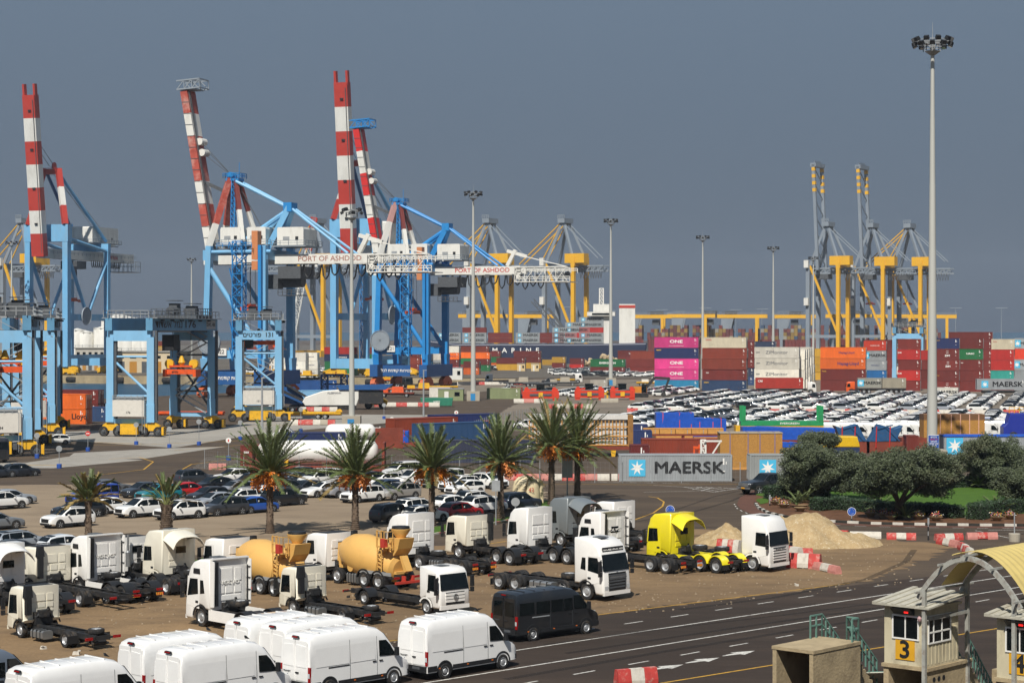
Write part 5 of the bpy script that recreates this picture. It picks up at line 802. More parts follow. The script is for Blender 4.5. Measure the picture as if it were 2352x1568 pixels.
rtg('light blue gantry cut by the left edge, behind the nearest leg', (66, 1004), '132', 101., trolley=.6, spread=11); rtg('light blue gantry leg with wheels nearest the camera at the left edge', (2, 1048), '134', 101., trolley=.35, spread=11)
rtg('small light blue gantry rising behind the containers at the right', atY(2085, 780, 600).xy.to_3d(), '171', sep=8, spread=10, trolley=.2, H=15.5)
# ---------------------------------------------------------------- far yellow and grey cranes
M_FY = mat('far crane yellow', 'd9a417', .55, var=.08, scale=.1); M_FG = mat('far crane grey', '7d868f', .55, var=.1, scale=.1)
def far_crane(label, px, Y, up=False, sp=None):
    p = atY(px, 780, Y); p.z = 0; t = thing('far_ship_crane', label, 'harbour crane', p, R(150), 'yellow and grey cranes of the far terminal'); g, s = 21., 9.
    for y in (s, -s):
        ob('waterside_leg', MB().beam((0, y, 0), (0, y, 60), 2.6).mesh('waterside_leg', M_FG), t); ob('landside_leg', MB().beam((-g, y, 0), (-g, y, 62), 2.4).mesh('landside_leg', M_FY), t); ob('leg_brace', MB().beam((-g, y, 14), (-1, y, 60), 1.3).mesh('leg_brace', M_FY if y > 0 else M_FG), t)
        ob('mast_leg', MB().beam((-1, y, 60), (-10, y * .4, 87), 1.5).beam((-g, y, 62), (-11, y * .4, 87), 1.5).mesh('mast_leg', M_FG), t)
        if not up: ob('boom_stay', MB().beam((-10, y * .4, 87), (22, y * .35, 60), .6).beam((-10, y * .4, 87), (6, y * .35, 60), .6).mesh('boom_stay', M_FY), t)
        ob('rear_stay', MB().beam((-11, y * .4, 86), (-36, y * .4, 63), .6).mesh('rear_stay', M_FG), t)
    ob('portal_beam', MB().bx(-1.3, 1.3, -s, s, 56, 60).mesh('portal_beam', M_FG), t); ob('landside_beam', MB().bx(-g - 1.5, -g + 1.5, -s - 1, s + 1, 58, 64).bx(-g - 8, -g + 6, s - 6, s + .5, 60, 66).mesh('landside_beam', M_FY), t); ob('main_girder', MB().lattice((-40, 0, 56.5), (3, 0, 56.5), 7, 3.2, 10, .7).mesh('main_girder', M_FG), t); ob('sill_beam', MB().bx(-g, 0, s - .8, s + .8, 12, 14).bx(-g, 0, -s - .8, -s + .8, 12, 14).mesh('sill_beam', M_FG), t)
    if up:
        b = MB()
        for y in (7.5, -7.5): b.beam((-6, y, 57), (-3, y, 127), 2.0)
        for i in range(6): z0, z1 = 60 + i * 11, 71 + i * 11; b.beam((-5.8 + i * .47, -7.5, z0), (-5.3 + i * .47, 7.5, z1), .5)
        ob('raised_boom', b.mesh('raised_boom', M_FG), t)
        for i in range(4):
            for y in (7.5, -7.5): ob('boom_band', MB().beam((-3.77 + i * .2, y, 109 + i * 4.6), (-3.67 + i * .2, y, 111.3 + i * 4.6), 2.2).mesh('boom_band', M_FY), t)
        ob('boom_tip', MB().bx(-5, -1, -8.5, 8.5, 125.5, 128).rail([(-3, -6, 128), (-3, 6, 128)], 1.5, 2, .15).mesh('boom_tip', M_FG), t)
    else: ob('lowered_boom', MB().lattice((3, 0, 56.5), (46, 0, 57.5), 7, 3.0, 10, .7).mesh('lowered_boom', M_FG), t)
    ob('mast_head', MB().bx(-13, -8, -6, 6, 86, 89).rail([(-13, 6, 89), (-8, 6, 89)], 2, 1.6, .2).mesh('mast_head', M_FG), t); ob('trolley', MB().bx(-12, -4, -4, 4, 51, 55).mesh('trolley', M_GREYD), t); b = MB()
    for i in range(9): b.path([(-g - 2 - i * 1.8, 4, 55), (-g - 2.9 - i * 1.8, 4, 50), (-g - 3.8 - i * 1.8, 4, 55)], .22, 4)
    ob('festoon_cable', b.mesh('festoon_cable', M_GREYD), t)
    if sp: spreader(t, -9, 0, sp, 52, M_CRED, 12, pi / 2 * 0)
    ob('bogie', MB().bx(-g - 1.5, -g + 1.5, -s - 5, s + 5, 0, 4).bx(-1.5, 1.5, -s - 5, s + 5, 0, 4).mesh('bogie', M_FY), t); [ob('lift_box', MB().box((.5, s + 2.2, zz), (3, 2, 5)).mesh('lift_box', M_CWHT), t) for zz in (61, 36)]
far_crane('far grey and yellow crane with raised boom, the left of two', 1868, 1330, True); far_crane('far grey and yellow crane with raised boom, the right of two', 1970, 1345, True, 35); far_crane('far grey and yellow crane with lowered boom beside the tall mast', 2055, 1350, False, 35); far_crane('far yellow crane with lowered boom at the picture centre', 1266, 1290); far_crane('far yellow crane partly behind the lettered girder of the blue crane', 1094, 1290); far_crane('far yellow crane behind the tallest striped boom', 700, 1290); far_crane('far yellow crane seen through the legs of the leftmost striped crane', 30, 1290, False, 25)
def stack_gantry(label, px, Y, L, leg):
    p = atY(px, 780, Y); p.z = 0; t = thing('stacking_crane', label, 'gantry crane', p, -R(12), 'yellow stacking cranes of the far terminal'); L *= .74; H = 26 + (px % 5)
    for y in (-5, 5): ob('beam', MB().bx(-L / 2, L / 2, y - .8, y + .8, H, H + 2.6).mesh('beam', M_FY), t)
    ob('slanted_leg', MB().prism([(-L / 2 + 3, H), (-L / 2 + 12, H), (-L / 2 + 6, 0), (-L / 2 + 3, 0)], -5.6, -4).prism([(-L / 2 + 3, H), (-L / 2 + 12, H), (-L / 2 + 6, 0), (-L / 2 + 3, 0)], 4, 5.6).mesh('slanted_leg', M_FG), t); ob('straight_leg', MB().bx(L / 2 - 8, L / 2 - 6, -5.8, -4.2, 0, H).bx(L / 2 - 8, L / 2 - 6, 4.2, 5.8, 0, H).mesh('straight_leg', M_FY), t); ob('trolley', MB().bx(leg - 4, leg + 4, -5, 5, H + 2.6, H + 5).rail([(leg - 6, -5, H + 2.6), (leg + 6, -5, H + 2.6)], 2, 2, .15).bx(leg - 3, leg + 2, -3, 3, H - 5, H - 1).mesh('trolley', M_GREYD), t); ob('crane_lamp', MB().rail([(-L / 2, -6, H + 2.6), (L / 2, -6, H + 2.6)], 1.3, 4, .1).mesh('walkway', M_FG), t)
for i, (x, L) in enumerate(((1110, 46), (1230, 40), (1490, 48), (1590, 46), (1705, 48), (1830, 46), (1950, 44), (2060, 44), (2150, 40))): stack_gantry('far yellow stacking crane, number %s from the left along the horizon' % ('one two three four five six seven eight nine'.split()[i]), x, 1420 + (i % 3) * 25, L, -8 + 7 * (i % 4))
for i, (x, yt) in enumerate(((1690, 712), (1620, 708), (1520, 712), (1750, 710), (1400, 714), (1800, 716), (2195, 708), (2300, 708), (1380, 716), (1310, 706), (1560, 716))):
    p = atY(x, 780, 1500); p.z = 0; H = atY(x, yt, 1500).z; t = thing('far_lamp_post', 'thin far lamp post on the horizon, %s' % ('behind the pink stack', 'left of the pink stack', 'far left', 'behind the white stack', 'beside the white ship tower', 'right of the white stack', 'right of the tallest mast', 'near the right edge', 'by the ship funnel', 'behind the centre crane', 'above the rubble')[i], 'lamp post', p, 0, 'far terminal lamp posts'); ob('pole', cached(('flp', yt), lambda: MB().tube((0, 0, 0), (0, 0, H), .35, .2).mesh('pole', M_FG)), t); ob('lamp_arm', cached(('fla', yt), lambda: MB().bx(-4.5, 4.5, -.5, .5, H, H + .5).mesh('lamp_arm', M_FG)), t)
# ---------------------------------------------------------------- containers: long side on -y faces the camera
GA = -R(16)
def cont_mesh(L, H, W=2.44):
    def mk():
        b = MB(); n = max(8, int(L / .28)); e = .035; x0, x1 = -L / 2 + .12, L / 2 - .12
        for s in (1, -1):
            P = []
            for i in range(n):
                xa = x0 + (x1 - x0) * i / n; w = (x1 - x0) / n
                for dx, d in ((0, 0), (.38, 0), (.5, e), (.88, e)): P.append((xa + w * dx, s * (W / 2 - .02 - d)))
            P.append((x1, s * (W / 2 - .02))); m = len(P); b.add([(x, y, .14) for x, y in P] + [(x, y, H - .1) for x, y in P], [(i, i + 1, m + i + 1, m + i) if s < 0 else (m + i, m + i + 1, i + 1, i) for i in range(m - 1)])
        b.bx(-L / 2 + .06, L / 2 - .06, -W / 2 + .06, W / 2 - .06, .06, H - .03)
        for x in (-1, 1):
            for y in (-1, 1): b.box((x * (L / 2 - .08), y * (W / 2 - .08), H / 2), (.16, .16, H))
        for y in (-1, 1): b.bx(-L / 2 + .1, L / 2 - .1, y * (W / 2 - .05) - .05, y * (W / 2 - .05) + .05, 0.02, .16); b.bx(-L / 2 + .1, L / 2 - .1, y * (W / 2 - .05) - .05, y * (W / 2 - .05) + .05, H - .12, H - .01)
        for x in (-1, 1): b.bx(x * (L / 2 - .06) - .06, x * (L / 2 - .06) + .06, -W / 2 + .1, W / 2 - .1, H - .14, H - .012); b.bx(x * (L / 2 - .06) - .06, x * (L / 2 - .06) + .06, -W / 2 + .1, W / 2 - .1, .02, .15)
        return b.mesh('container', M_CONT)
    return cached(('cont', L, H, W), mk)
def door_mesh(H, W=2.44):
    def mk():
        b = MB()
        for s in (-1, 1): b.bx(-.02, .02, min(s * .02, s * (W / 2 - .17)), max(s * .02, s * (W / 2 - .17)), .17, H - .16)
        for y in (-.85, -.35, .35, .85): b.tube((.05, y, .15), (.05, y, H - .12), .03, n=6, mi=1)
        for y in (-.6, .6): b.box((.05, y, 1.15), (.03, .42, .06), 1)
        return b.mesh('door_end', [M_CONT, M_GALV])
    return cached(('door', H, W), mk)
def star_mesh():
    def mk():
        b = MB(); b.bx(-.5, .5, -.5, .5, 0, .004, 0); P = []
        for i in range(14): a = pi / 2 + 2 * pi * i / 14; r = .45 if i % 2 == 0 else .17; P.append((r * cos(a), r * sin(a), .008))
        b.add([(0, 0, .008)] + P, [(0, 1 + i, 1 + (i + 1) % 14) for i in range(14)], 1); return b.mesh('star_emblem', [M_LTB, M_LWH])
    return cached('starm', mk)
LOGO = {  # logo name: list of (text, x offset as fraction of L, z fraction, size, material, stretch, bold)
 'ONE': [('ONE', 0, .58, 1.15, M_LWH, 1.5, .05), ('OCEAN NETWORK EXPRESS', 0, .18, .26, M_LWH, 1.25, .02)], 'OOCL': [('OOCL', -.34, .75, .5, M_LRD, 1.2, .05)], 'seaco': [('seaco', -.40, .80, .5, M_LYE, 1.2, .05)], 'tex': [('tex', -.38, .7, .6, M_LWH, 1, .03)],
 'ZIMonitor': [('ZIMonitor', .0, .5, 1.25, M_LGR, 1.15, -.0), ('ZIM', -.42, .5, .5, M_LGR, 1.2, .04)], 'HL': [('Hapag-Lloyd', .08, .5, .85, M_LNV, 1., .02)], 'HLb': [('Hapag-Lloyd', .12, .5, 1.15, M_LNV, 1., .03)], 'CAI': [('CAI', -.40, .68, .75, M_LWH, 1., .05)], 'MAERSK': [('MAERSK', .12, .5, 1.72, M_LBK, 1.2, .05)], 'HS': [('HAMBURG SÜD', 0, .5, .62, M_LWH, .95, .01)],
 'PO': [('P&O Nedlloyd', 0, .5, .6, M_LNV, 1, .03)], 'ZIM': [('••••', 0, .78, .8, M_LWH, 1, .0), ('•••', 0, .62, .8, M_LWH, 1, .0), ('ZIM', 0, .36, .85, M_LWH, 1.2, .06)], 'UASC': [('UASC', -.04, .55, 1.0, M_LWH, 1.35, .06)], 'GOLD': [('GOLD', -.42, .5, .45, M_LYE, 1, .03)], 'EVG': [('EVERGREEN', 0, .5, .95, M_LWH, 1.25, .06)], 'HMM': [('HMM', 0, .4, 1.1, M_LWH, 1.2, .06)], 'MSC': [('m', .1, .62, 1.1, M_LBK, 1.2, .05)], 'The': [('The Box', 0, .5, .8, M_LWH, 1, .04)], 'TOUAX': [('Touax', -.42, .8, .45, M_LYE, 1., .03)], 'H': [('H', .1, .5, 1.3, M_LWH, 1.1, .05)], 'Lloyd': [('Lloyd', .40, .5, 1.35, M_LBK, 1.0, .03)],
 'WONUS': [('WONUS', .1, .55, .7, M_LWH, 1.2, .05)], 'CSC': [('CHINA SHIPPING', 0, .5, .6, M_LWH, 1.2, .03)], '45': [('T45', .3, .5, .8, M_ORG, 1.1, .05)], 'YM': [('YANG MING', 0, .5, .8, M_LRD, 1.1, .04)], 'UAS': [('U  A  S  C', 0, .45, .9, M_LWH, 1.4, .05)], 'Factor': [('one Factor', 0, .5, .9, M_LWH, 1, .04)]}
def container(label, color, p, rz, L=12.19, H=2.59, logo=None, group=None, doors=True, marks=True, star=False, name='shipping_container'):
    """p: base point of the near left corner"""
    c = V(p) + V((cos(rz) * L / 2 - sin(rz) * 1.22, sin(rz) * L / 2 + cos(rz) * 1.22, 0)); o = ob(name, cont_mesh(L, H), None, c, rz, color=color); tag(o, label, 'container', group)
    if doors: ob('door_end', door_mesh(H), o, (L / 2 + .0, 0, 0), color=color)
    y = -1.222
    if star: ob('star_emblem', star_mesh(), o, (-L * (.34 if L > 8 else .38), y, H * .5), (pi / 2, 0, 0), H * .62)
    for s, fx, fz, sz, m, sx, bd in LOGO.get(logo, []):
        k = 1 if L > 8 else .62; letter(s, o, (fx * L, y, fz * H), (pi / 2, 0, 0), sz * (k if len(s) > 3 else max(k, .8)), m, bd, sx)
    if marks: ob('code_marks', cached(('cm', H), lambda: MB().box((0, 0, .35), (.16, .006, .7)).box((.28, 0, .2), (.1, .006, .3)).box((.05, 0, -.7), (.2, .006, .12)).mesh('code_marks', M_LWH)), o, (L / 2 - .9, y, H * .62))
    return o
CN = {'p': ('c8387c', 'pink'), 'n': ('1c2750', 'navy blue'), 'c': ('2781a8', 'turquoise blue'), 'm': ('6b2620', 'maroon'), 'b': ('7a3222', 'rust brown'), 't': ('b3aa93', 'beige'), 'w': ('d8d2c4', 'white'), 'o': ('d4621c', 'orange'), 'g': ('8b9092', 'grey'), 'r': ('a82620', 'red'), 'u': ('1f6aa6', 'blue'), 'e': ('1c6b3c', 'green'), 'k': ('2a4266', 'slate blue'), 'y': ('b0882c', 'mustard yellow'), 'l': ('2f9488', 'teal'), 'R': ('c33a22', 'bright red'), 'd': ('2f3a52', 'dark blue')}
LV = ['bottom', 'second', 'third', 'fourth', 'fifth', 'sixth']
def stack(where, x, yb, spec, L=12.19, H=2.62, rz=GA, group=None, jit=.12, doors=True):
    """spec: one code per level from the ground up, colour letter then logo"""
    p = at(x, yb); rg = random.Random(x * 7 + yb)
    for i, s in enumerate(spec.split()):
        col, nm = CN[s[0]]; lg = s[1:] or None; q = p + V((rg.uniform(-jit, jit), rg.uniform(-jit, jit) * .4, i * (H + .015)))
        ltr = ' with print' if lg else ''; st = lg and lg.startswith('MAERSK')
        v_ = rg.uniform(.88, 1.1); c_ = [min(255, int(int(col[k:k + 2], 16) * v_)) for k in (0, 2, 4)]
        container('%s container%s, %s level, stack %s' % (nm, ' lettered' if 0 else ltr, LV[i], where), c_, q, rz, L, H, lg, 'containers of the right-hand yard' if group is None else group, doors, True, st)
# front rows of the right-hand yard
stack('with pink ones', 1503, 896, 'c pONE pONE nseaco pONE', H=2.9); stack('just right of the pink ones', 1612, 897, 'kseaco mtex b b tOOCL', H=2.9); stack('of white lettered ones', 1733, 896, 't wZIMonitor wZIMonitor wZIMonitor', H=2.95)
for i in range(5): stack('of rusty white reefers, row %s behind' % ('one', 'two', 'three', 'four', 'five')[i], 1747 + i * 9, 895 - i * 5, 'w w w w' if i < 4 else 't w w w', H=2.75)
stack('with two orange ones', 1884, 897, 'm mTOUAX oHLb oHL', H=2.95); stack('beside the orange', 1984, 895, 'm u gPO gMAERSK RHS', L=6.06, H=2.7); stack('behind the red lettered one', 1990, 880, 'm m m m m', H=2.7); stack('left of the tallest mast', 2062, 897, 'm rCAI m rCAI m', L=6.06, H=2.8)
stack('hidden by the tallest mast', 2108, 893, 'm m m r', L=6.06, H=2.7); stack('with white dots, right of the mast', 2150, 899, 'mZIM mGOLD mZIM mZIM nseaco', L=6.06, H=2.85); stack('with the green one, right of the mast', 2204, 899, 'm m mtex eUASC m', L=6.06, H=2.85); stack('rising behind the green one', 2180, 890, 'm m m m m m', H=2.65); stack('left of the right edge', 2276, 898, 'm l r r tOOCL', L=6.06, H=2.8); stack('cut by the right edge', 2330, 898, 'g g gMAERSK RH gMAERSK', L=6.06, H=2.85)
stack('behind the white lettered ones', 1848, 872, 'y y y yMSC', H=2.6); stack('second row of mustard ones', 1800, 866, 'y m y y', H=2.5)
stack('behind the orange ones', 1930, 876, 'b m m r', H=2.6); stack('behind the beige top', 1640, 884, 'k d m m m', H=2.6); stack('of dark blue ends behind the beige one', 1690, 880, 'd d d k d', H=2.6)
# the middle rows behind the far parked cars
MID = 'containers of the middle rows'
stack('beside the green lettered one', 1448, 860, 'm m b', H=2.9, group=MID); stack('with the long green one', 1356, 860, 'mHMM eEVG', L=13.2, H=2.9, group=MID); stack('behind the green one', 1418, 850, 'm m mThe', H=2.75, group=MID); stack('left of the rubble heap', 1230, 838, 'y', group=MID); stack('with white tank, centre', 1190, 836, 'y', L=6.06, group=MID)
stack('left of the small sheds, upper row', 1058, 850, 'b e oHL b', H=2.5, group=MID); stack('by the blue crane foot', 1020, 856, 'r m oHL w', H=2.6, L=6.06, group=MID); stack('right of the blue crane', 985, 858, 'w gMAERSK w', L=6.06, H=2.6, group=MID); stack('of orange ones behind the blue crane', 940, 850, 'o o wMAERSK', H=2.6, group=MID); stack('right of the green ends', 1118, 846, 'o e m', L=6.06, H=2.55, group=MID); stack('with ochre one by the sheds', 1180, 846, 'y m m', H=2.55, group=MID)
stack('of white lettered ones behind the pale crane', 628, 866, 'wHL wHL w', H=2.9, group=MID); stack('of white lettered ones, second column', 692, 866, 'wHL wHL wHL', L=6.06, H=2.9, group=MID); stack('with navy lettered one between crane legs', 745, 862, 'eUAS eUAS nWONUS r', H=2.6, group=MID); stack('of maroon ones between crane legs', 836, 858, 'm m e m', H=2.5, L=6.06, group=MID); stack('of red-brown ones right of the reel', 900, 850, 'm b m', H=2.6, group=MID)
stack('of maroon ones behind the left gantry', 296, 826, 'm mFactor b b', group=MID); stack('of brown ones behind the left gantry', 360, 826, 'b b y b', L=6.06, group=MID); stack('of brown ones far left', 200, 830, 'b b b', group=MID); stack('of brown ones behind the striped crane', 255, 828, 'b m b', group=MID); stack('of orange-brown ones beyond the quay', 560, 824, 'b o b', group=MID); stack('far left beyond the quay', 110, 834, 'u b', group=MID); stack('of maroon ones beyond the second crane', 610, 822, 'm b m', group=MID); stack('with long blue one far left', 70, 838, 'u', group=MID)
stack('left of the ochre one by the sheds', 1140, 850, 'y m', H=2.6, group=MID); stack('between the sheds and the rubble', 1268, 846, 'm y', L=6.06, H=2.5, group=MID); stack('left of the long green one', 1308, 850, 'r m', L=6.06, H=2.5, group=MID); stack('behind the white quay hut', 1064, 860, 'o m', L=6.06, H=2.5, group=MID); stack('left of the green ends', 1092, 852, 'e m o', L=6.06, H=2.5, group=MID)
# single containers
g2 = 'containers standing near the gantries'
for i, (x, y, z, c, lg, l) in enumerate(((52, 972, 0, 'd4621c', 'Lloyd', 'orange lettered container beside the left gantry, lower of two'), (52, 972, 2.62, 'd4621c', None, 'orange container on top of the lettered one by the left gantry'), (90, 958, 0, '6b2620', None, 'maroon container behind the orange pair, lower of two'), (90, 958, 2.62, '6b2620', None, 'maroon container behind the orange pair, upper of two'), (104, 966, 0, '2a4266', None, 'dark blue container squeezed behind the orange pair'), (118, 956, 0, '2a3348', None, 'dark container behind the maroon pair at the water'))): container(l, c, at(x, y) + V((0, 0, z)), GA, 12.19, 2.6, lg, g2)
def placed(label, color, xl, yb, rz=0., L=12.19, H=2.75, logo=None, star=False, **k): return container(label, color, at(xl, yb), rz, L, H, logo, star=star, **k)
placed('large grey container with star emblem and black lettering behind the fence', '8e9294', 1422, 1105, 0, 12.1, 2.86, 'MAERSK', True); placed('rusty grey container with star emblem behind the pickup truck', '8c8f8d', 1722, 1105, 0, 12.1, 2.86, 'MAERSK', True, doors=False); placed('grey container with star emblem beside the blue road sign at the right', '8e9294', 2164, 1052, 0, 14, 2.9, None, False)
for c in [c for c in COL.objects if c.get('label', '').startswith('grey container with star')]: ob('star_emblem', star_mesh(), c, (-5.4, -1.222, 1.55), (pi / 2, 0, 0), 2.1); ob('blue_tarpaulin_edge', MB().bx(-7, 7, -1.26, 1.26, 2.72, 2.93).mesh('tarpaulin_edge', mat('tarp blue', '1e55b8', .45, var=.15, scale=2, bump=.5, bscale=5)), c)
for c in [c for c in COL.objects if c.get('label', '').startswith('rusty grey container')]: ob('door_end', door_mesh(2.86), c, (-6.06, 0, 0), pi, color='8c8f8d')
placed('long dark navy container lying behind the palms', '2c3145', 1000, 1063, 0, 12.19, 2.8); placed('brown container with white lettering at the fence, left of the big white tank', '6b2a20', 552, 1073, -R(3), 6.06, 2.6, 'tex'); placed('dark blue container seen corner-on beyond the palms', '27486e', 968, 1016, R(38), 12.19, 2.7); placed('navy container with orange numerals behind the blue one', '1c2a5c', 1000, 992, R(34), 12.19, 2.7, '45'); placed('rust-red container with doors closed, left of the blue corner one', '83361f', 906, 1000, R(38), 12.19, 2.6); placed('low navy container roof behind the big white tank', '1c2a55', 640, 1035, R(10), 9, 2.4)
placed('olive green container among the small huts', '7d8560', 1118, 916, -R(3), 8, 2.6); placed('rusty red end container beside the olive one', '80382a', 1172, 914, -R(3), 3, 2.6); placed('sage green container behind the excavator', '6f8b7c', 1536, 893, GA, 6.06, 2.3, 'CSC'); placed('rusty pale container near the centre mast', '9b958a', 1356, 890, GA, 5, 2.3, None); placed('light blue painted container wall along the quay', '7fb0d2', 650, 922, R(25), 14, 2.5); placed('dark blue container wall behind the crusher', '1f4c86', 655, 897, R(10), 14, 2.8); placed('white container hut at the foot of the blue crane', 'cfcabf', 986, 912, -R(3), 5, 2.4)
# ---------------------------------------------------------------- far terminal: block of stacked containers seen end-on
rg = random.Random(5); pal = ['5c2c28', '5c2c28', '6a302c', '8a7034', '8a7034', '7c6530', '6a3a34', '33465e', '8c8678', '52302c', '70382e']; n = 0; FM = cached('farbox', lambda: MB().box((0, 0, 1.3), (2.38, 12, 2.55)).box((-.5, -6.03, 1.3), (.06, .05, 2.3)).box((.5, -6.03, 1.3), (.06, .05, 2.3)).mesh('far_container', M_CONT))
low = MB()
for blk in range(14):
    bx = 1440 + blk * 52; rows = rg.choice((3, 4, 4)); Y = 1440 + rg.uniform(-20, 20)
    for k in range(5 + (blk % 2)):
        p = atY(bx + k * 8.2, 780, Y)
        low.box((p.x, p.y, 5.2), (2.4, 12, 10.4))
        for z in range(4, 4 + (rows if rg.random() < .75 else rows - 1)):
            if n < 290: o = ob('far_container', FM, None, (p.x, p.y, z * 2.6), -R(10), color=rg.choice(pal)); tag(o, 'far container, %s block from the left under the yellow cranes, %s column, %s tier shown' % (nth(blk), nth(k), ORD[z - 4]), 'container', 'stacked containers of the far terminal'); n += 1
o = ob('lower_container_tiers', low.mesh('lower_container_tiers', mat('far container maroon', '6b2a24', .6, var=.3, scale=.4))); o['kind'] = 'stuff'; o['label'] = 'lower tiers of the far container blocks'
# ---------------------------------------------------------------- cargo in the fenced yard
M_TARP = mat('blue tarpaulin', '1d4fae', .42, var=.18, scale=2.5, bump=.7, bscale=4); M_OSB = mat('strand board', 'a87a38', .8, var=.28, scale=9, dirt='7c5426', damt=.4, dscale=12); M_PINE = mat('pine battens', 'c08a44', .75, var=.2, scale=3); M_FOIL = mat('silver foil wrap', 'c4c3bd', .45, var=.35, scale=2, bump=1., bscale=3, metal=.1); M_RUST = mat('rust red primer', '7a3422', .75, var=.22, scale=1.2, dirt='3c241a', damt=.35); M_TWH = mat('tank white', 'dad8d2', .4, var=.04, scale=.6, dirt='a79d8c', damt=.18, dscale=.5)
M_STRAP = mat('lashing strap', 'b8474a', .6, var=.1); M_TB = mat('steel navy blue', '1d4d78', .5, var=.15, dirt='4a4034', damt=.3)
def box_thing(name, label, cat, xl, xr, yb, h, d, m, rz=0., group=None, z=0.):
    p, q = at(xl, yb), at(xr, yb); w = q.x - p.x; t = thing(name, label, cat, V(((p.x + q.x) / 2, p.y, z)), rz, group); return t, w
def straps(t, w, h, d, xs, m=M_STRAP):
    for f in xs: x = -w / 2 + w * f; ob('lashing_strap', MB().bx(x - .06, x + .06, -.02, -.006, 0, h + .02).bx(x - .06, x + .06, -.02, d + .02, h + .006, h + .02).mesh('lashing_strap', m), t)
def tarp_box(label, xl, xr, yb, h, d=3., slant=0., z=0., rz=0., name='tarpaulin_cargo'):
    t, w = box_thing(name, label, 'cargo', xl, xr, yb, h, d, M_TARP, rz, 'tarpaulin-covered cargo', z); b = MB(); n = 10; rg = random.Random(int(xl)); P = []
    for j in range(7):
        for i in range(n + 1):
            f = i / n; u = j / 6; zz = h - slant * f; P.append((-w / 2 + w * f, (0 if j < 4 else d * (j - 3) / 3) + rg.uniform(-.05, .05), zz * min(1, j / 3) + (rg.uniform(-.06, .06) if j > 2 else 0)))
    b.add(P, [(j * (n + 1) + i, j * (n + 1) + i + 1, (j + 1) * (n + 1) + i + 1, (j + 1) * (n + 1) + i) for j in range(6) for i in range(n)]); b.add([(-w / 2, 0, 0), (-w / 2, d, 0), (-w / 2, d, h), (-w / 2, 0, h), (w / 2, 0, 0), (w / 2, d, 0), (w / 2, d, h - slant), (w / 2, 0, h - slant)], [(0, 3, 2, 1), (4, 5, 6, 7)]); ob('tarpaulin', b.mesh('tarpaulin', M_TARP, 50), t); return t, w
def flat_rack(t, w, d, h0=.6, posts=2.4, m=None):
    m = m or M_RUST; ob('deck', MB().bx(-w / 2, w / 2, -.1, d, 0, h0).mesh('deck', m), t)
    for s in (-1, 1):
        if posts: ob('end_wall', MB().bx(s * w / 2 - .12, s * w / 2 + .12, 0, d, h0, h0 + posts).mesh('end_wall', m), t)
# the big slatted crate on its trailer
t, w = box_thing('slatted_crate', 'tall crate of pine battens round foil-wrapped cargo, behind the palms', 'crate', 1214, 1448, 1048, 5, 3, None, 0, None, .0); z0, h = 1.35, 3.95
ob('foil_cargo', MB().bx(-w / 2 + .3, w / 2 - .5, .25, 2.7, z0 + .1, z0 + h - .5).mesh('foil_cargo', M_FOIL), t)
for i in range(27): x = -w / 2 + .1 + (w - 1.0) * i / 26; ob('batten', cached('batten', lambda: MB().bx(-.06, .06, 0, .07, 0, 3.5).mesh('batten', M_PINE)), t, (x, -.02, z0))
for z in (.05, 1.2, 2.4, 3.4): ob('rail', MB().bx(-w / 2, w / 2 - .3, -.09, -.03, z0 + z, z0 + z + .16).mesh('rail', M_PINE), t)
ob('end_panel', MB().bx(w / 2 - .35, w / 2 + .35, -.1, 3, z0 - .1, z0 + h).mesh('end_panel', mat('stained plywood', '8a6230', .8, var=.3, scale=2)), t); ob('top_tarpaulin', MB().bx(-w / 2, w / 2 - .36, -.12, 3, z0 + h - .55, z0 + h + .06).mesh('top_tarpaulin', mat('white tarp', 'c9c6c0', .5, var=.1, bump=.8, bscale=3)), t)
tr = thing('flat_trailer', 'rust-red flat trailer carrying the tall slatted crate', 'trailer', t.location); ob('deck', MB().bx(-w / 2 - .6, w / 2, -.15, 2.9, .85, 1.3).mesh('deck', M_RUST), tr); ob('support_leg', MB().prism([(-.35, .85), (.35, .85), (.22, 0), (-.22, 0)], 0, .3).mesh('support_leg', M_YEL), tr, (w / 2 - 2.2, -.1, 0)); ob('number_plate', MB().bx(-w / 2 - .9, -w / 2 + .6, -.2, -.16, .95, 1.5).mesh('number_plate', mat('cream board', 'c4b68c', .7)), tr); letter('153', tr, (-w / 2 - .1, -.21, 1.22), size=.6, m=M_LBK, bold=.03)
for i in range(3):
    for y in (.2, 2.5): wheel(tr, (-w / 2 + 3 + i * 1.3, y, .5), .5, .5, y > 1, truck=True)
# white tanks
def tank(label, xl, xr, yb, r, z, dome=True, rz=0.):
    p, q = at(xl, yb), at(xr, yb); L = q.x - p.x; t = thing('storage_tank', label, 'tank', V(((p.x + q.x) / 2, p.y + r, z)), rz); b = MB(); b.lathe([(.05, -L / 2), (r * .55, -L / 2 + .12), (r * .88, -L / 2 + .45), (r, -L / 2 + .9), (r, L / 2 - .9), (r * .88, L / 2 - .45), (r * .55, L / 2 - .12), (.05, L / 2)], ax='x', n=36); ob('shell', b.mesh('shell', M_TWH, 40), t, (0, 0, r)); return t, L
t, L = tank('huge white tank lying on a red-brown flat rack behind the cars', 588, 868, 1083, 1.42, .7); ob('rack_deck', MB().bx(-L / 2 - .5, L / 2 + .8, -2, 2, -.7, -.05).mesh('rack_deck', M_RUST), t)
for s in (-1, 1): ob('rack_end_wall', MB().bx(s * (L / 2 + .6) - .15, s * (L / 2 + .6) + .15, -1.5, 1.5, -.7, 2.6).mesh('rack_end_wall', M_RUST), t)
for f in (-.25, .25): ob('saddle', MB().bx(L * f - .2, L * f + .2, -1.6, 1.6, -.1, .6).mesh('saddle', M_YEL), t)
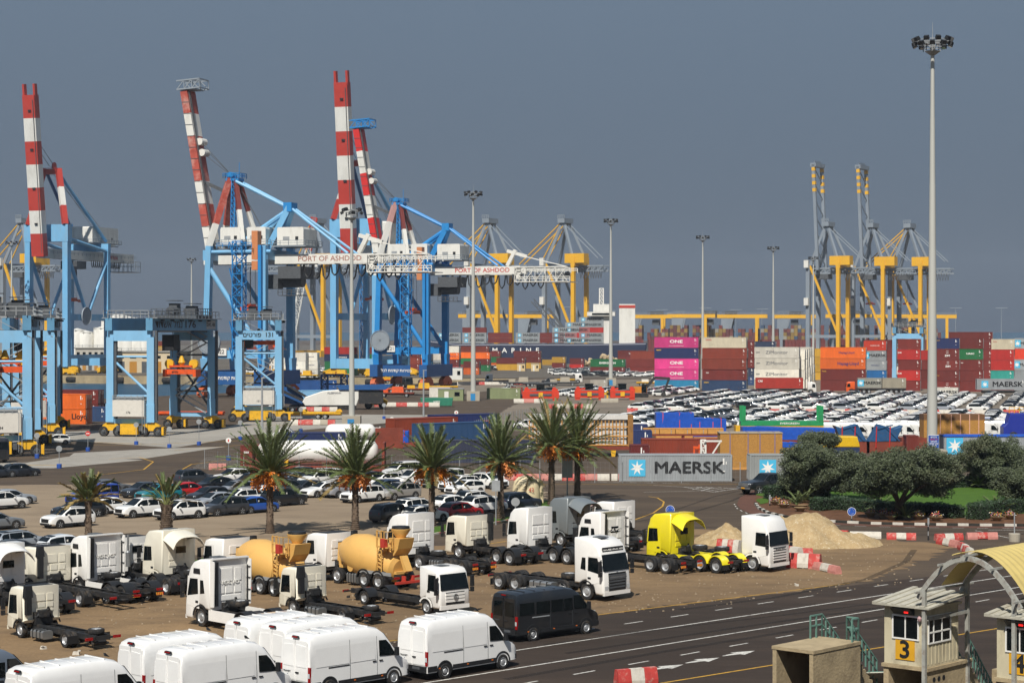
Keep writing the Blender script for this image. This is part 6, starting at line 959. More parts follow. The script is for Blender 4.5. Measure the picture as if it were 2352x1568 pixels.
t, L = tank('smaller white tank with rounded end behind the huge one', 745, 862, 1030, 1.15, 1.05, rz=R(8)); [ob('rack_end_wall', MB().bx(xa, xb, ya, ya + .3, -1, zz).mesh('rack_end_wall', M_RUST), t) for xa, xb, ya, zz in ((-L / 2 - .5, -L / 2 + 2.6, -2.2, 1.3), (L / 2 - .2, L / 2 + 3.6, -1.9, 1.8))]; ob('nozzle', MB().lathe([(.18, 0), (.18, .7), (.32, .72), (.32, .8)], (L / 2 - .2, 0, 1.6), 'x', 14).mesh('nozzle', M_TWH), t)
t, w = tarp_box('small cargo under bright blue tarpaulin on a low flat rack, between the palms', 875, 938, 1025, 1.6, 2.4, z=.55); straps(t, w, 1.6, 2.4, (.15, .5, .85), M_CRED); ob('rack_deck', MB().bx(-w / 2 - .5, w / 2 + 1, -.1, 2.6, -.55, -.03).mesh('rack_deck', M_RUST), t)
# the row behind the lettered container
t, w = tarp_box('tall cargo under royal blue tarpaulin, left of the slanting one', 1507, 1594, 1012, 3.2, 3.2, z=.9); straps(t, w, 3.2, 3.2, (.18, .62, .93)); ob('pallet', MB().bx(-w / 2, w / 2, 0, 3, -.9, -.02).mesh('pallet', M_PINE), t)
t, w = tarp_box('slanting cargo under royal blue tarpaulin, right of the tall one', 1592, 1668, 1012, 2.75, 3., .15, z=.6); straps(t, w, 2.7, 3., (.2, .6, .85)); ob('pallet', MB().bx(-w / 2, w / 2, 0, 3, -.6, -.02).mesh('pallet', M_PINE), t)
p0 = at(1478, 1022)
for i in range(5): x = 1478 + i * 37; t = thing('wooden_case', 'low pine case with metal straps, %s from the left above the rust-red open container' % ('first', 'second', 'third', 'fourth', 'fifth')[i], 'crate', at(x + 18, 1022) + V((0, 0, 1.6)), 0, 'row of pine cases'); ob('case', MB().bx(-1.1, 1.1, 0, 1.6, 0, .75).mesh('case', M_PINE), t); ob('top_board', MB().bx(-1.12, 1.12, -.03, 1.63, .66, .78).mesh('top_board', M_PINE), t); ob('strap', MB().bx(.5, .57, -.03, -.005, 0, .76).mesh('strap', M_GALV), t); ob('cleat', MB().bx(-1.1, -1.0, -.03, 0, .02, .65).mesh('cleat', M_PINE), t)
tr = thing('support_rack', 'low rack carrying the row of pine cases', 'rack', at(1570, 1022)); ob('deck', MB().bx(-6, 6, 0, 1.8, 1.3, 1.58).mesh('deck', M_RUST), tr); [ob('leg', MB().bx(x - .15, x + .15, .1, 1.7, 0, 1.3).mesh('leg', M_RUST), tr) for x in (-5.5, 0, 5.5)]
c = placed('rust-red open-top container behind the lettered grey one', '7e321e', 1475, 1062, 0, 10.6, 2.9, marks=False)
placed('small navy container with white codes left of the blue tarpaulin, lower', '22315e', 1447, 1030, 0, 3.0, 2.5, marks=True); placed('dark red container with open doors left of the rust-red one', '5e1e1c', 1448, 1072, 0, 2.2, 2.6); q = placed('small navy container left of the blue tarpaulin, upper of two', '22315e', 1450, 1012, 0, 2.4, 2.4)
t, w = box_thing('board_crate', 'large crate of strand board with purple straps', 'crate', 1654, 1797, 1078, 4.1, 3, M_OSB, 0, 'strand board crates', .3)
b = MB()
for i in range(5): ob('board_panel', MB().bx(-w / 2 + w * i / 5 + .008, -w / 2 + w * (i + 1) / 5 - .008, 0, .05, 0, 3.9).mesh('board_panel', M_OSB), t)
ob('crate_core', MB().bx(-w / 2, w / 2, .05, 3, 0, 3.9).mesh('crate_core', M_OSB), t); ob('lid', MB().bx(-w / 2 - .06, w / 2 + .06, -.06, 3.06, 3.9, 4.0).mesh('lid', mat('grey board lid', '9b8f7c', .8)), t); straps(t, w, 4.0, 3, (.16, .45, .64, .88), mat('purple strap', '7a6a80', .6)); ob('runner', MB().bx(-w / 2, w / 2, 0, .3, -.3, -.01).mesh('runner', M_PINE), t)
t, w = box_thing('board_crate', 'wide strand board crate with pale uprights beside the tall mast', 'crate', 2122, 2262, 1030, 3.2, 3, M_OSB, 0, 'strand board crates', 1.5); ob('crate_core', MB().bx(-w / 2, w / 2, .02, 3, 0, 2.4).mesh('crate_core', M_OSB), t); ob('upper_panel', MB().bx(-w / 2, w / 2, .04, 3, 2.4, 3.2).mesh('upper_panel', mat('dark plywood', '6b4a2c', .8)), t); straps(t, w, 3.2, 3, (.08, .27, .45, .6, .75, .9), mat('pale upright', 'c99a84', .6)); ob('base_deck', MB().bx(-w / 2 - 3, w / 2, 0, 3, -1.5, -.02).mesh('base_deck', M_RUST), t)
# flat racks
M_FGR = mat('flat rack green', '1f8a52', .5, var=.12, dirt='3c2c1c', damt=.25); t, w = box_thing('flat_rack', 'green flat rack with tall end posts and white lettering', 'flat rack', 1702, 1892, 1030, 1, 3, None, 0, None, 3.15); ob('deck', MB().bx(-w / 2, w / 2, 0, 2.4, 0, .62).mesh('deck', M_FGR), t)
for s in (-1, 1):
    for y in (.1, 2.3): ob('end_post', MB().bx(s * (w / 2 - .35) - .3, s * (w / 2 - .35) + .3, y - .12, y + .12, .62, 2.7).mesh('end_post', M_FGR), t)
letter('EVERGREEN', t, (1.0, -.01, .31), size=.36, m=M_LWH, sx=1.4); t2, w2 = box_thing('flat_rack', 'mustard flat rack under the green one', 'flat rack', 1690, 1892, 1030, 1, 3, None); ob('deck', MB().bx(-w2 / 2, w2 / 2, 0, 2.4, 2.35, 3.12).mesh('deck', M_YEL), t2); ob('lower_deck', MB().bx(-w2 / 2 + .2, w2 / 2 - .2, .05, 2.4, 0, 2.33).mesh('lower_deck', M_RUST), t2)
t, w = tarp_box('long low cargo under crumpled blue tarpaulin in front of the green flat rack', 1706, 1918, 1046, 1.65, 3., .25, z=2.05); ob('pallet', MB().bx(-w / 2, w / 2, 0, 3, -2.05, -.02).mesh('pallet', M_RUST), t)
placed('mustard container half hidden by the olive tree', 'a8842c', 1796, 1066, 0, 5.2, 2.0, 'MSC', marks=False); t, w = tarp_box('small blue tarpaulin strip on the mustard container', 1798, 1858, 1066, .55, 2.2, z=2.05)
t, w = box_thing('yellow_tarp_cargo', 'cargo under yellow tarpaulin with dark letters behind the olive trees', 'cargo', 1878, 1975, 1056, 1.5, 3, None, 0, None, 1.6); b = MB().prism([(-w / 2, 0), (w / 2 + .05, 0), (w / 2 - .3, 1.3), (-w / 2 + .2, 1.4)], 0, 3, bev=.1); ob('tarpaulin', b.mesh('tarpaulin', mat('yellow tarpaulin', 'd0a814', .45, var=.12, bump=.6, bscale=4)), t); letter('AGC', t, (-w * .18, -.02, .45), size=.7, m=M_LNV, bold=.04); ob('steel_box', MB().bx(-w / 2, w / 2, .05, 2.9, -1.6, -.01).mesh('steel_box', mat('dark navy steel', '1f2d4c', .6)), t)
for i, (xl, xr, fl) in enumerate(((1918, 1992, 0), (1996, 2074, 1))):
    t, w = box_thing('steel_chute', 'dark blue steel chute with red stays, %s of two' % ('left', 'right')[i], 'steel part', xl, xr, 1040, 2, 3, None, 0, 'dark blue steel chutes', 1.5); P = [(-w / 2, 2.1), (-w / 4, 1.7), (w * .2, 2.3), (w / 2, 0), (-w * .3, .05)]
    if fl: P = [(-x, z) for x, z in P][::-1]
    ob('plate', MB().prism(P, 0, 2.4, bev=.05).mesh('plate', M_TB), t); ob('rib', MB().beam((-w / 4, -.05, 1.7), (w * .2, -.05, 2.2), .15).beam((0, -.05, 1.9), (w * .4, -.05, .1), .15).mesh('rib', M_TB), t); [ob('stay', MB().tube((x, -.1, -.8), (x + .1, -.1, 2.0), .07).mesh('stay', M_CRED2), t) for x in (-w * .3, w * .1)]
    ob('base_deck', MB().bx(-w / 2 - .3, w / 2 + .3, 0, 2.5, -1.5, -.02).mesh('base_deck', M_RUST), t)
t = thing('open_end_frame', 'orange painted upright frame beside the white truss', 'frame', at(1598, 1078)); ob('post', MB().bx(-.28, -.1, 0, .3, 0, 2.6).bx(.35, .55, .2, .5, 0, 2.9).bx(-.28, .5, .1, .3, 2.4, 2.7).mesh('post', M_ORG), t)
t = thing('steel_truss', 'white painted steel truss standing beside the strand board crate', 'truss', at(1634, 1080)); ob('truss', MB().lattice((-.9, .5, 0), (-.9, .5, 3.5), .5, .5, 4, .12).beam((-.9, 0, 3.4), (1.2, 0, 3.4), .2).beam((-.8, 0, .5), (1, 0, 3.3), .16).mesh('truss', M_CWHT), t)
placed('brown end-panel container just right of the dark blue chutes', '6b2a20', 2082, 1046, 0, 1.6, 2.6, marks=False)
t = thing('reach_machine', 'royal blue yard machine cut by the right edge', 'machine', at(2340, 1015)); ob('body', MB().prism([(-2.2, .6), (3, .6), (3, 4.2), (-1.2, 4.2), (-1.6, 2.8), (-2.2, 2.2)], 0, 2.2, bev=.08).mesh('body', mat('royal blue', '1e2f8c', .45, var=.1)), t); ob('guard_rail', MB().rail([(-1.4, 0, 4.2), (3, 0, 4.2)], .9, .8, .04).mesh('guard_rail', M_YEL), t); wheel(t, (-.8, -.2, .75), .75, .5, False, truck=True); wheel(t, (1.6, -.2, .75), .75, .5, False, truck=True)
for i in range(5): k = FCM if False else None
# ---------------------------------------------------------------- ship and far quay
t = thing('cargo_ship', 'dark blue cargo ship with white bridge tower, lettered hull', 'ship', (atY(1232, 790, 1010).x, 1010, 0), -R(4)); b = MB(); Ls = 112
prof = [(-Ls / 2, 6), (-Ls / 2 + 6, -2), (Ls / 2 - 3, -2), (Ls / 2, 10), (Ls / 2 - 28, 10), (-Ls / 2 + 12, 9)]; ob('hull', MB().prism([(-Ls / 2, 12), (-Ls / 2 + 7, -2), (Ls / 2 - 4, -2), (Ls / 2, 8), (Ls / 2, 10.5), (Ls / 2 - 30, 10), (-Ls / 2 + 16, 10)], -8, 8, bev=.8).mesh('hull', mat('ship hull navy', '1d2740', .5, var=.15, scale=.1)), t); letter('M  A  R  I  N  E', t, (-10, -8.1, 6.6), size=3.4, m=M_LWH, bold=.03, sx=1.1)
b = MB().bx(28, 38, -7, 7, 10, 26).bx(26, 40, -9, 9, 24, 26).bx(29, 37, -6, 6, 26, 30); o = ob('bridge_tower', b.mesh('bridge_tower', M_CWHT), t); ob('bridge_windows', MB().bx(28.5, 37.5, -9.05, -9, 24.4, 25.4).mesh('bridge_windows', M_GLASS), o); o = ob('funnel', MB().bx(42, 50, -4, 4, 10, 30).mesh('funnel', M_CWHT), t); ob('funnel_band', MB().bx(41.9, 50.1, -4.1, 4.1, 28, 29.4).mesh('funnel_band', M_CRED), o); ob('radar_mast', MB().lattice((33, 0, 30), (33, 0, 38), 2, 2, 4, .3).mesh('radar_mast', M_CWHT), t); ob('deck_crane', MB().beam((6, 0, 28), (20, -2, 10), 1.2).lattice((-2, 0, 32), (18, 0, 10), 2, 2, 7, .25).mesh('deck_crane', M_GREYD), t)
k = 0
for x, cols in ((-50, 'gg'), (-37, 'ggm'), (-24, 'mm'), (-10, 'gg'), (2, 'mm'), (8.5, 'ggg'), (15, 'grgg'), (22.0, 'ggrgg')):
    for z, c in enumerate(cols): q = (t.matrix_world @ V((0, 0, 0))) if False else t.location + V((cos(-R(4)) * x - sin(-R(4)) * -7.5, sin(-R(4)) * x + cos(-R(4)) * -7.5, 10.4 + z * 2.62)); container('%s container on the ship deck, %s tier, %s bay from the stern end' % (CN[c][1], LV[z], ('first', 'second', 'third', 'fourth', 'fifth', 'sixth', 'seventh', 'eighth')[k]), CN[c][0], q, -R(4), 12.19, 2.6, 'MAERSK' if c == 'g' else None, 'containers on the ship', False, False, c == 'g')
    k += 1
t = thing('rubble_heap', 'heap of pale rubble stones behind the green container', 'rubble', at(1390, 848)); rg = random.Random(2)
for i in range(46): a = rg.uniform(0, 2 * pi); r_ = rg.random() ** .6; x, y = cos(a) * r_ * 14, sin(a) * r_ * 4; ob('stone', cached(('stone', i % 4), lambda: MB().lathe([(.2, -.5), (.8, -.3), (1.0, .1), (.6, .6), (.1, .7)], n=6).mesh('stone', mat('pale stone', 'b09c7c', .9, var=.2, bump=.4))), t, (x, y, (1 - r_) * 5 + rg.uniform(.2, 1)), (rg.random() * 3, rg.random() * 3, rg.random() * 3), rg.uniform(1.0, 1.9))
# warehouses and silos beyond the quay on the left
def warehouse(label, xl, xr, yb, h, d, col, door=None):
    p, q = at(xl, yb), at(xr, yb); w = q.x - p.x; t = thing('warehouse', label, 'building', V(((p.x + q.x) / 2, p.y, 0)), -R(14)); ob('wall', MB().bx(-w / 2, w / 2, 0, d, 0, h).mesh('wall', mat('render ' + col, col, .8, var=.1, scale=.2, dirt='7a6c58', damt=.3, dscale=.1)), t); ob('roof', MB().bx(-w / 2 - .4, w / 2 + .4, -.4, d, h, h + .5).mesh('roof', mat('roof grey', '8b8880', .7)), t)
    for i in range(5):
        x = -w / 2 + w * (i + .5) / 5; ob('door', MB().bx(x - w * .06, x + w * .06, -.06, -.01, 0, h * .55).mesh('door', mat('door ochre', 'a8772c', .6) if i % 2 else M_GREYD), t)
        ob('window', MB().bx(x - w * .05, x + w * .05, -.06, -.01, h * .7, h * .84).mesh('window', M_GLASS), t)
    ob('parapet_rail', MB().rail([(-w / 2, -.2, h + .5), (w / 2, -.2, h + .5)], 1.1, 3, .06).mesh('parapet_rail', M_GALV), t)
warehouse('long cream warehouse with ochre doors beyond the harbour basin', 258, 410, 856, 8, 14, 'c4b496'); warehouse('low grey-white building beyond the quay, behind the striped crane', 170, 244, 850, 9, 12, 'aaa69c'); warehouse('white block with blue base among the crane legs', 606, 650, 860, 6, 8, 'd2cec4')
for i, (x, h, r_) in enumerate(((256, 22, 5), (272, 24, 5.5), (292, 23, 5.5), (318, 20, 5), (332, 19, 4.5), (236, 18, 4.5), (178, 17, 4), (196, 16, 4))): p = atY(x, 780, 980); t = tag(ob('silo', MB().lathe([(r_, 0), (r_, h - 1), (r_ * .9, h - .2), (.3, h + .8)], n=20).rail([(r_ * cos(a * pi / 4), r_ * sin(a * pi / 4), h - 1) for a in range(9)], 1.1, 3, .08).mesh('silo', M_CWHT, 40), None, (p.x, 980, 0)), 'white storage silo behind the left gantry, %s of the group' % ('first', 'second', 'third', 'fourth', 'fifth', 'sixth', 'seventh', 'eighth')[i], 'silo', 'white silos')
# lattice boom crane behind the girders
p = atY(655, 740, 640); p.z = 0; t = thing('lattice_crane', 'white lattice boom crane with red tip behind the lettered girders', 'crane', p); q = atY(722, 500, 640) - p; h0 = V((0, 0, 3)); ob('boom', MB().lattice(h0, q * .93, 1.8, 1.8, 22, .14).mesh('boom', M_CWHT), t); ob('boom_tip', MB().lattice(q * .93, q, 1.8, 1.8, 3, .2).mesh('boom_tip', M_CRED), t); ob('boom_middle', MB().lattice(q * .80, q * .93, 1.82, 1.82, 4, .16).mesh('boom_middle', M_CRED), t); ob('hoist_rope', MB().beam(q, q + V((.6, 0, -14)), .1).mesh('hoist_rope', M_GREYD), t); ob('hook_block', MB().box(q + V((.6, 0, -15)), (.8, .6, 1.6)).mesh('hook_block', M_CWHT), t); ob('cab_body', MB().bx(-4, 3, -2, 2, 0, 4).mesh('cab_body', M_YEL), t)
# ---------------------------------------------------------------- palms
M_FROND = mat('palm frond', '566337', .55, var=.3, scale=1.5, dirt='7a6f42', damt=.5, dscale=2.5, dlo=.55); M_FDRY = mat('dry palm frond', '86713f', .7, var=.3, scale=2); M_BARK = mat('palm bark', '5f5042', .95, var=.4, scale=5, bump=.6); M_DATE = mat('date fruit', 'c9771a', .5, var=.3, scale=6); M_RACH = mat('frond stalk', '7c8048', .6, var=.15)
def frond_mesh(droop, L=3.1, dry=False, stalk=.12, leaf=.62, seed=0):
    def mk():
        rg = random.Random(seed); b = MB(); n = 42; pt = lambda t: V((L * t * (1 - .12 * droop * t), .06 * sin(t * 5 + seed), -droop * L * t * t * .55))
        for i in range(8): b.tube(pt(i / 8), pt((i + 1) / 8), .028 * (1 - i / 9), n=4, mi=1, caps=False)
        for i in range(n):
            t = stalk + (1 - stalk) * i / n; p = pt(t); d = (pt(min(1, t + .02)) - pt(t - .02)).normalized(); l = leaf * (1.05 - .55 * t) * (.5 + .5 * min(1, (t - stalk) * 7 + .3)); w = .042
            for s in (1, -1):
                sd = (d * rg.uniform(.65, .9) + V((0, s, 0)) * rg.uniform(.55, .8) + V((0, 0, rg.uniform(.05, .45)))).normalized(); q = p + sd * l * rg.uniform(.8, 1.1) + V((0, 0, -.12 * l)); m = p + sd * l * .5; k = d.cross(sd).normalized() * .01 + d * w
                b.add([p - k, p + k, m + k * .9, q, m - k * .9], [(0, 1, 2, 3, 4)], 0)
        return b.mesh('frond', [M_FDRY if dry else M_FROND, M_RACH])
    return cached(('frond', droop, L, dry, stalk, leaf, seed), mk)
def trunk_mesh(h, r0, r1, shag=0):
    b = MB(); n = int(h / .16); prof = []
    for i in range(n + 1): f = i / n; r = r0 + (r1 - r0) * f + (.10 * (1 - f * 6) if f < .16 else 0) + (.09 * (f - .82) / .18 if f > .82 else 0); prof += [(r * .93, h * f), (r * 1.04, h * (f + .8 / n))]
    b.lathe(prof, n=14); rg = random.Random(int(h * 100))
    for i in range(int(h * 26)):
        f = rg.random(); a = rg.uniform(0, 2 * pi); r = (r0 + (r1 - r0) * f) * .98; z = h * f; l = .12 + .16 * (f > .75) + .14 * shag; o = V((cos(a), sin(a), 0)); tt = V((-sin(a), cos(a), 0)); p = V((o.x * r, o.y * r, z)); b.add([p - tt * .07, p + tt * .07, p + o * l * .45 + V((0, 0, l)) + tt * .03, p + o * l * .45 + V((0, 0, l)) - tt * .03, p + V((0, 0, l * .8))], [(0, 1, 2, 3), (0, 3, 4), (1, 4, 2)])
    return b.mesh('trunk', M_BARK, 60)
DATES = cached('dates', lambda: None)
def dates_mesh(seed):
    def mk():
        rg = random.Random(seed); b = MB()
        for i in range(22):
            e = V((rg.uniform(.25, .75), rg.uniform(-.32, .32), rg.uniform(-.95, -.1))); b.tube((0, 0, 0), e, .012, n=3, mi=1, caps=False)
            for k in range(7): c = V((0, 0, 0)).lerp(e, .4 + .1 * k) + V((rg.uniform(-.05, .05), rg.uniform(-.05, .05), rg.uniform(-.05, .05))); b.lathe([(.01, -.05), (.05, 0), (.01, .05)], tuple(c), n=5)
        return b.mesh('date_bunch', [M_DATE, M_AMBER])
    return cached(('dates', seed), mk)
def palm(label, x, yb, ycrown, n=46, L=3.1, dry=0., dates=5, r=.3, lo=-8, seed=0, narrow=False, lean=0.):
    p = at(x, yb); d = ray(x, ycrown); H = HC + d.z * (p.y / d.y); t = thing('palm_tree', label, 'palm tree', p, seed, 'palms along the truck yard'); rg = random.Random(seed + 40)
    ob('trunk', trunk_mesh(H, r, r * .82, narrow), t)
    for i in range(n):
        f = (i + .5) / n; el = lo + (88 - lo) * (f ** .85) + rg.uniform(-6, 6); a = i * 2.399963 + rg.uniform(-.2, .2); dr = max(.1, .85 - .85 * f) + rg.uniform(-.1, .15); k = (.35 if dr < .45 else .6 if dr < .8 else .95); s = rg.uniform(.85, 1.1) * (1 if f < .8 else 1.05); isdry = rg.random() < dry + (.25 if f < .12 else 0)
        ob('frond', frond_mesh(k, L, isdry, .12 if not narrow else .42, .62 if not narrow else .42, i % 3), t, (cos(a) * .12, sin(a) * .12, H + .15 * f), (rg.uniform(-.4, .4), -R(el), a), s)
    for i in range(dates): a = i * 2 * pi / max(1, dates) + rg.uniform(-.4, .4) - 1.2; ob('date_bunch', dates_mesh(i % 3), t, (cos(a) * .42, sin(a) * .42, H + .35), (0, 0, a), rg.uniform(1.15, 1.6))
    return t
palm('small half-dry palm, leftmost of the row', 203, 1247, 1152, 30, 2.3, .55, 0, .27, 0, 1); palm('shaggy thick-trunked palm with few upright fronds, second from the left', 382, 1240, 1162, 22, 2.3, .05, 0, .46, 30, 2, True); palm('tall palm with orange dates, third from the left', 620, 1224, 1092, 66, 4.3, .04, 9, .3, -2, 3); palm('palm with orange dates before the white tank, fourth from the left', 816, 1216, 1098, 56, 4.0, .03, 7, .29, 2, 4); palm('palm with orange dates, fifth from the left', 992, 1206, 1082, 54, 3.7, .03, 7, .28, 2, 5); palm('palm with large orange date bunches, sixth from the left', 1150, 1192, 1068, 58, 3.9, .05, 9, .29, 0, 6)
palm('tall palm before the slatted crate, left of a close pair', 1267, 1160, 1032, 66, 4.5, .08, 9, .32, 0, 7); palm('tall palm before the slatted crate, right of a close pair', 1326, 1150, 1032, 62, 4.4, .1, 9, .31, 0, 8)
# ---------------------------------------------------------------- olive trees, hedges, shrubs
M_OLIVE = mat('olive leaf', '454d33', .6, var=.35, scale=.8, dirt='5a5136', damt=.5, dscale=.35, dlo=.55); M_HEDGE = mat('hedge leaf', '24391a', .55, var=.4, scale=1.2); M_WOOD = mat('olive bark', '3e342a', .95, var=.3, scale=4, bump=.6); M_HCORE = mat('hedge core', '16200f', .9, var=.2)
def leaf(b, c, s, rg, nrm=None, mi=0):
    u = V((rg.gauss(0, 1), rg.gauss(0, 1), rg.gauss(0, 1))).normalized(); v = u.orthogonal().normalized() * s * .32; u = u * s * .5; b.add([c - u, c + v, c + u, c - v], [(0, 1, 2, 3)], mi)
def crown_mesh(rx, ry, rz, seed, nc=110, nl=290, ls=.165):
    rg = random.Random(seed); b = MB(); lob = [(V((rg.uniform(-.55, .55), rg.uniform(-.5, .5), rg.uniform(-.05, .35))), rg.uniform(.45, .62)) for _ in range(8)] + [(V((-.62, 0, -.1)), .4), (V((.62, 0, -.12)), .4)]
    for i in range(nc):
        c0, r0 = rg.choice(lob); d = V((rg.gauss(0, 1), rg.gauss(0, 1), rg.gauss(0, 1) + .15)).normalized(); c = c0 + d * r0 * rg.uniform(.72, 1.02)
        if c.z < -.42: c.z = -.42 + rg.uniform(0, .1)
        C = V((c.x * rx, c.y * ry, c.z * rz)); R0 = rg.uniform(.5, .95)
        for k in range(nl): e = V((rg.gauss(0, 1), rg.gauss(0, 1), rg.gauss(0, 1))); e = e.normalized() * R0 * rg.random() ** .45; e.z *= .75; leaf(b, C + e, ls * rg.uniform(.7, 1.3), rg)
    return b.mesh('crown', M_OLIVE)
def olive(label, x, yb, cx, cy, rx, rz, seed, nc=120, depth=1.):
    p = at(x, yb); q = atY(cx, cy, p.y); t = thing('olive_tree', label, 'tree', p, 0, 'olive trees of the roundabout'); off = q - p
    b = MB(); rg = random.Random(seed); b.tube((0, 0, 0), (0, 0, .25), .55, .42, 10).tube((0, 0, .2), (.05, 0, off.z * .42), .42, .32, 10)
    for i in range(6): a = i * 1.05 + rg.random(); e = V((off.x + cos(a) * rx * .6, sin(a) * rx * .5, off.z + rg.uniform(-.2, .5))); m = V((.05, 0, off.z * .4)).lerp(e, .5) + V((0, 0, .2)); b.tube((.05, 0, off.z * .38), m, .2, .13, 7).tube(m, e, .13, .05, 6)
    ob('trunk', b.mesh('trunk', M_WOOD, 50), t); ob('crown', crown_mesh(rx, rx * depth, rz, seed, nc), t, off)
olive('large olive tree with a brownish side, left one behind the pickup', 1890, 1150, 1900, 1090, 4.4, 3.6, 1, 240); olive('broad dark olive tree at the middle of the roundabout', 2064, 1196, 2086, 1094, 4.2, 3.35, 2, 250); olive('dark olive tree behind the lawn near the right edge', 2256, 1122, 2278, 1064, 4.3, 3.2, 3, 200); olive('small olive tree cut by the right edge', 2345, 1176, 2348, 1112, 2.6, 2.0, 4, 90); olive('small round olive tree top behind the left large one', 1905, 1110, 1885, 1012, 1.9, 1.0, 5, 40)
isl = D2([(1735, 1158), (1742, 1168), (1765, 1180), (1800, 1188), (1850, 1195), (1920, 1200), (2000, 1204), (2100, 1206), (2250, 1208), (2420, 1209), (2900, 1205), (2900, 1100), (2300, 1104), (2000, 1110), (1830, 1116), (1760, 1126), (1735, 1144)])
def offset_poly(P, d):
    c = sum((V(p) for p in P), V((0, 0, 0))) / len(P); return [c + (V(p) - c) * (1 + d / (V(p) - c).length) for p in P]
sheet('roundabout_apron', offset_poly(isl, 1.7), G_BRICK, .02); struct('roundabout_bed', (lambda b: b.mesh('roundabout_bed', G_SOIL))((lambda b: (b.add([(p.x, p.y, z) for z in (0, .16) for p in isl], [tuple(range(len(isl), 2 * len(isl)))] + [(i, (i + 1) % len(isl), len(isl) + (i + 1) % len(isl), len(isl) + i) for i in range(len(isl))]), b)[1])(MB())))
sheet('lawn', D2([(1735, 1140), (1760, 1128), (1900, 1122), (2100, 1118), (2600, 1112), (2600, 1172), (2240, 1188), (2200, 1190), (2185, 1175), (2100, 1165), (1960, 1150), (1900, 1146), (1800, 1150)]), G_GRASS, .185, .25); sheet('lawn', D2([(1738, 1150), (1760, 1146), (1765, 1158), (1745, 1162)]), G_GRASS, .19, .15)
# the kerb of black and white stones
rg = random.Random(9); fr = isl[:10]; acc = []
for p, q in zip(fr, fr[1:]):
    n = max(1, round((q - p).length / .95))
    for i in range(n): acc.append((p.lerp(q, i / n), p.lerp(q, (i + 1) / n)))
kb = thing('roundabout_kerb', 'curved kerb of black and white painted stones round the roundabout', 'kerb'); mk_w, mk_b = mat('kerb white', 'bdb9ae', .8, var=.15), mat('kerb black', '26251f', .8, var=.2)
for i, (p, q) in enumerate(acc): d = (q - p); ob('kerb_stone', MB().beam(p + V((0, 0, .11)) + d * .015, q + V((0, 0, .11)) - d * .015, .24, .22).mesh('kerb_stone', mk_w if i % 2 else mk_b), kb)
for i in range(0, len(acc), 2): p, q = acc[i]; c = sum(isl, V((0, 0, 0))) / len(isl); e = (p - c).normalized() * 1.95; line('white_dash', [p + e, q + e], .12, M_MKW, .026)
def hedge(label, pts, w, h, seed=0):
    P = [at(*p) for p in pts]; t = thing('hedge', label, 'hedge', P[0], 0, 'clipped hedges of the roundabout'); o = P[0]; core, b = MB(), MB(); rg = random.Random(seed)
    for p, q in zip(P, P[1:]):
        core.beam(p - o + V((0, 0, .16 + h / 2)), q - o + V((0, 0, .16 + h / 2)), w - .2, h - .1); L = (q - p).length; d = (q - p).normalized(); nn = V((-d.y, d.x, 0)); N = int(L * (w + 2 * h) * 130)
        for i in range(N):
            f = rg.uniform(-.03, 1.03); g = rg.uniform(-1, 1) * (h + w / 2)
            if abs(g) < w / 2: e = nn * g + V((0, 0, h))
            else: e = nn * (w / 2 * (1 if g > 0 else -1)) + V((0, 0, h - (abs(g) - w / 2)))
            c = p - o + d * (L * f) + e * 1. + V((rg.gauss(0, .06), rg.gauss(0, .06), .16 + rg.gauss(0, .06) + .08 * sin(f * L * 2.2))); leaf(b, c, rg.uniform(.09, .17), rg)
        for i in range(int(w * h * 250)):
            for end, s in ((p, -1), (q, 1)): leaf(b, end - o + d * s * rg.uniform(-.1, .12) + nn * rg.uniform(-w / 2, w / 2) + V((0, 0, .16 + rg.uniform(0, h))), .14, rg)
    ob('leaves', b.mesh('leaves', M_HEDGE), t); ob('core', core.mesh('core', M_HCORE), t)
hedge('clipped hedge nearest the pickup truck', [(1765, 1150), (1830, 1147), (1900, 1150)], 1.6, 1.15, 1); hedge('clipped hedge in front of the middle olive, left part', [(1872, 1176), (1920, 1172), (1985, 1178), (2050, 1183)], 1.4, 1.0, 2); hedge('clipped hedge right of the middle olive trunk', [(2080, 1186), (2140, 1184), (2200, 1194)], 1.4, .95, 3); hedge('long clipped hedge behind the lawn', [(1890, 1132), (2000, 1130), (2100, 1128), (2200, 1122), (2320, 1120)], 1.5, 1.0, 4); hedge('clipped hedge at the right end of the lawn', [(2240, 1197), (2262, 1190), (2340, 1180), (2400, 1178)], 1.5, 1.2, 5)
for i, (x, y, s) in enumerate(((1830, 1168, .55), (2022, 1180, .55), (2080, 1198, .5), (2290, 1186, .62), (2248, 1124, .5), (1850, 1158, .5))):
    t = thing('cycad', 'low cycad rosette with arching fronds, ' + ('under the left olive', 'before the middle hedge', 'at the foot of the middle olive', 'near the right edge', 'behind the lawn', 'beside the left hedge')[i], 'plant', at(x, y) + V((0, 0, .16)), i, 'cycads of the roundabout')
    for k in range(16): ob('frond', frond_mesh(.6, 3.1, False, .12, .62, k % 3), t, (0, 0, .2), (0, -R(25 + 40 * (k % 3) / 2), k * 2.4), s)
FL = [mat('flower ' + n, c, .6, var=.2) for n, c in (('red', 'b0282c'), ('yellow', 'd8b02c'), ('white', 'd6d0c8'), ('pink', 'c05a80'))]
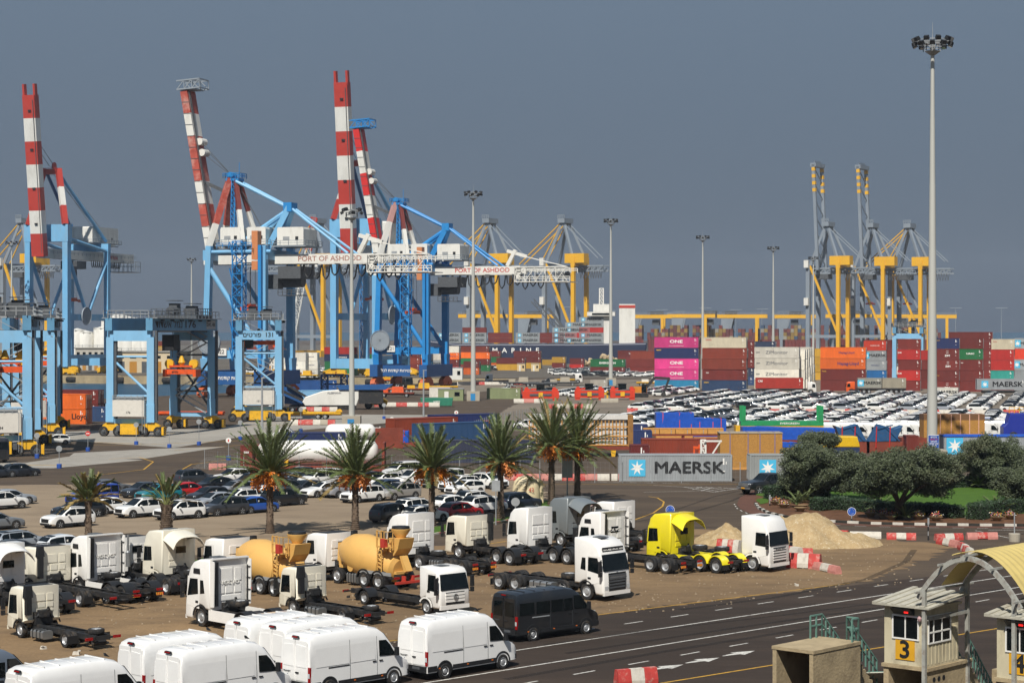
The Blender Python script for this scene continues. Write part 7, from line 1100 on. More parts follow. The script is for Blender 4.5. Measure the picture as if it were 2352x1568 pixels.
for i, (x, y) in enumerate(((1782, 1163), (1800, 1170), (1842, 1172), (1838, 1178), (2000, 1190), (2030, 1193), (2048, 1197), (2108, 1197), (2150, 1200), (2290, 1200), (2320, 1196))):
    t = thing('flower_pot', 'stone bowl of flowers on the roundabout bed, %s from the left' % ('first', 'second', 'third', 'fourth', 'fifth', 'sixth', 'seventh', 'eighth', 'ninth', 'tenth', 'eleventh')[i], 'flower pot', at(x, y) + V((0, 0, .16)), 0, 'flower bowls'); ob('bowl', cached('bowl', lambda: MB().lathe([(.25, 0), (.3, .1), (.55, .3), (.58, .36), (.5, .36), (.3, .3)], n=16).mesh('bowl', mat('pot stone', '8a7250', .9, var=.2), 40)), t)
    if i not in (2, 3): ob('flowers', cached(('fl', i % 3), lambda: (lambda b, rg: ([leaf(b, V((rg.gauss(0, .22), rg.gauss(0, .22), .4 + abs(rg.gauss(0, .16)))), .12, rg, mi=rg.choice((0, 0, 0, 1, 2, 3, 4))) for _ in range(240)], b.mesh('flowers', [M_HEDGE] + FL))[1])(MB(), random.Random(i))), t)
# grass strips with red and white kerbs along the palms
def grass_strip(pts, name='grass_verge'): sheet(name, D2(pts), G_GRASS, .05, .2)
grass_strip([(1000, 1226), (960, 1222), (985, 1212), (1080, 1196), (1165, 1186), (1185, 1192), (1120, 1207)]); grass_strip([(1230, 1170), (1250, 1150), (1300, 1146), (1360, 1150), (1365, 1158), (1330, 1172), (1290, 1176)]); grass_strip([(440, 1290), (490, 1276), (520, 1280), (470, 1298)])
def kerb(label, pts, cols, step=1.0, w=.2, h=.14):
    P = [at(*p) for p in pts]; t = thing('kerb', label, 'kerb', (0, 0, 0), 0, 'red and white kerbs'); k = 0
    for p, q in zip(P, P[1:]):
        n = max(1, round((q - p).length / step))
        for i in range(n): a, b_ = p.lerp(q, i / n), p.lerp(q, (i + 1) / n); d = b_ - a; ob('kerb_stone', MB().beam(a + d * .02 + V((0, 0, h / 2)), b_ - d * .02 + V((0, 0, h / 2)), w, h).mesh('kerb_stone', cols[k % len(cols)]), t); k += 1
KR, KW = mat('kerb red', 'a0605a', .85, var=.2, scale=3, dirt='b0a898', damt=.4), mat('kerb off-white', 'b8b0a2', .85, var=.15, scale=3)
kerb('red and white kerb of the grass verge below the middle palms', [(980, 1231), (1060, 1216), (1160, 1197), (1182, 1193)], [KR, KW]); kerb('red and white rounded kerb of the verge with two palms', [(1320, 1178), (1345, 1171), (1362, 1162), (1366, 1155), (1355, 1149)], [KR, KW], .7); kerb('red and white kerb glimpsed between the truck cabs on the left', [(455, 1305), (520, 1292)], [KR, KW])
# sand heap
def heap(label, x, yb, rx, ry, h, seed, lobes):
    p = at(x, yb); b = MB(); n, m = 48, 36; rg = random.Random(seed); P = []; from mathutils import noise
    for j in range(m + 1):
        for i in range(n + 1):
            u, v = -1 + 2 * i / n, -1 + 2 * j / m; z = 0
            for cx, cy, k, s in lobes: r = hypot((u - cx) / s, (v - cy) / s); z = max(z, k * max(0, 1 - r) ** .92)
            q = V((u * rx, v * ry, 0)); z = max(0, z * h + (noise.noise(q * .7) * .4 + noise.noise(q * 2.2) * .16 + noise.noise(q * 6) * .05) * (z > .02)) - (.05 if z <= .005 else 0); P.append((q.x, q.y, z))
    b.add(P, [(j * (n + 1) + i, j * (n + 1) + i + 1, (j + 1) * (n + 1) + i + 1, (j + 1) * (n + 1) + i) for j in range(m) for i in range(n)]); return tag(ob('sand_heap', b.mesh('sand_heap', gmat('heap sand', 'a8906a', '96805c', 'b8a684', .5, 3, 1., fine=14, spots=('cfc6b2', 5, .58)), 60), None, p), label, 'sand heap')
heap('large heap of pale sand behind the white high-roofed truck', 1868, 1246, 5.6, 5.5, 2.65, 3, [(-.1, -.05, 1., .78), (-.45, -.15, .8, .5), (.35, -.2, .45, .55)]); heap('smaller heap of gravelly sand left of the white truck', 1664, 1246, 2.6, 3, 1.5, 4, [(0, 0, 1, .9)])
# ---------------------------------------------------------------- barriers, signs, fences
M_BR = mat('barrier red', 'b03a34', .7, var=.2, scale=3, dirt='c9b8a8', damt=.5, dscale=2); M_BW = mat('barrier white', 'c4beb2', .75, var=.12, scale=3, dirt='7a6c58', damt=.4, dscale=2); M_BRF = mat('faded barrier pink', 'b87a70', .8, var=.2, scale=3)
def barrier(label, x0, x1, y0, y1=None, cols='rwr', h=.55, group='red and white barriers', w=.5, stepped=False):
    y1 = y1 if y1 is not None else y0; p, q = at(x0, y0), at(x1, y1); L = (q - p).length; a = atan2(q.y - p.y, q.x - p.x); t = thing('road_barrier', label, 'barrier', (p + q) / 2, a, group); n = len(cols); mm = {'r': M_BR, 'w': M_BW, 'p': M_BRF, 'g': M_CONC}
    for i, c in enumerate(cols): xa, xb = -L / 2 + L * i / n, -L / 2 + L * (i + 1) / n; b = MB(); b.add([(x, y, z) for x in (xa + .005, xb - .005) for y, z in ((-w / 2, .06 if n > 1 and 0 < i < n - 1 else 0), (-w / 2, h * .35), (-w * .26, h), (w * .26, h), (w / 2, h * .35), (w / 2, .06 if n > 1 and 0 < i < n - 1 else 0))], [(0, 1, 7, 6), (1, 2, 8, 7), (2, 3, 9, 8), (3, 4, 10, 9), (4, 5, 11, 10), (5, 0, 6, 11), (5, 4, 3, 2, 1, 0), (6, 7, 8, 9, 10, 11)]); ob('barrier_block', b.mesh('barrier_block', mm[c]), t)
    return t
NB = 'barrier blocks at the edge of the truck yard'
for i, (x0, x1, y0, y1, c) in enumerate(((1952, 2024, 1235, 1236, 'w'), (2036, 2104, 1238, 1239, 'rwr'), (2148, 2210, 1241, 1239, 'rwr'), (2220, 2290, 1238, 1237, 'prp'), (2156, 2200, 1248, 1257, 'rwp'), (2206, 2222, 1260, 1268, 'rw'), (2216, 2232, 1268, 1276, 'rw'), (1415, 1506, 1578, 1570, 'rwr'), (1930, 1948, 1232, 1233, 'r'), (1872, 1926, 1306, 1318, 'pwp'))): barrier('%s concrete barrier %s' % ({'w': 'white', 'rwr': 'red and white', 'prp': 'faded pink', 'rwp': 'red and white worn', 'rw': 'short red and white', 'r': 'small red', 'pwp': 'worn pink and white'}[c], ('left of the row beyond the sand heap', 'second in the row beyond the sand heap', 'third in the row beyond the sand heap', 'rightmost in the row beyond the sand heap', 'set askew below the row', 'first of two leading to the canopy', 'second of two leading to the canopy', 'at the bottom edge of the road', 'at the tip of the sand heap', 'lying beside the white truck')[i]), x0, x1, y0, y1, c, .52 if i != 7 else .8, NB)
barrier('red and white plastic barrier in front of the white truck, nearest', 1808, 1885, 1302, 1306, 'rwr', 1.0, NB, .7); barrier('red plastic barrier behind the nearest one by the white truck', 1800, 1838, 1284, 1290, 'rw', 1.0, NB, .7); barrier('red and white plastic barriers behind the spare wheel', 1650, 1700, 1268, 1272, 'rwrw', 1.0, NB, .7); barrier('grey-topped red block on the sand heap flank', 1828, 1866, 1288, 1288, 'r', .9, NB, .8)
FBN = 'faded barriers along the fence'
for i, (x0, x1, c) in enumerate(((1138, 1200, 'wpr'), (1200, 1238, 'p'), (1316, 1400, 'rpw'), (1404, 1418, 'w'), (1420, 1520, 'pwpw'), (1060, 1090, 'w'), (1240, 1316, 'pwr'), (918, 960, 'w'), (480, 520, 'p'))): barrier('weathered pink and white barrier below the fence, %s of nine' % ('third', 'fourth', 'sixth', 'seventh', 'eighth', 'second', 'fifth', 'ninth', 'first')[i], x0, x1, 1103 if i != 8 else 1078, None, c, .72, FBN)
for i, (x0, x1, y, c, l) in enumerate(((668, 770, 976, 'wrrwgr', 'bright red and white barrier before the light mast'), (668, 775, 945, 'rwrwrw', 'row of red and white barriers behind the yellow trailer'), (1258, 1360, 938, 'rwgrw', 'red and white barriers before the orange stackers'), (1440, 1640, 948, 'rwwrwwrw', 'long red and white barrier line before the near car rows, left'), (1760, 2000, 950, 'rwwpwwrw', 'long red and white barrier line before the near car rows, middle'), (2010, 2340, 952, 'wpwrwpwwr', 'long pink and white barrier line before the near car rows, right'), (1380, 1420, 924, 'gg', 'grey concrete barrier near the orange stackers'), (860, 1010, 934, 'rwrwrw', 'low red and white barriers beside the green skip'), (1050, 1240, 884, 'wrwwrw', 'red and white barriers beyond the flatbeds'), (1180, 1250, 925, 'wpw', 'pale barriers at the foot of the orange stacker'))): barrier(l, x0, x1, y, None, c, .95, 'barriers of the port yards', .7)
def sign(label, x, yb, yt, plate, base=True):
    p = at(x, yb); d = ray(x, yt); H = HC + d.z * (p.y / d.y); t = thing('road_sign', label, 'sign', p, 0, None); ob('post', MB().tube((0, 0, 0), (0, 0, H), .04, n=8).mesh('post', M_GALV), t)
    if base: ob('drum_base', MB().lathe([(.28, 0), (.3, .02), (.3, .5), (.28, .52)], n=14).mesh('drum_base', mat('drum blue', '234c9c', .6, var=.2)), t)
    b = MB()
    if plate == 'stop':
        b.lathe([(.36, -.012), (.36, .012)], (0, -.05, H), 'y', 8, mi=0); b.lathe([(.30, -.016), (.30, .016)], (0, -.05, H), 'y', 8, mi=1); b.lathe([(.33, -.014), (.33, .014)], (0, -.05, H), 'y', 8, mi=0); b.box((0, -.075, H), (.16, .012, .3), 2); m = [M_LWH, M_LWH, M_CRED2]
    elif plate == 'noentry': b.lathe([(.34, -.012), (.34, .012)], (0, -.05, H), 'y', 20, mi=0); b.box((0, -.066, H), (.44, .012, .12), 1); m = [M_CRED2, M_LWH]
    elif plate == 'edge': b.box((0, -.05, H), (.14, .03, .5)); m = [M_GALV]
    elif plate == 'round': b.lathe([(.36, -.012), (.36, .012)], (0, -.05, H), 'y', 20); m = [M_GALV]
    else:
        b.lathe([(.36, -.012), (.36, .012)], (0, -.05, H), 'y', 24, mi=1); b.lathe([(.33, -.016), (.33, .016)], (0, -.05, H), 'y', 24, mi=0); m = [mat('sign blue', '1e4fa8', .5), M_LWH]
        for i in range(3): a = i * 2 * pi / 3; [b.beam((.2 * cos(a + k * .35), -.07, H + .2 * sin(a + k * .35)), (.2 * cos(a + k * .35 + .36), -.07, H + .2 * sin(a + k * .35 + .36)), .06, .01, mi=1) for k in range(4)]
    ob('sign_plate', b.mesh('sign_plate', m), t)
    if not base: ob('post_band', MB().tube((0, 0, 0), (0, 0, .35), .055, n=8).tube((0, 0, .7), (0, 0, 1.05), .055, n=8).mesh('post_band', M_LBK), t)
for x, yb, yt, pl, l in ((525, 1056, 1011, 'stop', 'octagonal sign with red border on a blue drum, by the fence'), (900, 996, 962, 'stop', 'octagonal sign with red border beyond the rust container'), (1048, 972, 947, 'stop', 'octagonal sign with red border behind the navy container'), (202, 1036, 995, 'noentry', 'red no-entry sign on a blue drum left of the gantry'), (136, 1075, 1030, 'round', 'grey round sign seen from behind on a blue drum, far left'), (389, 1028, 985, 'round', 'grey round sign seen from behind near the gantry wheels'), (313, 1021, 975, 'round', 'round sign before the yellow cabinet'), (457, 1022, 968, 'round', 'round sign between the two gantry frames'), (85, 1052, 1000, 'round', 'round sign beside the nearest gantry wheels'), (552, 1010, 970, 'round', 'round sign right of the gantry'), (882, 962, 930, 'round', 'thin round sign on a drum beyond the light mast'), (691, 992, 940, 'round', 'round sign in front of the striped barriers'), (1641, 962, 918, 'round', 'round sign before the orange-red car')): sign(l, x, yb, yt, pl)
sign('blue roundabout sign on a striped post behind the yellow truck', 1539, 1215, 1170, 'rb', False); sign('blue roundabout sign on a short post at the flower bed', 1956, 1200, 1174, 'rb', False); sign('grey sign back on a striped post by the cream tank', 1184, 1205, 1152, 'round', False); sign('small striped bollard post at the tip of the roundabout', 1768, 1165, 1142, 'edge', False); sign('thin grey sign on a post beyond the sand heap', 2132, 1240, 1196, 'edge', False)
t = thing('sign_panel', 'grey rectangular sign back on a tall post between the two palms', 'sign', at(1303, 1150)); ob('post', MB().tube((0, 0, 0), (0, 0, 5.3), .07).mesh('post', M_GALV), t); ob('panel', MB().bx(-.5, .5, -.05, 0, 2.2, 5.2).mesh('panel', M_GALV), t); t = thing('sign_panel', 'small grey sign back on a post beside the sixth palm', 'sign', at(1139, 1205)); ob('post', MB().tube((0, 0, 0), (0, 0, 3.6), .05).mesh('post', M_GALV), t); ob('panel', MB().bx(-.35, .35, -.05, 0, 2.8, 3.7).mesh('panel', M_GALV), t)
p = at(2330, 1243); t = thing('lamp_post', 'grey post in a concrete-filled drum at the right edge', 'post', p); ob('pole', MB().tube((0, 0, 0), (0, 0, 2.2), .05).mesh('pole', M_GALV), t); ob('drum_base', MB().lathe([(.42, 0), (.45, .6), (.4, .62)], n=16).mesh('drum_base', M_CONC), t)
# the blue and white notice at the mast foot
p = at(2144, 1085); t = thing('notice_board', 'tall blue and white notice with white and red lettering at the mast foot', 'notice board', p); H0 = 1.6
ob('panel', MB().bx(-.62, .62, -.08, 0, H0, H0 + 2.7).mesh('panel', M_LWH), t); b = MB(); b.add([(-.6, -.09, H0 + 2.65), (-.6, -.09, H0 + 1.0), (0, -.09, H0 + .62), (.6, -.09, H0 + 1.0), (.6, -.09, H0 + 2.65)], [(0, 1, 2, 3, 4)]); ob('blue_field', b.mesh('blue_field', mat('notice blue', '24509c', .5)), t)
for i, (s, m) in enumerate((('בכביש', M_LWH), ('אי אפשר', M_LRD), ('להחזיר', M_LWH), ('את הגלגל', M_LWH), ('לאחור', M_LWH))): letter(HE(s), t, (0, -.1, H0 + 2.45 - i * .25), size=.27, m=m, bold=.02)
ob('arrow_emblem', MB().lathe([(.24, -.003), (.24, .003), (.17, .003), (.17, -.003)], (0, -.1, H0 + 1.12), 'y', 20, caps=False).mesh('arrow_emblem', M_LWH), t); ob('post', MB().bx(-.5, -.4, 0, .1, 0, H0).bx(.4, .5, 0, .1, 0, H0).mesh('post', M_GALV), t); ob('cabinet', MB().bx(-.5, .6, .2, 1.0, 0, 1.5).mesh('cabinet', mat('cabinet blue', '2f8fc0', .5)), t)
# fences with wire mesh
M_WIRE = mat('fence wire', '8a8d8c', .5, var=.1, metal=.4)
def fence(label, pts, h=2.2, sp=3., mesh=.45):
    P = [at(*p) for p in pts]; t = thing('mesh_fence', label, 'fence', P[0], 0, 'wire mesh fences'); o = P[0]; wb = MB()
    for p, q in zip(P, P[1:]):
        n = max(1, round((q - p).length / sp))
        for i in range(n + 1): ob('fence_post', cached(('fp', h), lambda: MB().tube((0, 0, 0), (0, 0, h), .04, n=6).mesh('fence_post', M_GALV)), t, p.lerp(q, i / n) - o)
        k = int(h / mesh)
        for j in range(k + 1): z = .05 + (h - .1) * j / k; wb.beam(p - o + V((0, 0, z)), q - o + V((0, 0, z)), .009)
        L = (q - p).length; m = int(L / mesh)
        for j in range(m + 1): c = p.lerp(q, j / m) - o; wb.beam(c, c + V((0, 0, h)), .009)
    ob('wire_mesh', wb.mesh('wire_mesh', M_WIRE), t)
fence('wire fence before the long navy container', [(560, 1092), (750, 1090), (900, 1088), (1010, 1090), (1150, 1098), (1240, 1104)]); fence('wire fence before the grey lettered container', [(1240, 1106), (1430, 1109), (1700, 1108)]); fence('leaning wire fence piece beside the brown container', [(470, 1076), (500, 1080), (545, 1082)]); fence('wire fence curving behind the palms to the yard gate', [(1090, 1000), (1130, 985), (1180, 974), (1225, 965)], 2.3, 2.4)
for i, x in enumerate((1447, 1530, 1600, 1686)): ob('brace', MB().tube((0, 0, 0), (1.1, 0, 1.5), .03).mesh('brace', M_GALV), None) if False else None
# cream fibreglass tank halves
t = thing('fibreglass_tank', 'cream fibreglass tank shell with brown rim and painted numerals', 'tank', at(1208, 1156)); b = MB(); prof = [(1.42, 0), (1.40, .8), (1.30, 1.6), (1.12, 2.15), (.75, 2.5), (.2, 2.62)]; b.lathe(prof, n=28); ob('shell', b.mesh('shell', mat('cream gel coat', 'cfc09c', .5, var=.08, dirt='8c7448', damt=.25), 50), t, scale=(.95, .7, 1)); ob('second_shell', MB().prism([(.6, 0), (1.65, 0), (1.6, 2.1), (1.3, 2.3), (.9, 2.2)], .1, .6, bev=.08).mesh('second_shell', mat('cream gel coat')), t); ob('rim_strap', MB().path([(-.05, -1.03, 0), (-.05, -.98, 1.0), (0, -.92, 1.7), (.2, -.7, 2.3), (.6, -.4, 2.6)], .07, 6).mesh('rim_strap', mat('rim brown', '7a6a4c', .8)), t); letter('42', t, (.5, -1.0, 1.35), (pi / 2 - .15, 0, .25), .55, M_CRED, .0)
# ---------------------------------------------------------------- the gate booths, canopy and platform (foreground right)
M_CREAM = mat('booth cream', 'bfb598', .7, var=.1, scale=1.5, dirt='6a5c48', damt=.45, dscale=1.2, streak=.5); M_PLY = mat('corrugated roof', 'a9a596', .7, var=.2, scale=2, dirt='6a5c48', damt=.4); M_GRN = mat('rail green', '5f8478', .6, var=.2, dirt='5a4030', damt=.3, dscale=4); M_FIB = mat('translucent roof sheet', 'c2ad6a', .5, var=.12, scale=.8, trans=0.0); M_ROUGH = mat('rough concrete', 'a08f70', .95, var=.18, scale=1.3, bump=.5, bscale=7, dirt='5a4c3a', damt=.45, dscale=.9); M_CAN = mat('canopy steel', '9a9a92', .55, var=.2, scale=2, dirt='6a4a34', damt=.5, dscale=3)
BA = R(47)
def booth(label, corner, num):           # local x along the road, y to the left; the corner nearest the camera is the origin
    t = thing('gate_booth', label, 'booth', corner, BA, 'gate booths'); l, w, h = 2.5, 2.0, 2.38
    ob('wall', MB().bx(0, l, 0, w, 0, h).mesh('wall', M_CREAM), t)
    for i in range(9): x = .12 + i * .28; ob('wall_rib', cached('wrib', lambda: MB().bx(-.02, .02, -.02, 0, .1, 1.0).mesh('wall_rib', M_CREAM)), t, (x, 0, 0))
    r = MB(); n = 12
    for i in range(n): y0, y1 = -.35 + (w + .7) * i / n, -.35 + (w + .7) * (i + 1) / n; z = .05 * (i % 2); r.add([(-.4, y0, h + .12 + z), (l + .3, y0, h + .45 + z), (l + .3, y1, h + .45 + z), (-.4, y1, h + .12 + z), (-.4, y0, h + .05), (l + .3, y0, h + .38), (l + .3, y1, h + .38), (-.4, y1, h + .05)], [(0, 1, 2, 3), (7, 6, 5, 4), (0, 3, 7, 4), (1, 5, 6, 2), (0, 4, 5, 1), (2, 6, 7, 3)])
    ob('roof', r.mesh('roof', M_PLY), t); ob('fascia', MB().bx(-.1, l + .1, -.12, w + .12, h, h + .1).mesh('fascia', M_CREAM), t)
    def window(nm, ax, a0, a1, z0, z1, mull):
        fr = MB(); gl = MB(); f = .06
        if ax == 'x':   # on the end wall x = 0
            fr.bx(-.05, .01, a0 - f, a1 + f, z0 - f, z0).bx(-.05, .01, a0 - f, a1 + f, z1, z1 + f).bx(-.05, .01, a0 - f, a0, z0, z1).bx(-.05, .01, a1, a1 + f, z0, z1)
            for m in mull: fr.bx(-.05, .01, m - .025, m + .025, z0, z1)
            gl.bx(-.02, -.012, a0, a1, z0, z1)
        else:
            fr.bx(a0 - f, a1 + f, -.05, .01, z0 - f, z0).bx(a0 - f, a1 + f, -.05, .01, z1, z1 + f).bx(a0 - f, a0, -.05, .01, z0, z1).bx(a1, a1 + f, -.05, .01, z0, z1)
            for m in mull: fr.bx(m - .025, m + .025, -.05, .01, z0, z1)
            fr.bx(a0, a1, -.05, .01, z0 + (z1 - z0) * .36, z0 + (z1 - z0) * .42); gl.bx(a0, a1, -.02, -.012, z0, z1)
        o = ob('window', fr.mesh('window', M_WHITE), t); ob('pane', gl.mesh('pane', M_GLASS), o)
    window('w', 'x', .4, 1.55, 1.12, 2.0, [.98]); window('w', 'y', .15, 1.8, 1.0, 2.05, [.5, 1.15])
    o = ob('number_panel', MB().bx(-.035, 0, .55, 1.45, .22, 1.02).mesh('number_panel', mat('sign yellow', 'cf9a1e', .6, var=.1)), t); letter(num, o, (-.05, 1.0, .62), (pi / 2, 0, -pi / 2), 1.0, M_LBK, .03, 1.15)
    o = ob('display_box', MB().prism([(-.4, 2.36), (-.02, 2.37), (-.02, 2.1), (-.1, 2.1)], .55, 1.5).mesh('display_box', M_BLACK), t); ob('red_display', MB().bx(-.27, -.24, .72, .9, 2.18, 2.27).mesh('red_display', mat('red digits', 'e0201c', .4, emit=2.)), o); ob('lamp', MB().lathe([(.07, 0), (.1, .1), (.05, .2)], (-.12, .25, 1.9), n=10).mesh('lamp', mat('lamp pink', 'b08c8c', .5)), t); ob('junction_box', MB().bx(2.0, 2.25, -.12, 0, 1.25, 1.5).mesh('junction_box', M_CREAM), t)
    p = thing('booth_plinth', 'stained concrete plinth under ' + ('the booth numbered in yellow' if num == '3' else 'the booth at the right edge'), 'plinth', V((corner.x, corner.y, 0)), BA, 'booth plinths'); z = corner.z; b = MB(); b.bx(.0, l + .9, -.02, .22, 0, z - .15).bx(0, l + .9, w - .2, w + .04, 0, z - .15).bx(l + .6, l + .9, .22, w - .2, 0, z - .15); ob('wall', b.mesh('wall', M_ROUGH), p); ob('slab', MB().bx(-.08, l + 1.0, -.1, w + .1, z - .15, z - .01).mesh('slab', M_ROUGH), p)
    for i in range(3): ob('round_hole', MB().lathe([(.11, 0), (.11, .01)], (.55 + i * .38, -.03, z - .55), 'y', 14).mesh('round_hole', M_LBK), p)
    b = MB(); q0 = V((l + .9, .1, z)); q1 = V((l + 3.0, .1, 0)); b.rail([q0, q1], .95, .35, .025); b.rail([q0 + V((0, .9, 0)), q1 + V((0, .9, 0))], .95, .35, .025); ob('stair_rail', b.mesh('stair_rail', M_GRN), p); b = MB()
    for i in range(9): x = l + .95 + i * .24; b.bx(x, x + .24, .15, .95, 0, z * (1 - (i + 1) / 9.5))
    ob('stair', b.mesh('stair', M_ROUGH), p)
    return t
cb = at(2128, 1533, 2.3); booth('cream gate booth with a black three on a yellow panel', cb, '3'); cb2 = cb + V((cos(BA - pi / 2) * 5.2, sin(BA - pi / 2) * 5.2, 0)); booth('cream gate booth cut off at the right edge', cb2, '4')
# concrete platform without a booth
pc = at(1868, 1494, 2.5); t = thing('concrete_platform', 'hollow concrete platform with green railings left of the booth', 'platform', V((pc.x, pc.y, 0)), BA); l, w, z = 3.6, 2.1, 2.5
ob('side_wall', MB().bx(0, l, 0, .2, 0, z - .14).mesh('side_wall', M_ROUGH), t); ob('side_wall', MB().bx(0, l, w - .2, w, 0, z - .14).mesh('side_wall', M_ROUGH), t); ob('end_wall', MB().bx(l - .2, l, .2, w - .2, 0, z - .14).mesh('end_wall', M_ROUGH), t); ob('slab', MB().bx(-.03, l + .02, -.03, w + .03, z - .14, z).mesh('slab', M_ROUGH), t)
b = MB().rail([(l - .9, w - .1, z), (l, w - .1, z)], 1.0, .45, .03).rail([(l, w - .1, z), (l + 2.4, w - .1, .3)], 1.0, .4, .03).rail([(l, .7, z), (l + 2.4, .7, .3)], 1.0, .4, .03).rail([(l - .5, .1, z), (l, .1, z), (l, .7, z)], 1.0, .5, .03); ob('railing', b.mesh('railing', M_GRN), t); b = MB()
for i in range(9): b.bx(l + i * .27, l + (i + 1) * .27, .75, w - .15, 0, z * (1 - (i + 1) / 10))
ob('stair', b.mesh('stair', M_ROUGH), t)
# fallen roof panel and litter between platform and booth
q = at(2025, 1560, .4); t = thing('fallen_panel', 'fallen grey roof panel with frame bars leaning between platform and booth', 'panel', q, BA); t.rotation_euler = (R(-38), 0, R(8)); ob('sheet', MB().bx(-1.0, 1.0, -.7, .9, -.02, .02).mesh('sheet', M_PLY), t); [ob('bar', MB().bx(-1.0, 1.0, y - .03, y + .03, .021, .06).mesh('bar', M_GRN), t) for y in (-.65, -.1, .4, .85)]; [ob('bar', MB().bx(x - .03, x + .03, -.7, .9, .061, .09).mesh('bar', M_GALV), t) for x in (-.97, 0, .97)]
# island under the booths, kerb slab
sheet('island_pavement', [cb + dr * -1.2 + nr * 1.2 + V((0, 0, -2.5)), cb + dr * 12 + nr * 2.5, cb + dr * 14 - nr * 4, cb - dr * 1.2 - nr * 1], G_GREYC, .03)
t = thing('island_slab', 'worn concrete island edge behind the booth', 'kerb', V((cb.x, cb.y, 0)), BA); ob('slab', MB().bx(3.4, 9, -.2, 2.3, 0, .18).mesh('slab', M_ROUGH), t); ob('end_block', MB().bx(9, 12, 0, 2.1, 0, .9).mesh('end_block', M_ROUGH), t)
# canopy: arched frames and roof sheets over the lane
def canopy(label, c0, n=2, sheets=True):
    t = thing('arched_canopy', label, 'canopy', c0, BA, 'lane canopies'); S = 3.9; zt = 5.9; rise = 1.35
    def ar(f, dx=0, dz=0): y = .35 - (S + .7) * f; return V((dx, y, zt - .75 + dz + (rise + .45) * (1 - (2 * f - 1) ** 2)))
    for x in (0, 3.4):
        for f in (.06, .94) if True else (): y = ar(f).y; ob('post', MB().beam((x, y, 0), (x, y, ar(f).z), .15).mesh('post', M_CAN), t)
        b = MB(); [b.beam(ar(i / 16, x), ar((i + 1) / 16, x), .12, .2) for i in range(16)]; ob('arch', b.mesh('arch', M_CAN), t)
    for f in (.02, .25, .5, .75, .98): ob('purlin', MB().beam(ar(f, -.4, .12), ar(f, 4.2, .12), .08).mesh('purlin', M_CAN), t)
    ob('tie_beam', MB().beam((3.4, ar(.06).y, zt - 1.6), (.2, ar(.06).y, zt - 1.6), .14).mesh('tie_beam', M_CAN), t)
    if sheets:
        for k, (f0, f1, x0, x1) in enumerate(((.42, .98, .6, 6.5), (.02, .40, 1.6, 3.3), (.36, .44, -.2, .7))):
            b = MB(); nn = 12; m = 26; P = []
            for i in range(nn + 1):
                for j in range(m + 1): P.append(ar(f0 + (f1 - f0) * i / nn, x0 + (x1 - x0) * j / m, .22 + .035 * (j % 2)))
            b.add(P, [(i * (m + 1) + j, i * (m + 1) + j + 1, (i + 1) * (m + 1) + j + 1, (i + 1) * (m + 1) + j) for i in range(nn) for j in range(m)]); ob('roof_sheet', b.mesh('roof_sheet', M_FIB), t)
    return t
cc = V((cb.x, cb.y, 0)) - dr * .25 - nr * .15; canopy('arched lane canopy with yellowed roof sheets over the right lane', cc)
# litter in the dirt
rg = random.Random(4)
for i, (x, y, s) in enumerate(((175, 1503, .35), (470, 1312, .3), (1830, 1345, .25), (610, 1352, .25), (100, 1490, .3), (800, 1372, .25))): o = ob('litter', cached(('lit', i % 2), lambda: MB().box((0, 0, .12), (.5, .35, .24), taper=.8).box((.2, .1, .28), (.2, .2, .08)).mesh('litter', M_BW if i % 2 == 0 else M_LBK)), None, at(x, y), i, s * 2); tag(o, 'scrap of rubbish on the dirt, ' + ('white block near the left foreground truck', 'dark scrap behind the mixers', 'dark scrap by the road edge', 'scrap near the cream truck', 'white scrap in the lower left', 'dark scrap between the chassis')[i], 'litter', 'litter in the truck yard')
st = MB()
for i in range(900):
    f, g = rg.random(), rg.random(); p = at(200 + 1900 * f, 1470 - 190 * f + (rg.random() - .5) * 190 * (1 - f * .4)); s = rg.uniform(.02, .07); st.box((p.x, p.y, s * .3 + .01), (s * 2, s * 1.5, s), rz=g * 6, taper=.7)
o = ob('pebbles', st.mesh('pebbles', mat('pebble', '8d7d66', .9, var=.3))); o['kind'] = 'stuff'; o['label'] = 'loose stones scattered over the dirt yard'
# ---------------------------------------------------------------- the crowded far car parks
def far_car_mesh(kind):
    c = CARS[kind]; xs, ring = car_surface(c, 9); b = MB(); full = []
    for x in xs: r = ring(x); full.append([(x, y, z) for y, z in r] + [(x, -y, z) for y, z in r[-2:0:-1]])
    m = len(full[0]); T = c['top']; zx = max(z for x, z in T)
    b.v = [p for f in full for p in f]
    for i in range(len(xs) - 1):
        for j in range(m):
            q = (i * m + j, i * m + (j + 1) % m, (i + 1) * m + (j + 1) % m, (i + 1) * m + j); xa, xb = xs[i], xs[i + 1]; za, zb = interp(T, xa), interp(T, xb); g = 0
            if j in (5, 10) and min(za, zb) > c['belt'] + .22: g = 1
            if j in (6, 7, 8, 9) and abs(zb - za) / max(.01, xb - xa) > .42 and max(za, zb) > c['belt'] + .25 and min(za, zb) > c['belt'] - .02: g = 1
            b.f.append(q); b.m.append(g)
    for e in (tuple(range(m)), tuple(range((len(xs) - 1) * m + m - 1, (len(xs) - 1) * m - 1, -1))): b.f.append(e); b.m.append(0)
    for a in c['ax']:
        for s in (1, -1): b.lathe([(c['r'], -.1), (c['r'], .1)], (a, s * (c['w'] - .085), c['r']), 'y', 10, mi=2)
    return b
FC = {k: far_car_mesh(k) for k in ('suv', 'hatch', 'coupe_suv', 'sedan', 'minivan')}; FCM = {k: v.mesh('parked_car', [M_PAINT, M_GLASS, M_RUB], 40) for k, v in FC.items()}
FCM['minivan'] = FCM['minivan']
FCOL = [('d6d5d1', 'white')] * 14 + [('2b2e33', 'dark grey')] * 4 + [('8b9097', 'silver')] * 2 + [('16181b', 'black')] * 2
rg = random.Random(21); cars = []
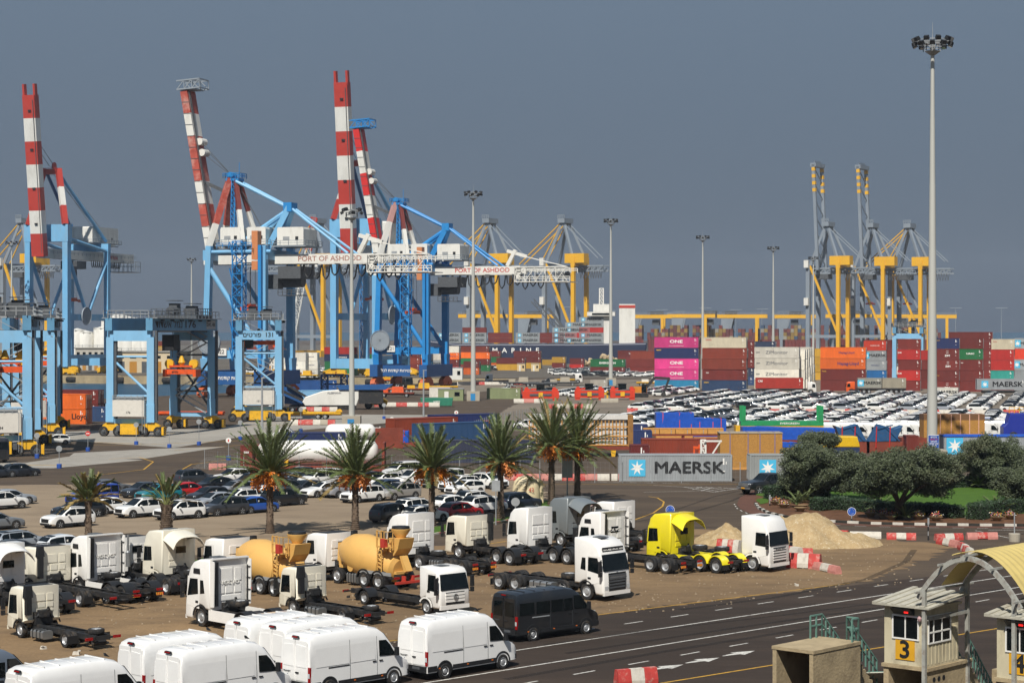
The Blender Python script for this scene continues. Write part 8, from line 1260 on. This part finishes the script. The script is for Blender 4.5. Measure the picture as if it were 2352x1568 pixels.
hv = V((cos(GA), sin(GA), 0)); rv = V((-sin(GA), cos(GA), 0))
def inside(p, poly):
    c = False; n = len(poly)
    for i in range(n):
        a, b = poly[i], poly[(i + 1) % n]
        if (a.y > p.y) != (b.y > p.y) and p.x < (b.x - a.x) * (p.y - a.y) / (b.y - a.y) + a.x: c = not c
    return c
def lot(poly, pitch_h, pitch_r, gap_every, kinds, where, skip=.03, org=None, hd=0.):
    P = D2(poly); o = org or P[0]
    for i in range(-60, 160):
        for j in range(-60, 220):
            if gap_every and (j % (gap_every + 2)) >= gap_every: continue
            q = o + hv * (i * pitch_h + rg.uniform(-.2, .2)) + rv * (j * pitch_r)
            if inside(q, P) and rg.random() > skip: cars.append((q, rg.choice(kinds), GA + hd + rg.uniform(-.03, .03), where, i, j))
lot([(1555, 916), (1660, 905), (1800, 908), (2400, 914), (2400, 945), (1440, 943)], 6.6, 2.55, 6, ('suv', 'suv', 'hatch', 'coupe_suv'), 'lot behind striped barriers'); lot([(1432, 972), (1470, 952), (2420, 956), (2420, 990), (1440, 984)], 6.2, 2.4, 5, ('suv', 'hatch', 'suv'), 'lot before striped barriers')
lot([(1430, 905), (1500, 896), (1600, 898), (1560, 908), (1450, 912)], 6.2, 2.5, 4, ('suv', 'hatch'), 'beside the excavator'); lot([(1270, 852), (1510, 852), (1510, 866), (1270, 862)], 7, 2.6, 5, ('suv', 'hatch'), 'distant lot behind flatbed'); lot([(1000, 842), (1140, 842), (1140, 850), (1000, 852)], 7, 2.7, 4, ('suv',), 'by the blue crane'); lot([(540, 850), (740, 846), (740, 855), (540, 858)], 8, 2.8, 3, ('suv',), 'on the quay between crane legs'); lot([(1170, 908), (1420, 896), (1420, 908), (1180, 918)], 6.4, 2.6, 5, ('suv', 'hatch'), 'behind the orange stackers')
cars.sort(key=lambda c: c[0].length); big = MB(); bmi = {'d6d5d1': 0, '2b2e33': 3, '8b9097': 4, '16181b': 3}; extra = {3: ('b43a1e', 'orange-red'), 40: ('1d4d9e', 'blue'), 90: ('7c1718', 'dark red'), 150: ('1c5a66', 'petrol')}
RK = {w: (sorted({c[4] for c in cars if c[3] == w}), sorted({c[5] for c in cars if c[3] == w})) for w in {c[3] for c in cars}}
for i, (q, k, a, where, ci, cj) in enumerate(cars):
    col, nm = rg.choice(FCOL)
    if i < 300:
        if i in extra: col, nm = extra[i]
        o = ob('parked_car', FCM[k], None, q, a, color=col); tag(o, '%s car, %s column from left, %s row from front, %s' % (nm, nth(RK[where][0].index(ci)), nth(RK[where][1].index(cj)), where), 'car', 'cars of the far car parks')
    else:
        b = FC[k]; ca, sa = cos(a), sin(a); big.add([(x * ca - y * sa + q.x, x * sa + y * ca + q.y, z) for x, y, z in b.v], []); off = len(big.v) - len(b.v)
        for f, m in zip(b.f, b.m): big.f.append(tuple(v + off for v in f)); big.m.append(bmi[col] if m == 0 else m)
print('far cars', len(cars))
if big.f: o = ob('distant_parked_cars', big.mesh('distant_parked_cars', [mat('car white', 'cfcec9', .32, var=.05, coat=.5), M_GLASS, M_RUB, mat('car dark', '26282c', .32, var=.1, coat=.5), mat('car silver', '8b9097', .32, var=.05, coat=.5)], 40)); o['kind'] = 'stuff'; o['label'] = 'far rows of white and dark cars too many to count'
# ---------------------------------------------------------------- machines and vehicles of the mid yard
M_STK = mat('stacker orange red', 'c8371a', .5, var=.12, scale=1, dirt='3c2418', damt=.25)
def stacker(label, x0, x1, yb):
    p, q = at(x0, yb), at(x1, yb); w = q.x - p.x; t = thing('spreader_machine', label, 'yard machine', V(((p.x + q.x) / 2, p.y, 0)), 0, 'orange lifting machines'); ob('beam', MB().bx(-w / 2, w / 2, 0, 2, .5, 2.2).prism([(-w * .3, 2.2), (w * .1, 2.2), (0, 2.8), (-w * .25, 2.8)], .3, 1.8).mesh('beam', M_STK), t)
    for s in (-1, 1): ob('tower', MB().prism([(s * w * .38 - .8, 1.9), (s * w * .38 + .8, 1.9), (s * w * .38 + .75, 2.7), (s * w * .38 - .5, 2.8)], .2, 1.7).mesh('tower', M_STK), t); ob('foot', MB().bx(s * w * .4 - .6, s * w * .4 + .6, .1, 2.2, 0, .8).mesh('foot', M_STK), t); ob('winch', MB().bx(s * w * .38 - .4, s * w * .38 + .3, .3, 1.5, 2.75, 3.1).mesh('winch', M_STK), t)
    ob('cab', MB().bx(-1, .9, .3, 1.8, 1.9, 3.7).mesh('cab', M_GLASS), t); ob('cab_roof', MB().bx(-1.1, 1, .2, 1.9, 3.7, 3.85).mesh('cab_roof', M_BLACK), t); ob('hydraulics', MB().bx(-w * .3, w * .3, -.15, -.02, 1.1, 1.6).tube((-w * .3, .2, 2.2), (w * .3, .2, 2.4), .15).mesh('hydraulics', M_GREYD), t); ob('hazard_panel', MB().bx(-.5, .5, -.2, -.1, .85, 1.9).mesh('hazard_panel', M_YEL), t)
stacker('orange-red lifting machine, left of three beyond the palms', 1200, 1284, 920); stacker('orange-red lifting machine with dark cab, middle of three', 1320, 1388, 918); stacker('orange-red lifting machine with dark cab, right of three', 1402, 1458, 918)
t = thing('yellow_spreader', 'yellow spreader frame between the orange machines', 'frame', at(1376, 916)); ob('frame', MB().bx(-2.2, 2.2, 0, .5, 1.0, 1.5).bx(-2.2, -1.8, 0, .5, 0, 1.9).bx(1.8, 2.2, 0, .5, 0, 1.9).bx(-.4, .4, 0, .6, .2, 1.8).mesh('frame', M_YEL), t)
t = thing('excavator', 'black and orange excavator with bent arm beside the orange machines', 'excavator', at(1470, 912)); ob('house', MB().bx(-1.6, 1.6, -1, 1.3, 1.1, 2.6).mesh('house', mat('excavator yellow', 'c2781c', .5)), t); ob('cab', MB().bx(.3, 1.5, -1.2, 0, 1.2, 3.2).mesh('cab', M_GLASS), t); ob('boom', MB().beam((1.2, 0, 2), (3.6, 0, 4.8), .5, .7).beam((3.6, 0, 4.8), (7.2, 0, 4.6), .5, .6).mesh('boom', M_FRAME), t); ob('arm', MB().beam((7.2, 0, 4.8), (5.8, 0, 1.0), .4, .5).mesh('arm', M_FRAME), t); ob('bucket', MB().prism([(5.4, 1.2), (6.2, 1.2), (6.4, .3), (5.6, .1), (5.1, .6)], -.6, .6).mesh('bucket', M_FRAME), t); ob('track', MB().prism([(-2, .2), (-1.6, 0), (1.6, 0), (2, .2), (2, .7), (1.6, 1), (-1.6, 1), (-2, .7)], -1.4, -.8).mesh('track', M_RUB), t); ob('track', MB().prism([(-2, .2), (-1.6, 0), (1.6, 0), (2, .2), (2, .7), (1.6, 1), (-1.6, 1), (-2, .7)], .8, 1.4).mesh('track', M_RUB), t)
# mobile crusher
p = at(780, 940); t = thing('mobile_crusher', 'blue and white mobile crusher with raised dark conveyors', 'crusher', p, R(2)); ob('housing', MB().prism([(-7, .8), (3.5, .8), (4, 2.2), (4, 4.0), (0, 4.1), (-3.5, 3.8), (-7, 2.6), (-7.6, 1.6)], -1.2, 1.2, bev=.15).mesh('housing', M_CWHT), t); letter('KLEEMANN', t, (-1.0, -1.22, 3.4), size=.55, m=M_LGR); ob('hopper', MB().prism([(0, 4.1), (9.5, 4.1), (11, 5.2), (-.5, 5.0)], -1.5, 1.5).mesh('hopper', M_BLUE3), t); ob('conveyor', MB().beam((-6.5, 0, 1.4), (-13.5, 0, 4.6), 1.1, .5).beam((-6, 1, 2), (-11, 1.2, 5.1), 1.0, .4).mesh('conveyor', M_FRAME), t); ob('side_screen', MB().prism([(-12.5, 1.2), (-7.8, .9), (-7.6, 2.4), (-9.5, 4.6), (-12.5, 4.6)], 1.6, 2.4).mesh('side_screen', M_BLUE3), t); ob('track', MB().prism([(-4.5, .15), (-4, 0), (3, 0), (3.5, .15), (3.5, .7), (3, .95), (-4, .95), (-4.5, .7)], -1.5, -.9).mesh('track', M_RUB), t); ob('engine_bay', MB().bx(4, 9, -1.1, 1.1, 1.2, 4.0).mesh('engine_bay', M_FRAME), t)
t = thing('wheel_loader', 'yellow wheel loader parked behind the crusher', 'loader', at(862, 938)); ob('body', MB().prism([(-2, .8), (2.4, .8), (2.6, 1.6), (1.6, 2.2), (.4, 2.3), (-2, 2.4)], -1, 1, bev=.1).mesh('body', M_YEL), t); ob('cab', MB().bx(-1.6, .2, -.8, .8, 2.2, 3.6).mesh('cab', M_GLASS), t); [wheel(t, (x, y, .75), .75, .5, y > 0, truck=True) for x in (-1.4, 1.5) for y in (-1.1, 1.1)]
# yellow terminal trailer
t = thing('terminal_trailer', 'long yellow terminal trailer with number boards', 'trailer', at(700, 962), -R(3)); ob('deck', MB().bx(-6.8, 6.8, -1.2, 1.2, 1.0, 1.35).bx(-6.8, 6.8, -.5, -.3, .7, 1.0).bx(-6.8, 6.8, .3, .5, .7, 1.0).mesh('deck', M_YEL), t); [ob('corner_guide', MB().prism([(x - .5, 1.35), (x + .5, 1.35), (x + .2, 1.8), (x - .2, 1.8)], y - .1, y + .1).mesh('corner_guide', M_YEL), t) for x in (-6.3, 0, 6.3) for y in (-1.2, 1.2)]; [wheel(t, (x, y, .5), .5, .4, y > 0, truck=True) for x in (2.6, 3.9) for y in (-.9, .9)]; letter('350', t, (-.5, -1.22, 1.18), size=.4, m=M_LBK)
t = thing('terminal_trailer', 'orange terminal trailer under the middle gantry', 'trailer', at(440, 962), -R(3)); ob('deck', MB().bx(-6, 6, -1.2, 1.2, 1.0, 1.4).bx(-6, 6, -.4, .4, .7, 1.0).mesh('deck', M_ORG), t); [wheel(t, (x, y, .5), .5, .4, y > 0, truck=True) for x in (2.6, 3.9) for y in (-.9, .9)]
# huts
def hut(label, x0, x1, yb, h, col, d=3.):
    p, q = at(x0, yb), at(x1, yb); w = q.x - p.x; t = thing('cabin_hut', label, 'hut', V(((p.x + q.x) / 2, p.y, 0)), -R(3), 'site huts'); ob('wall', MB().bx(-w / 2, w / 2, 0, d, 0, h).mesh('wall', mat('hut ' + col, col, .7, var=.12, scale=.6)), t); ob('roof', MB().bx(-w / 2 - .1, w / 2 + .1, -.1, d + .1, h, h + .15).mesh('roof', M_GALV), t); ob('door', MB().bx(-w * .25, -w * .08, -.04, -.01, 0, h * .8).mesh('door', M_CWHT), t); o = ob('window', MB().bx(w * .15, w * .36, -.05, -.01, h * .4, h * .75).mesh('window', M_BLACK), t); ob('pane', MB().bx(w * .17, w * .34, -.06, -.051, h * .44, h * .71).mesh('pane', M_GLASS), o)
hut('olive green site hut right of the green skip', 1006, 1064, 920, 2.7, '7d8560'); hut('small cream kiosk under the ochre container', 1188, 1206, 852, 3, 'c4ac80'); hut('second small cream kiosk by the sheds', 1220, 1238, 852, 3, 'c9b48a'); hut('white striped hut at the quay', 1028, 1062, 872, 4, 'd0ccc2')
t = thing('skip_container', 'green open skip with white letters', 'skip', at(1003, 934)); ob('tub', MB().prism([(-3.2, .2), (3.2, .2), (3.5, 1.9), (-3.5, 1.9)], 0, 2, bev=.05).mesh('tub', mat('skip green', '23735a', .6, var=.2)), t); [ob('rib', MB().bx(x - .06, x + .06, -.08, 0, .3, 1.85).mesh('rib', mat('skip green')), t) for x in (-2.6, -1.7, -.8, .1, 1, 1.9, 2.8)]; letter(HE('רמנוע'), t, (0, -.1, 1.1), size=.6, m=M_LWH)
# small trucks in the distance: cab plus bed or container
def yard_truck(label, x, yb, hd, col, L=6., load=None, low=True):
    t = thing('yard_truck', label, 'truck', at(x, yb), R(hd), 'working trucks of the port'); m = cached(('cab', 'low'), lambda: cab_meshes('low')); ob('cab', m['cab'], t, color=col); ob('windscreen', m['windscreen'], t); [ob('side_window', m['glass' + n], t) for n in 'LR']; ob('grille', m['grille'], t); ob('frame', MB().bx(-L - 1, -.2, -.6, .6, .75, 1.05).mesh('frame', M_FRAME), t)
    for xx in (0, -3.2, -4.5): [wheel(t, (xx, s, .52), .52, .4, s > 0, truck=True) for s in (-1, 1)]
    if load == 'flat': ob('bed', MB().bx(-L - 1, -1, -1.2, 1.2, 1.1, 1.35).mesh('bed', M_YEL), t)
    if load == 'trail':
        ob('trailer_deck', MB().bx(-14, -1.4, -1.2, 1.2, 1.05, 1.35).mesh('trailer_deck', M_FRAME), t)
        for xx in (-10.2, -11.5, -12.8): [wheel(t, (xx, s, .52), .52, .4, s > 0, truck=True) for s in (-1, 1)]
    return t
t = yard_truck('white truck hauling a red container before the white stack', 1862, 904, -6, 'd8d6d0', 13, 'trail'); a = R(-6); q = t.location + V((cos(a) * -14.2 + sin(a) * 1.22, sin(a) * -14.2 - cos(a) * 1.22, 1.4)); container('red container on the truck before the white stack', '9c2c20', q, a, 12.19, 2.75, 'CAI', None)
t = yard_truck('orange truck hauling two grey containers', 1955, 903, 176, 'd0561c', 13, 'trail'); a = R(-4); q = at(1968, 903) + V((.2, -.6, 1.4)); container('grey container with star emblem, left on the orange truck', '8d8c82', q, a, 6.06, 2.6, 'MAERSK', 'containers on the orange truck', star=True); container('rusty grey container, right on the orange truck', '948d7c', q + V((6.3, -.4, 0)), a, 6.06, 2.6, None, 'containers on the orange truck')
t = yard_truck('truck with yellow trailer at the right edge, cab out of view', 2385, 909, -4, 'd8d6d0', 13, 'trail'); a = R(-4); q = at(2243, 908) + V((0, -.5, 1.45)); container('long grey container with star emblem on the yellow trailer at the right edge', '8d9092', q, a, 12.19, 2.75, 'MAERSK', None, star=True); placed('low white container with dark letters beside the mast', 'c9c5ba', 2142, 911, GA, 6.06, 2.3, 'MAERSK')
yard_truck('white tractor unit with no trailer in the middle distance', 1125, 882, 185, 'd8d6d0'); yard_truck('white truck with yellow flatbed in the middle distance', 1328, 880, -5, 'd8d6d0', 8, 'flat'); yard_truck('black truck under the blue crane', 935, 890, -60, '1c1d1f', 5); yard_truck('white truck cab behind the third gantry', 638, 945, 150, 'd8d6d0', 4); yard_truck('dark truck front cut off at the far left edge', -8, 1062, -60, '22242a', 5)
make_car('suv', 'd2d1cc', 1168, 898, 200, 'white car driving on the apron near the olive container', None); make_car('suv', '22252a', 1260, 880, 180, 'dark car driving in the middle distance', None); make_car('wagon', '1d2744', 690, 938, 170, 'dark blue car beside the crusher', None); make_car('pickup', 'd6d5d0', 655, 1012, 0, 'white pickup parked behind the third palm', None, False, 'pickup'); make_car('suv', 'd6d5d0', 1207, 985, 190, 'white car by the fence curve behind the sixth palm', None); make_car('minivan', 'd6d5d0', 1070, 978, 185, 'white van roof beyond the navy container', None, False, 'van'); make_car('hatch', 'd6d5d0', 128, 1020, 200, 'white car between the gantry wheels on the left', None)
for i in range(16): van(('white cargo van in the van rows, column %s' % ('one two three four five six seven eight'.split()[i % 8])) + (' front' if i < 8 else ' back'), 'd4d3ce', at(1905 + (i % 8) * 27 if i < 8 else 2050 + (i % 8) * 42, 1012 - (i // 8) * 4) , -14, VT)
def bogie_trailer(label, x, yb, hd, m, load=None):
    t = thing('yard_trailer', label, 'trailer', at(x, yb), R(hd), 'empty trailers on the apron'); ob('deck', MB().bx(-5, 5, -1.1, 1.1, .95, 1.2).bx(-5, 5, -.4, .4, .65, .95).mesh('deck', m), t)
    for xx in (-3.6, -2.4, 3.2): [wheel(t, (xx, y, .5), .5, .4, y > 0, truck=True) for y in (-.85, .85)]
    if load: ob('cargo_block', MB().box((1, 0, 1.9), (3, 1.8, 1.4), taper=.9).box((-2.4, 0, 1.6), (2, 1.6, .8)).mesh('cargo_block', load), t)
for i, (x, y, h, m, ld) in enumerate(((870, 902, 8, M_ORG, None), (905, 912, -5, M_RUST, M_ORG), (965, 902, 4, M_RUST, M_YEL), (1010, 896, 0, M_YEL, None), (1195, 886, -4, M_GREYD, M_CONC), (1240, 888, 6, M_GREYD, None), (1290, 886, 0, M_GREYD, M_CONC), (905, 880, 20, M_ORG, M_YEL), (700, 868, -14, M_YEL, M_YEL), (780, 866, -14, M_YEL, M_YEL), (560, 864, -14, M_YEL, None), (1500, 886, 0, M_YEL, M_CWHT))): bogie_trailer('%s yard trailer %s, %s' % (('orange', 'rust-red', 'rust-red', 'yellow', 'dark', 'dark', 'dark', 'orange', 'yellow', 'yellow', 'yellow', 'yellow')[i], 'carrying blocks' if ld else 'standing empty', ('left of the green skip', 'beside the crusher hopper', 'before the blue crane foot', 'right of the blue crane foot', 'left of the flatbed truck', 'behind the olive container', 'below the distant car lot', 'between the blue crane legs', 'on the far quay below the navy container', 'on the far quay under the crane', 'on the far quay left of the white stack', 'beside the pink stack foot')[i]), x, y, h, m, ld)
t = thing('blue_lattice_frame', 'bright blue steel lattice frame standing on the apron', 'steel frame', at(768, 905)); ob('lattice', MB().lattice((-2.5, 0, .3), (-2.5, 0, 5), 1.6, 1.6, 3, .22).lattice((2.5, 0, .3), (2.5, 0, 5), 1.6, 1.6, 3, .22).beam((-2.5, 0, 5), (2.5, 0, 5), .5).beam((-2.5, 0, 2.6), (2.5, 0, 2.6), .4).mesh('lattice', M_BLUE3), t)
# ---------------------------------------------------------------- the day's thin sea haze
hm = bpy.data.materials.new('haze'); hm.use_nodes = True; hn = hm.node_tree.nodes; hn.remove(hn['Principled BSDF']); pv = hn.new('ShaderNodeVolumePrincipled'); pv.inputs['Color'].default_value = (.72, .82, .95, 1); pv.inputs['Density'].default_value = .00007; pv.inputs['Anisotropy'].default_value = .0
hm.node_tree.links.new(pv.outputs[0], hn['Material Output'].inputs['Volume'])
o = ob('haze', MB().bx(-2500, 2500, -60, 3400, -5, 140).mesh('haze', hm)); o['kind'] = 'stuff'; o['label'] = 'thin pale sea haze over the port'
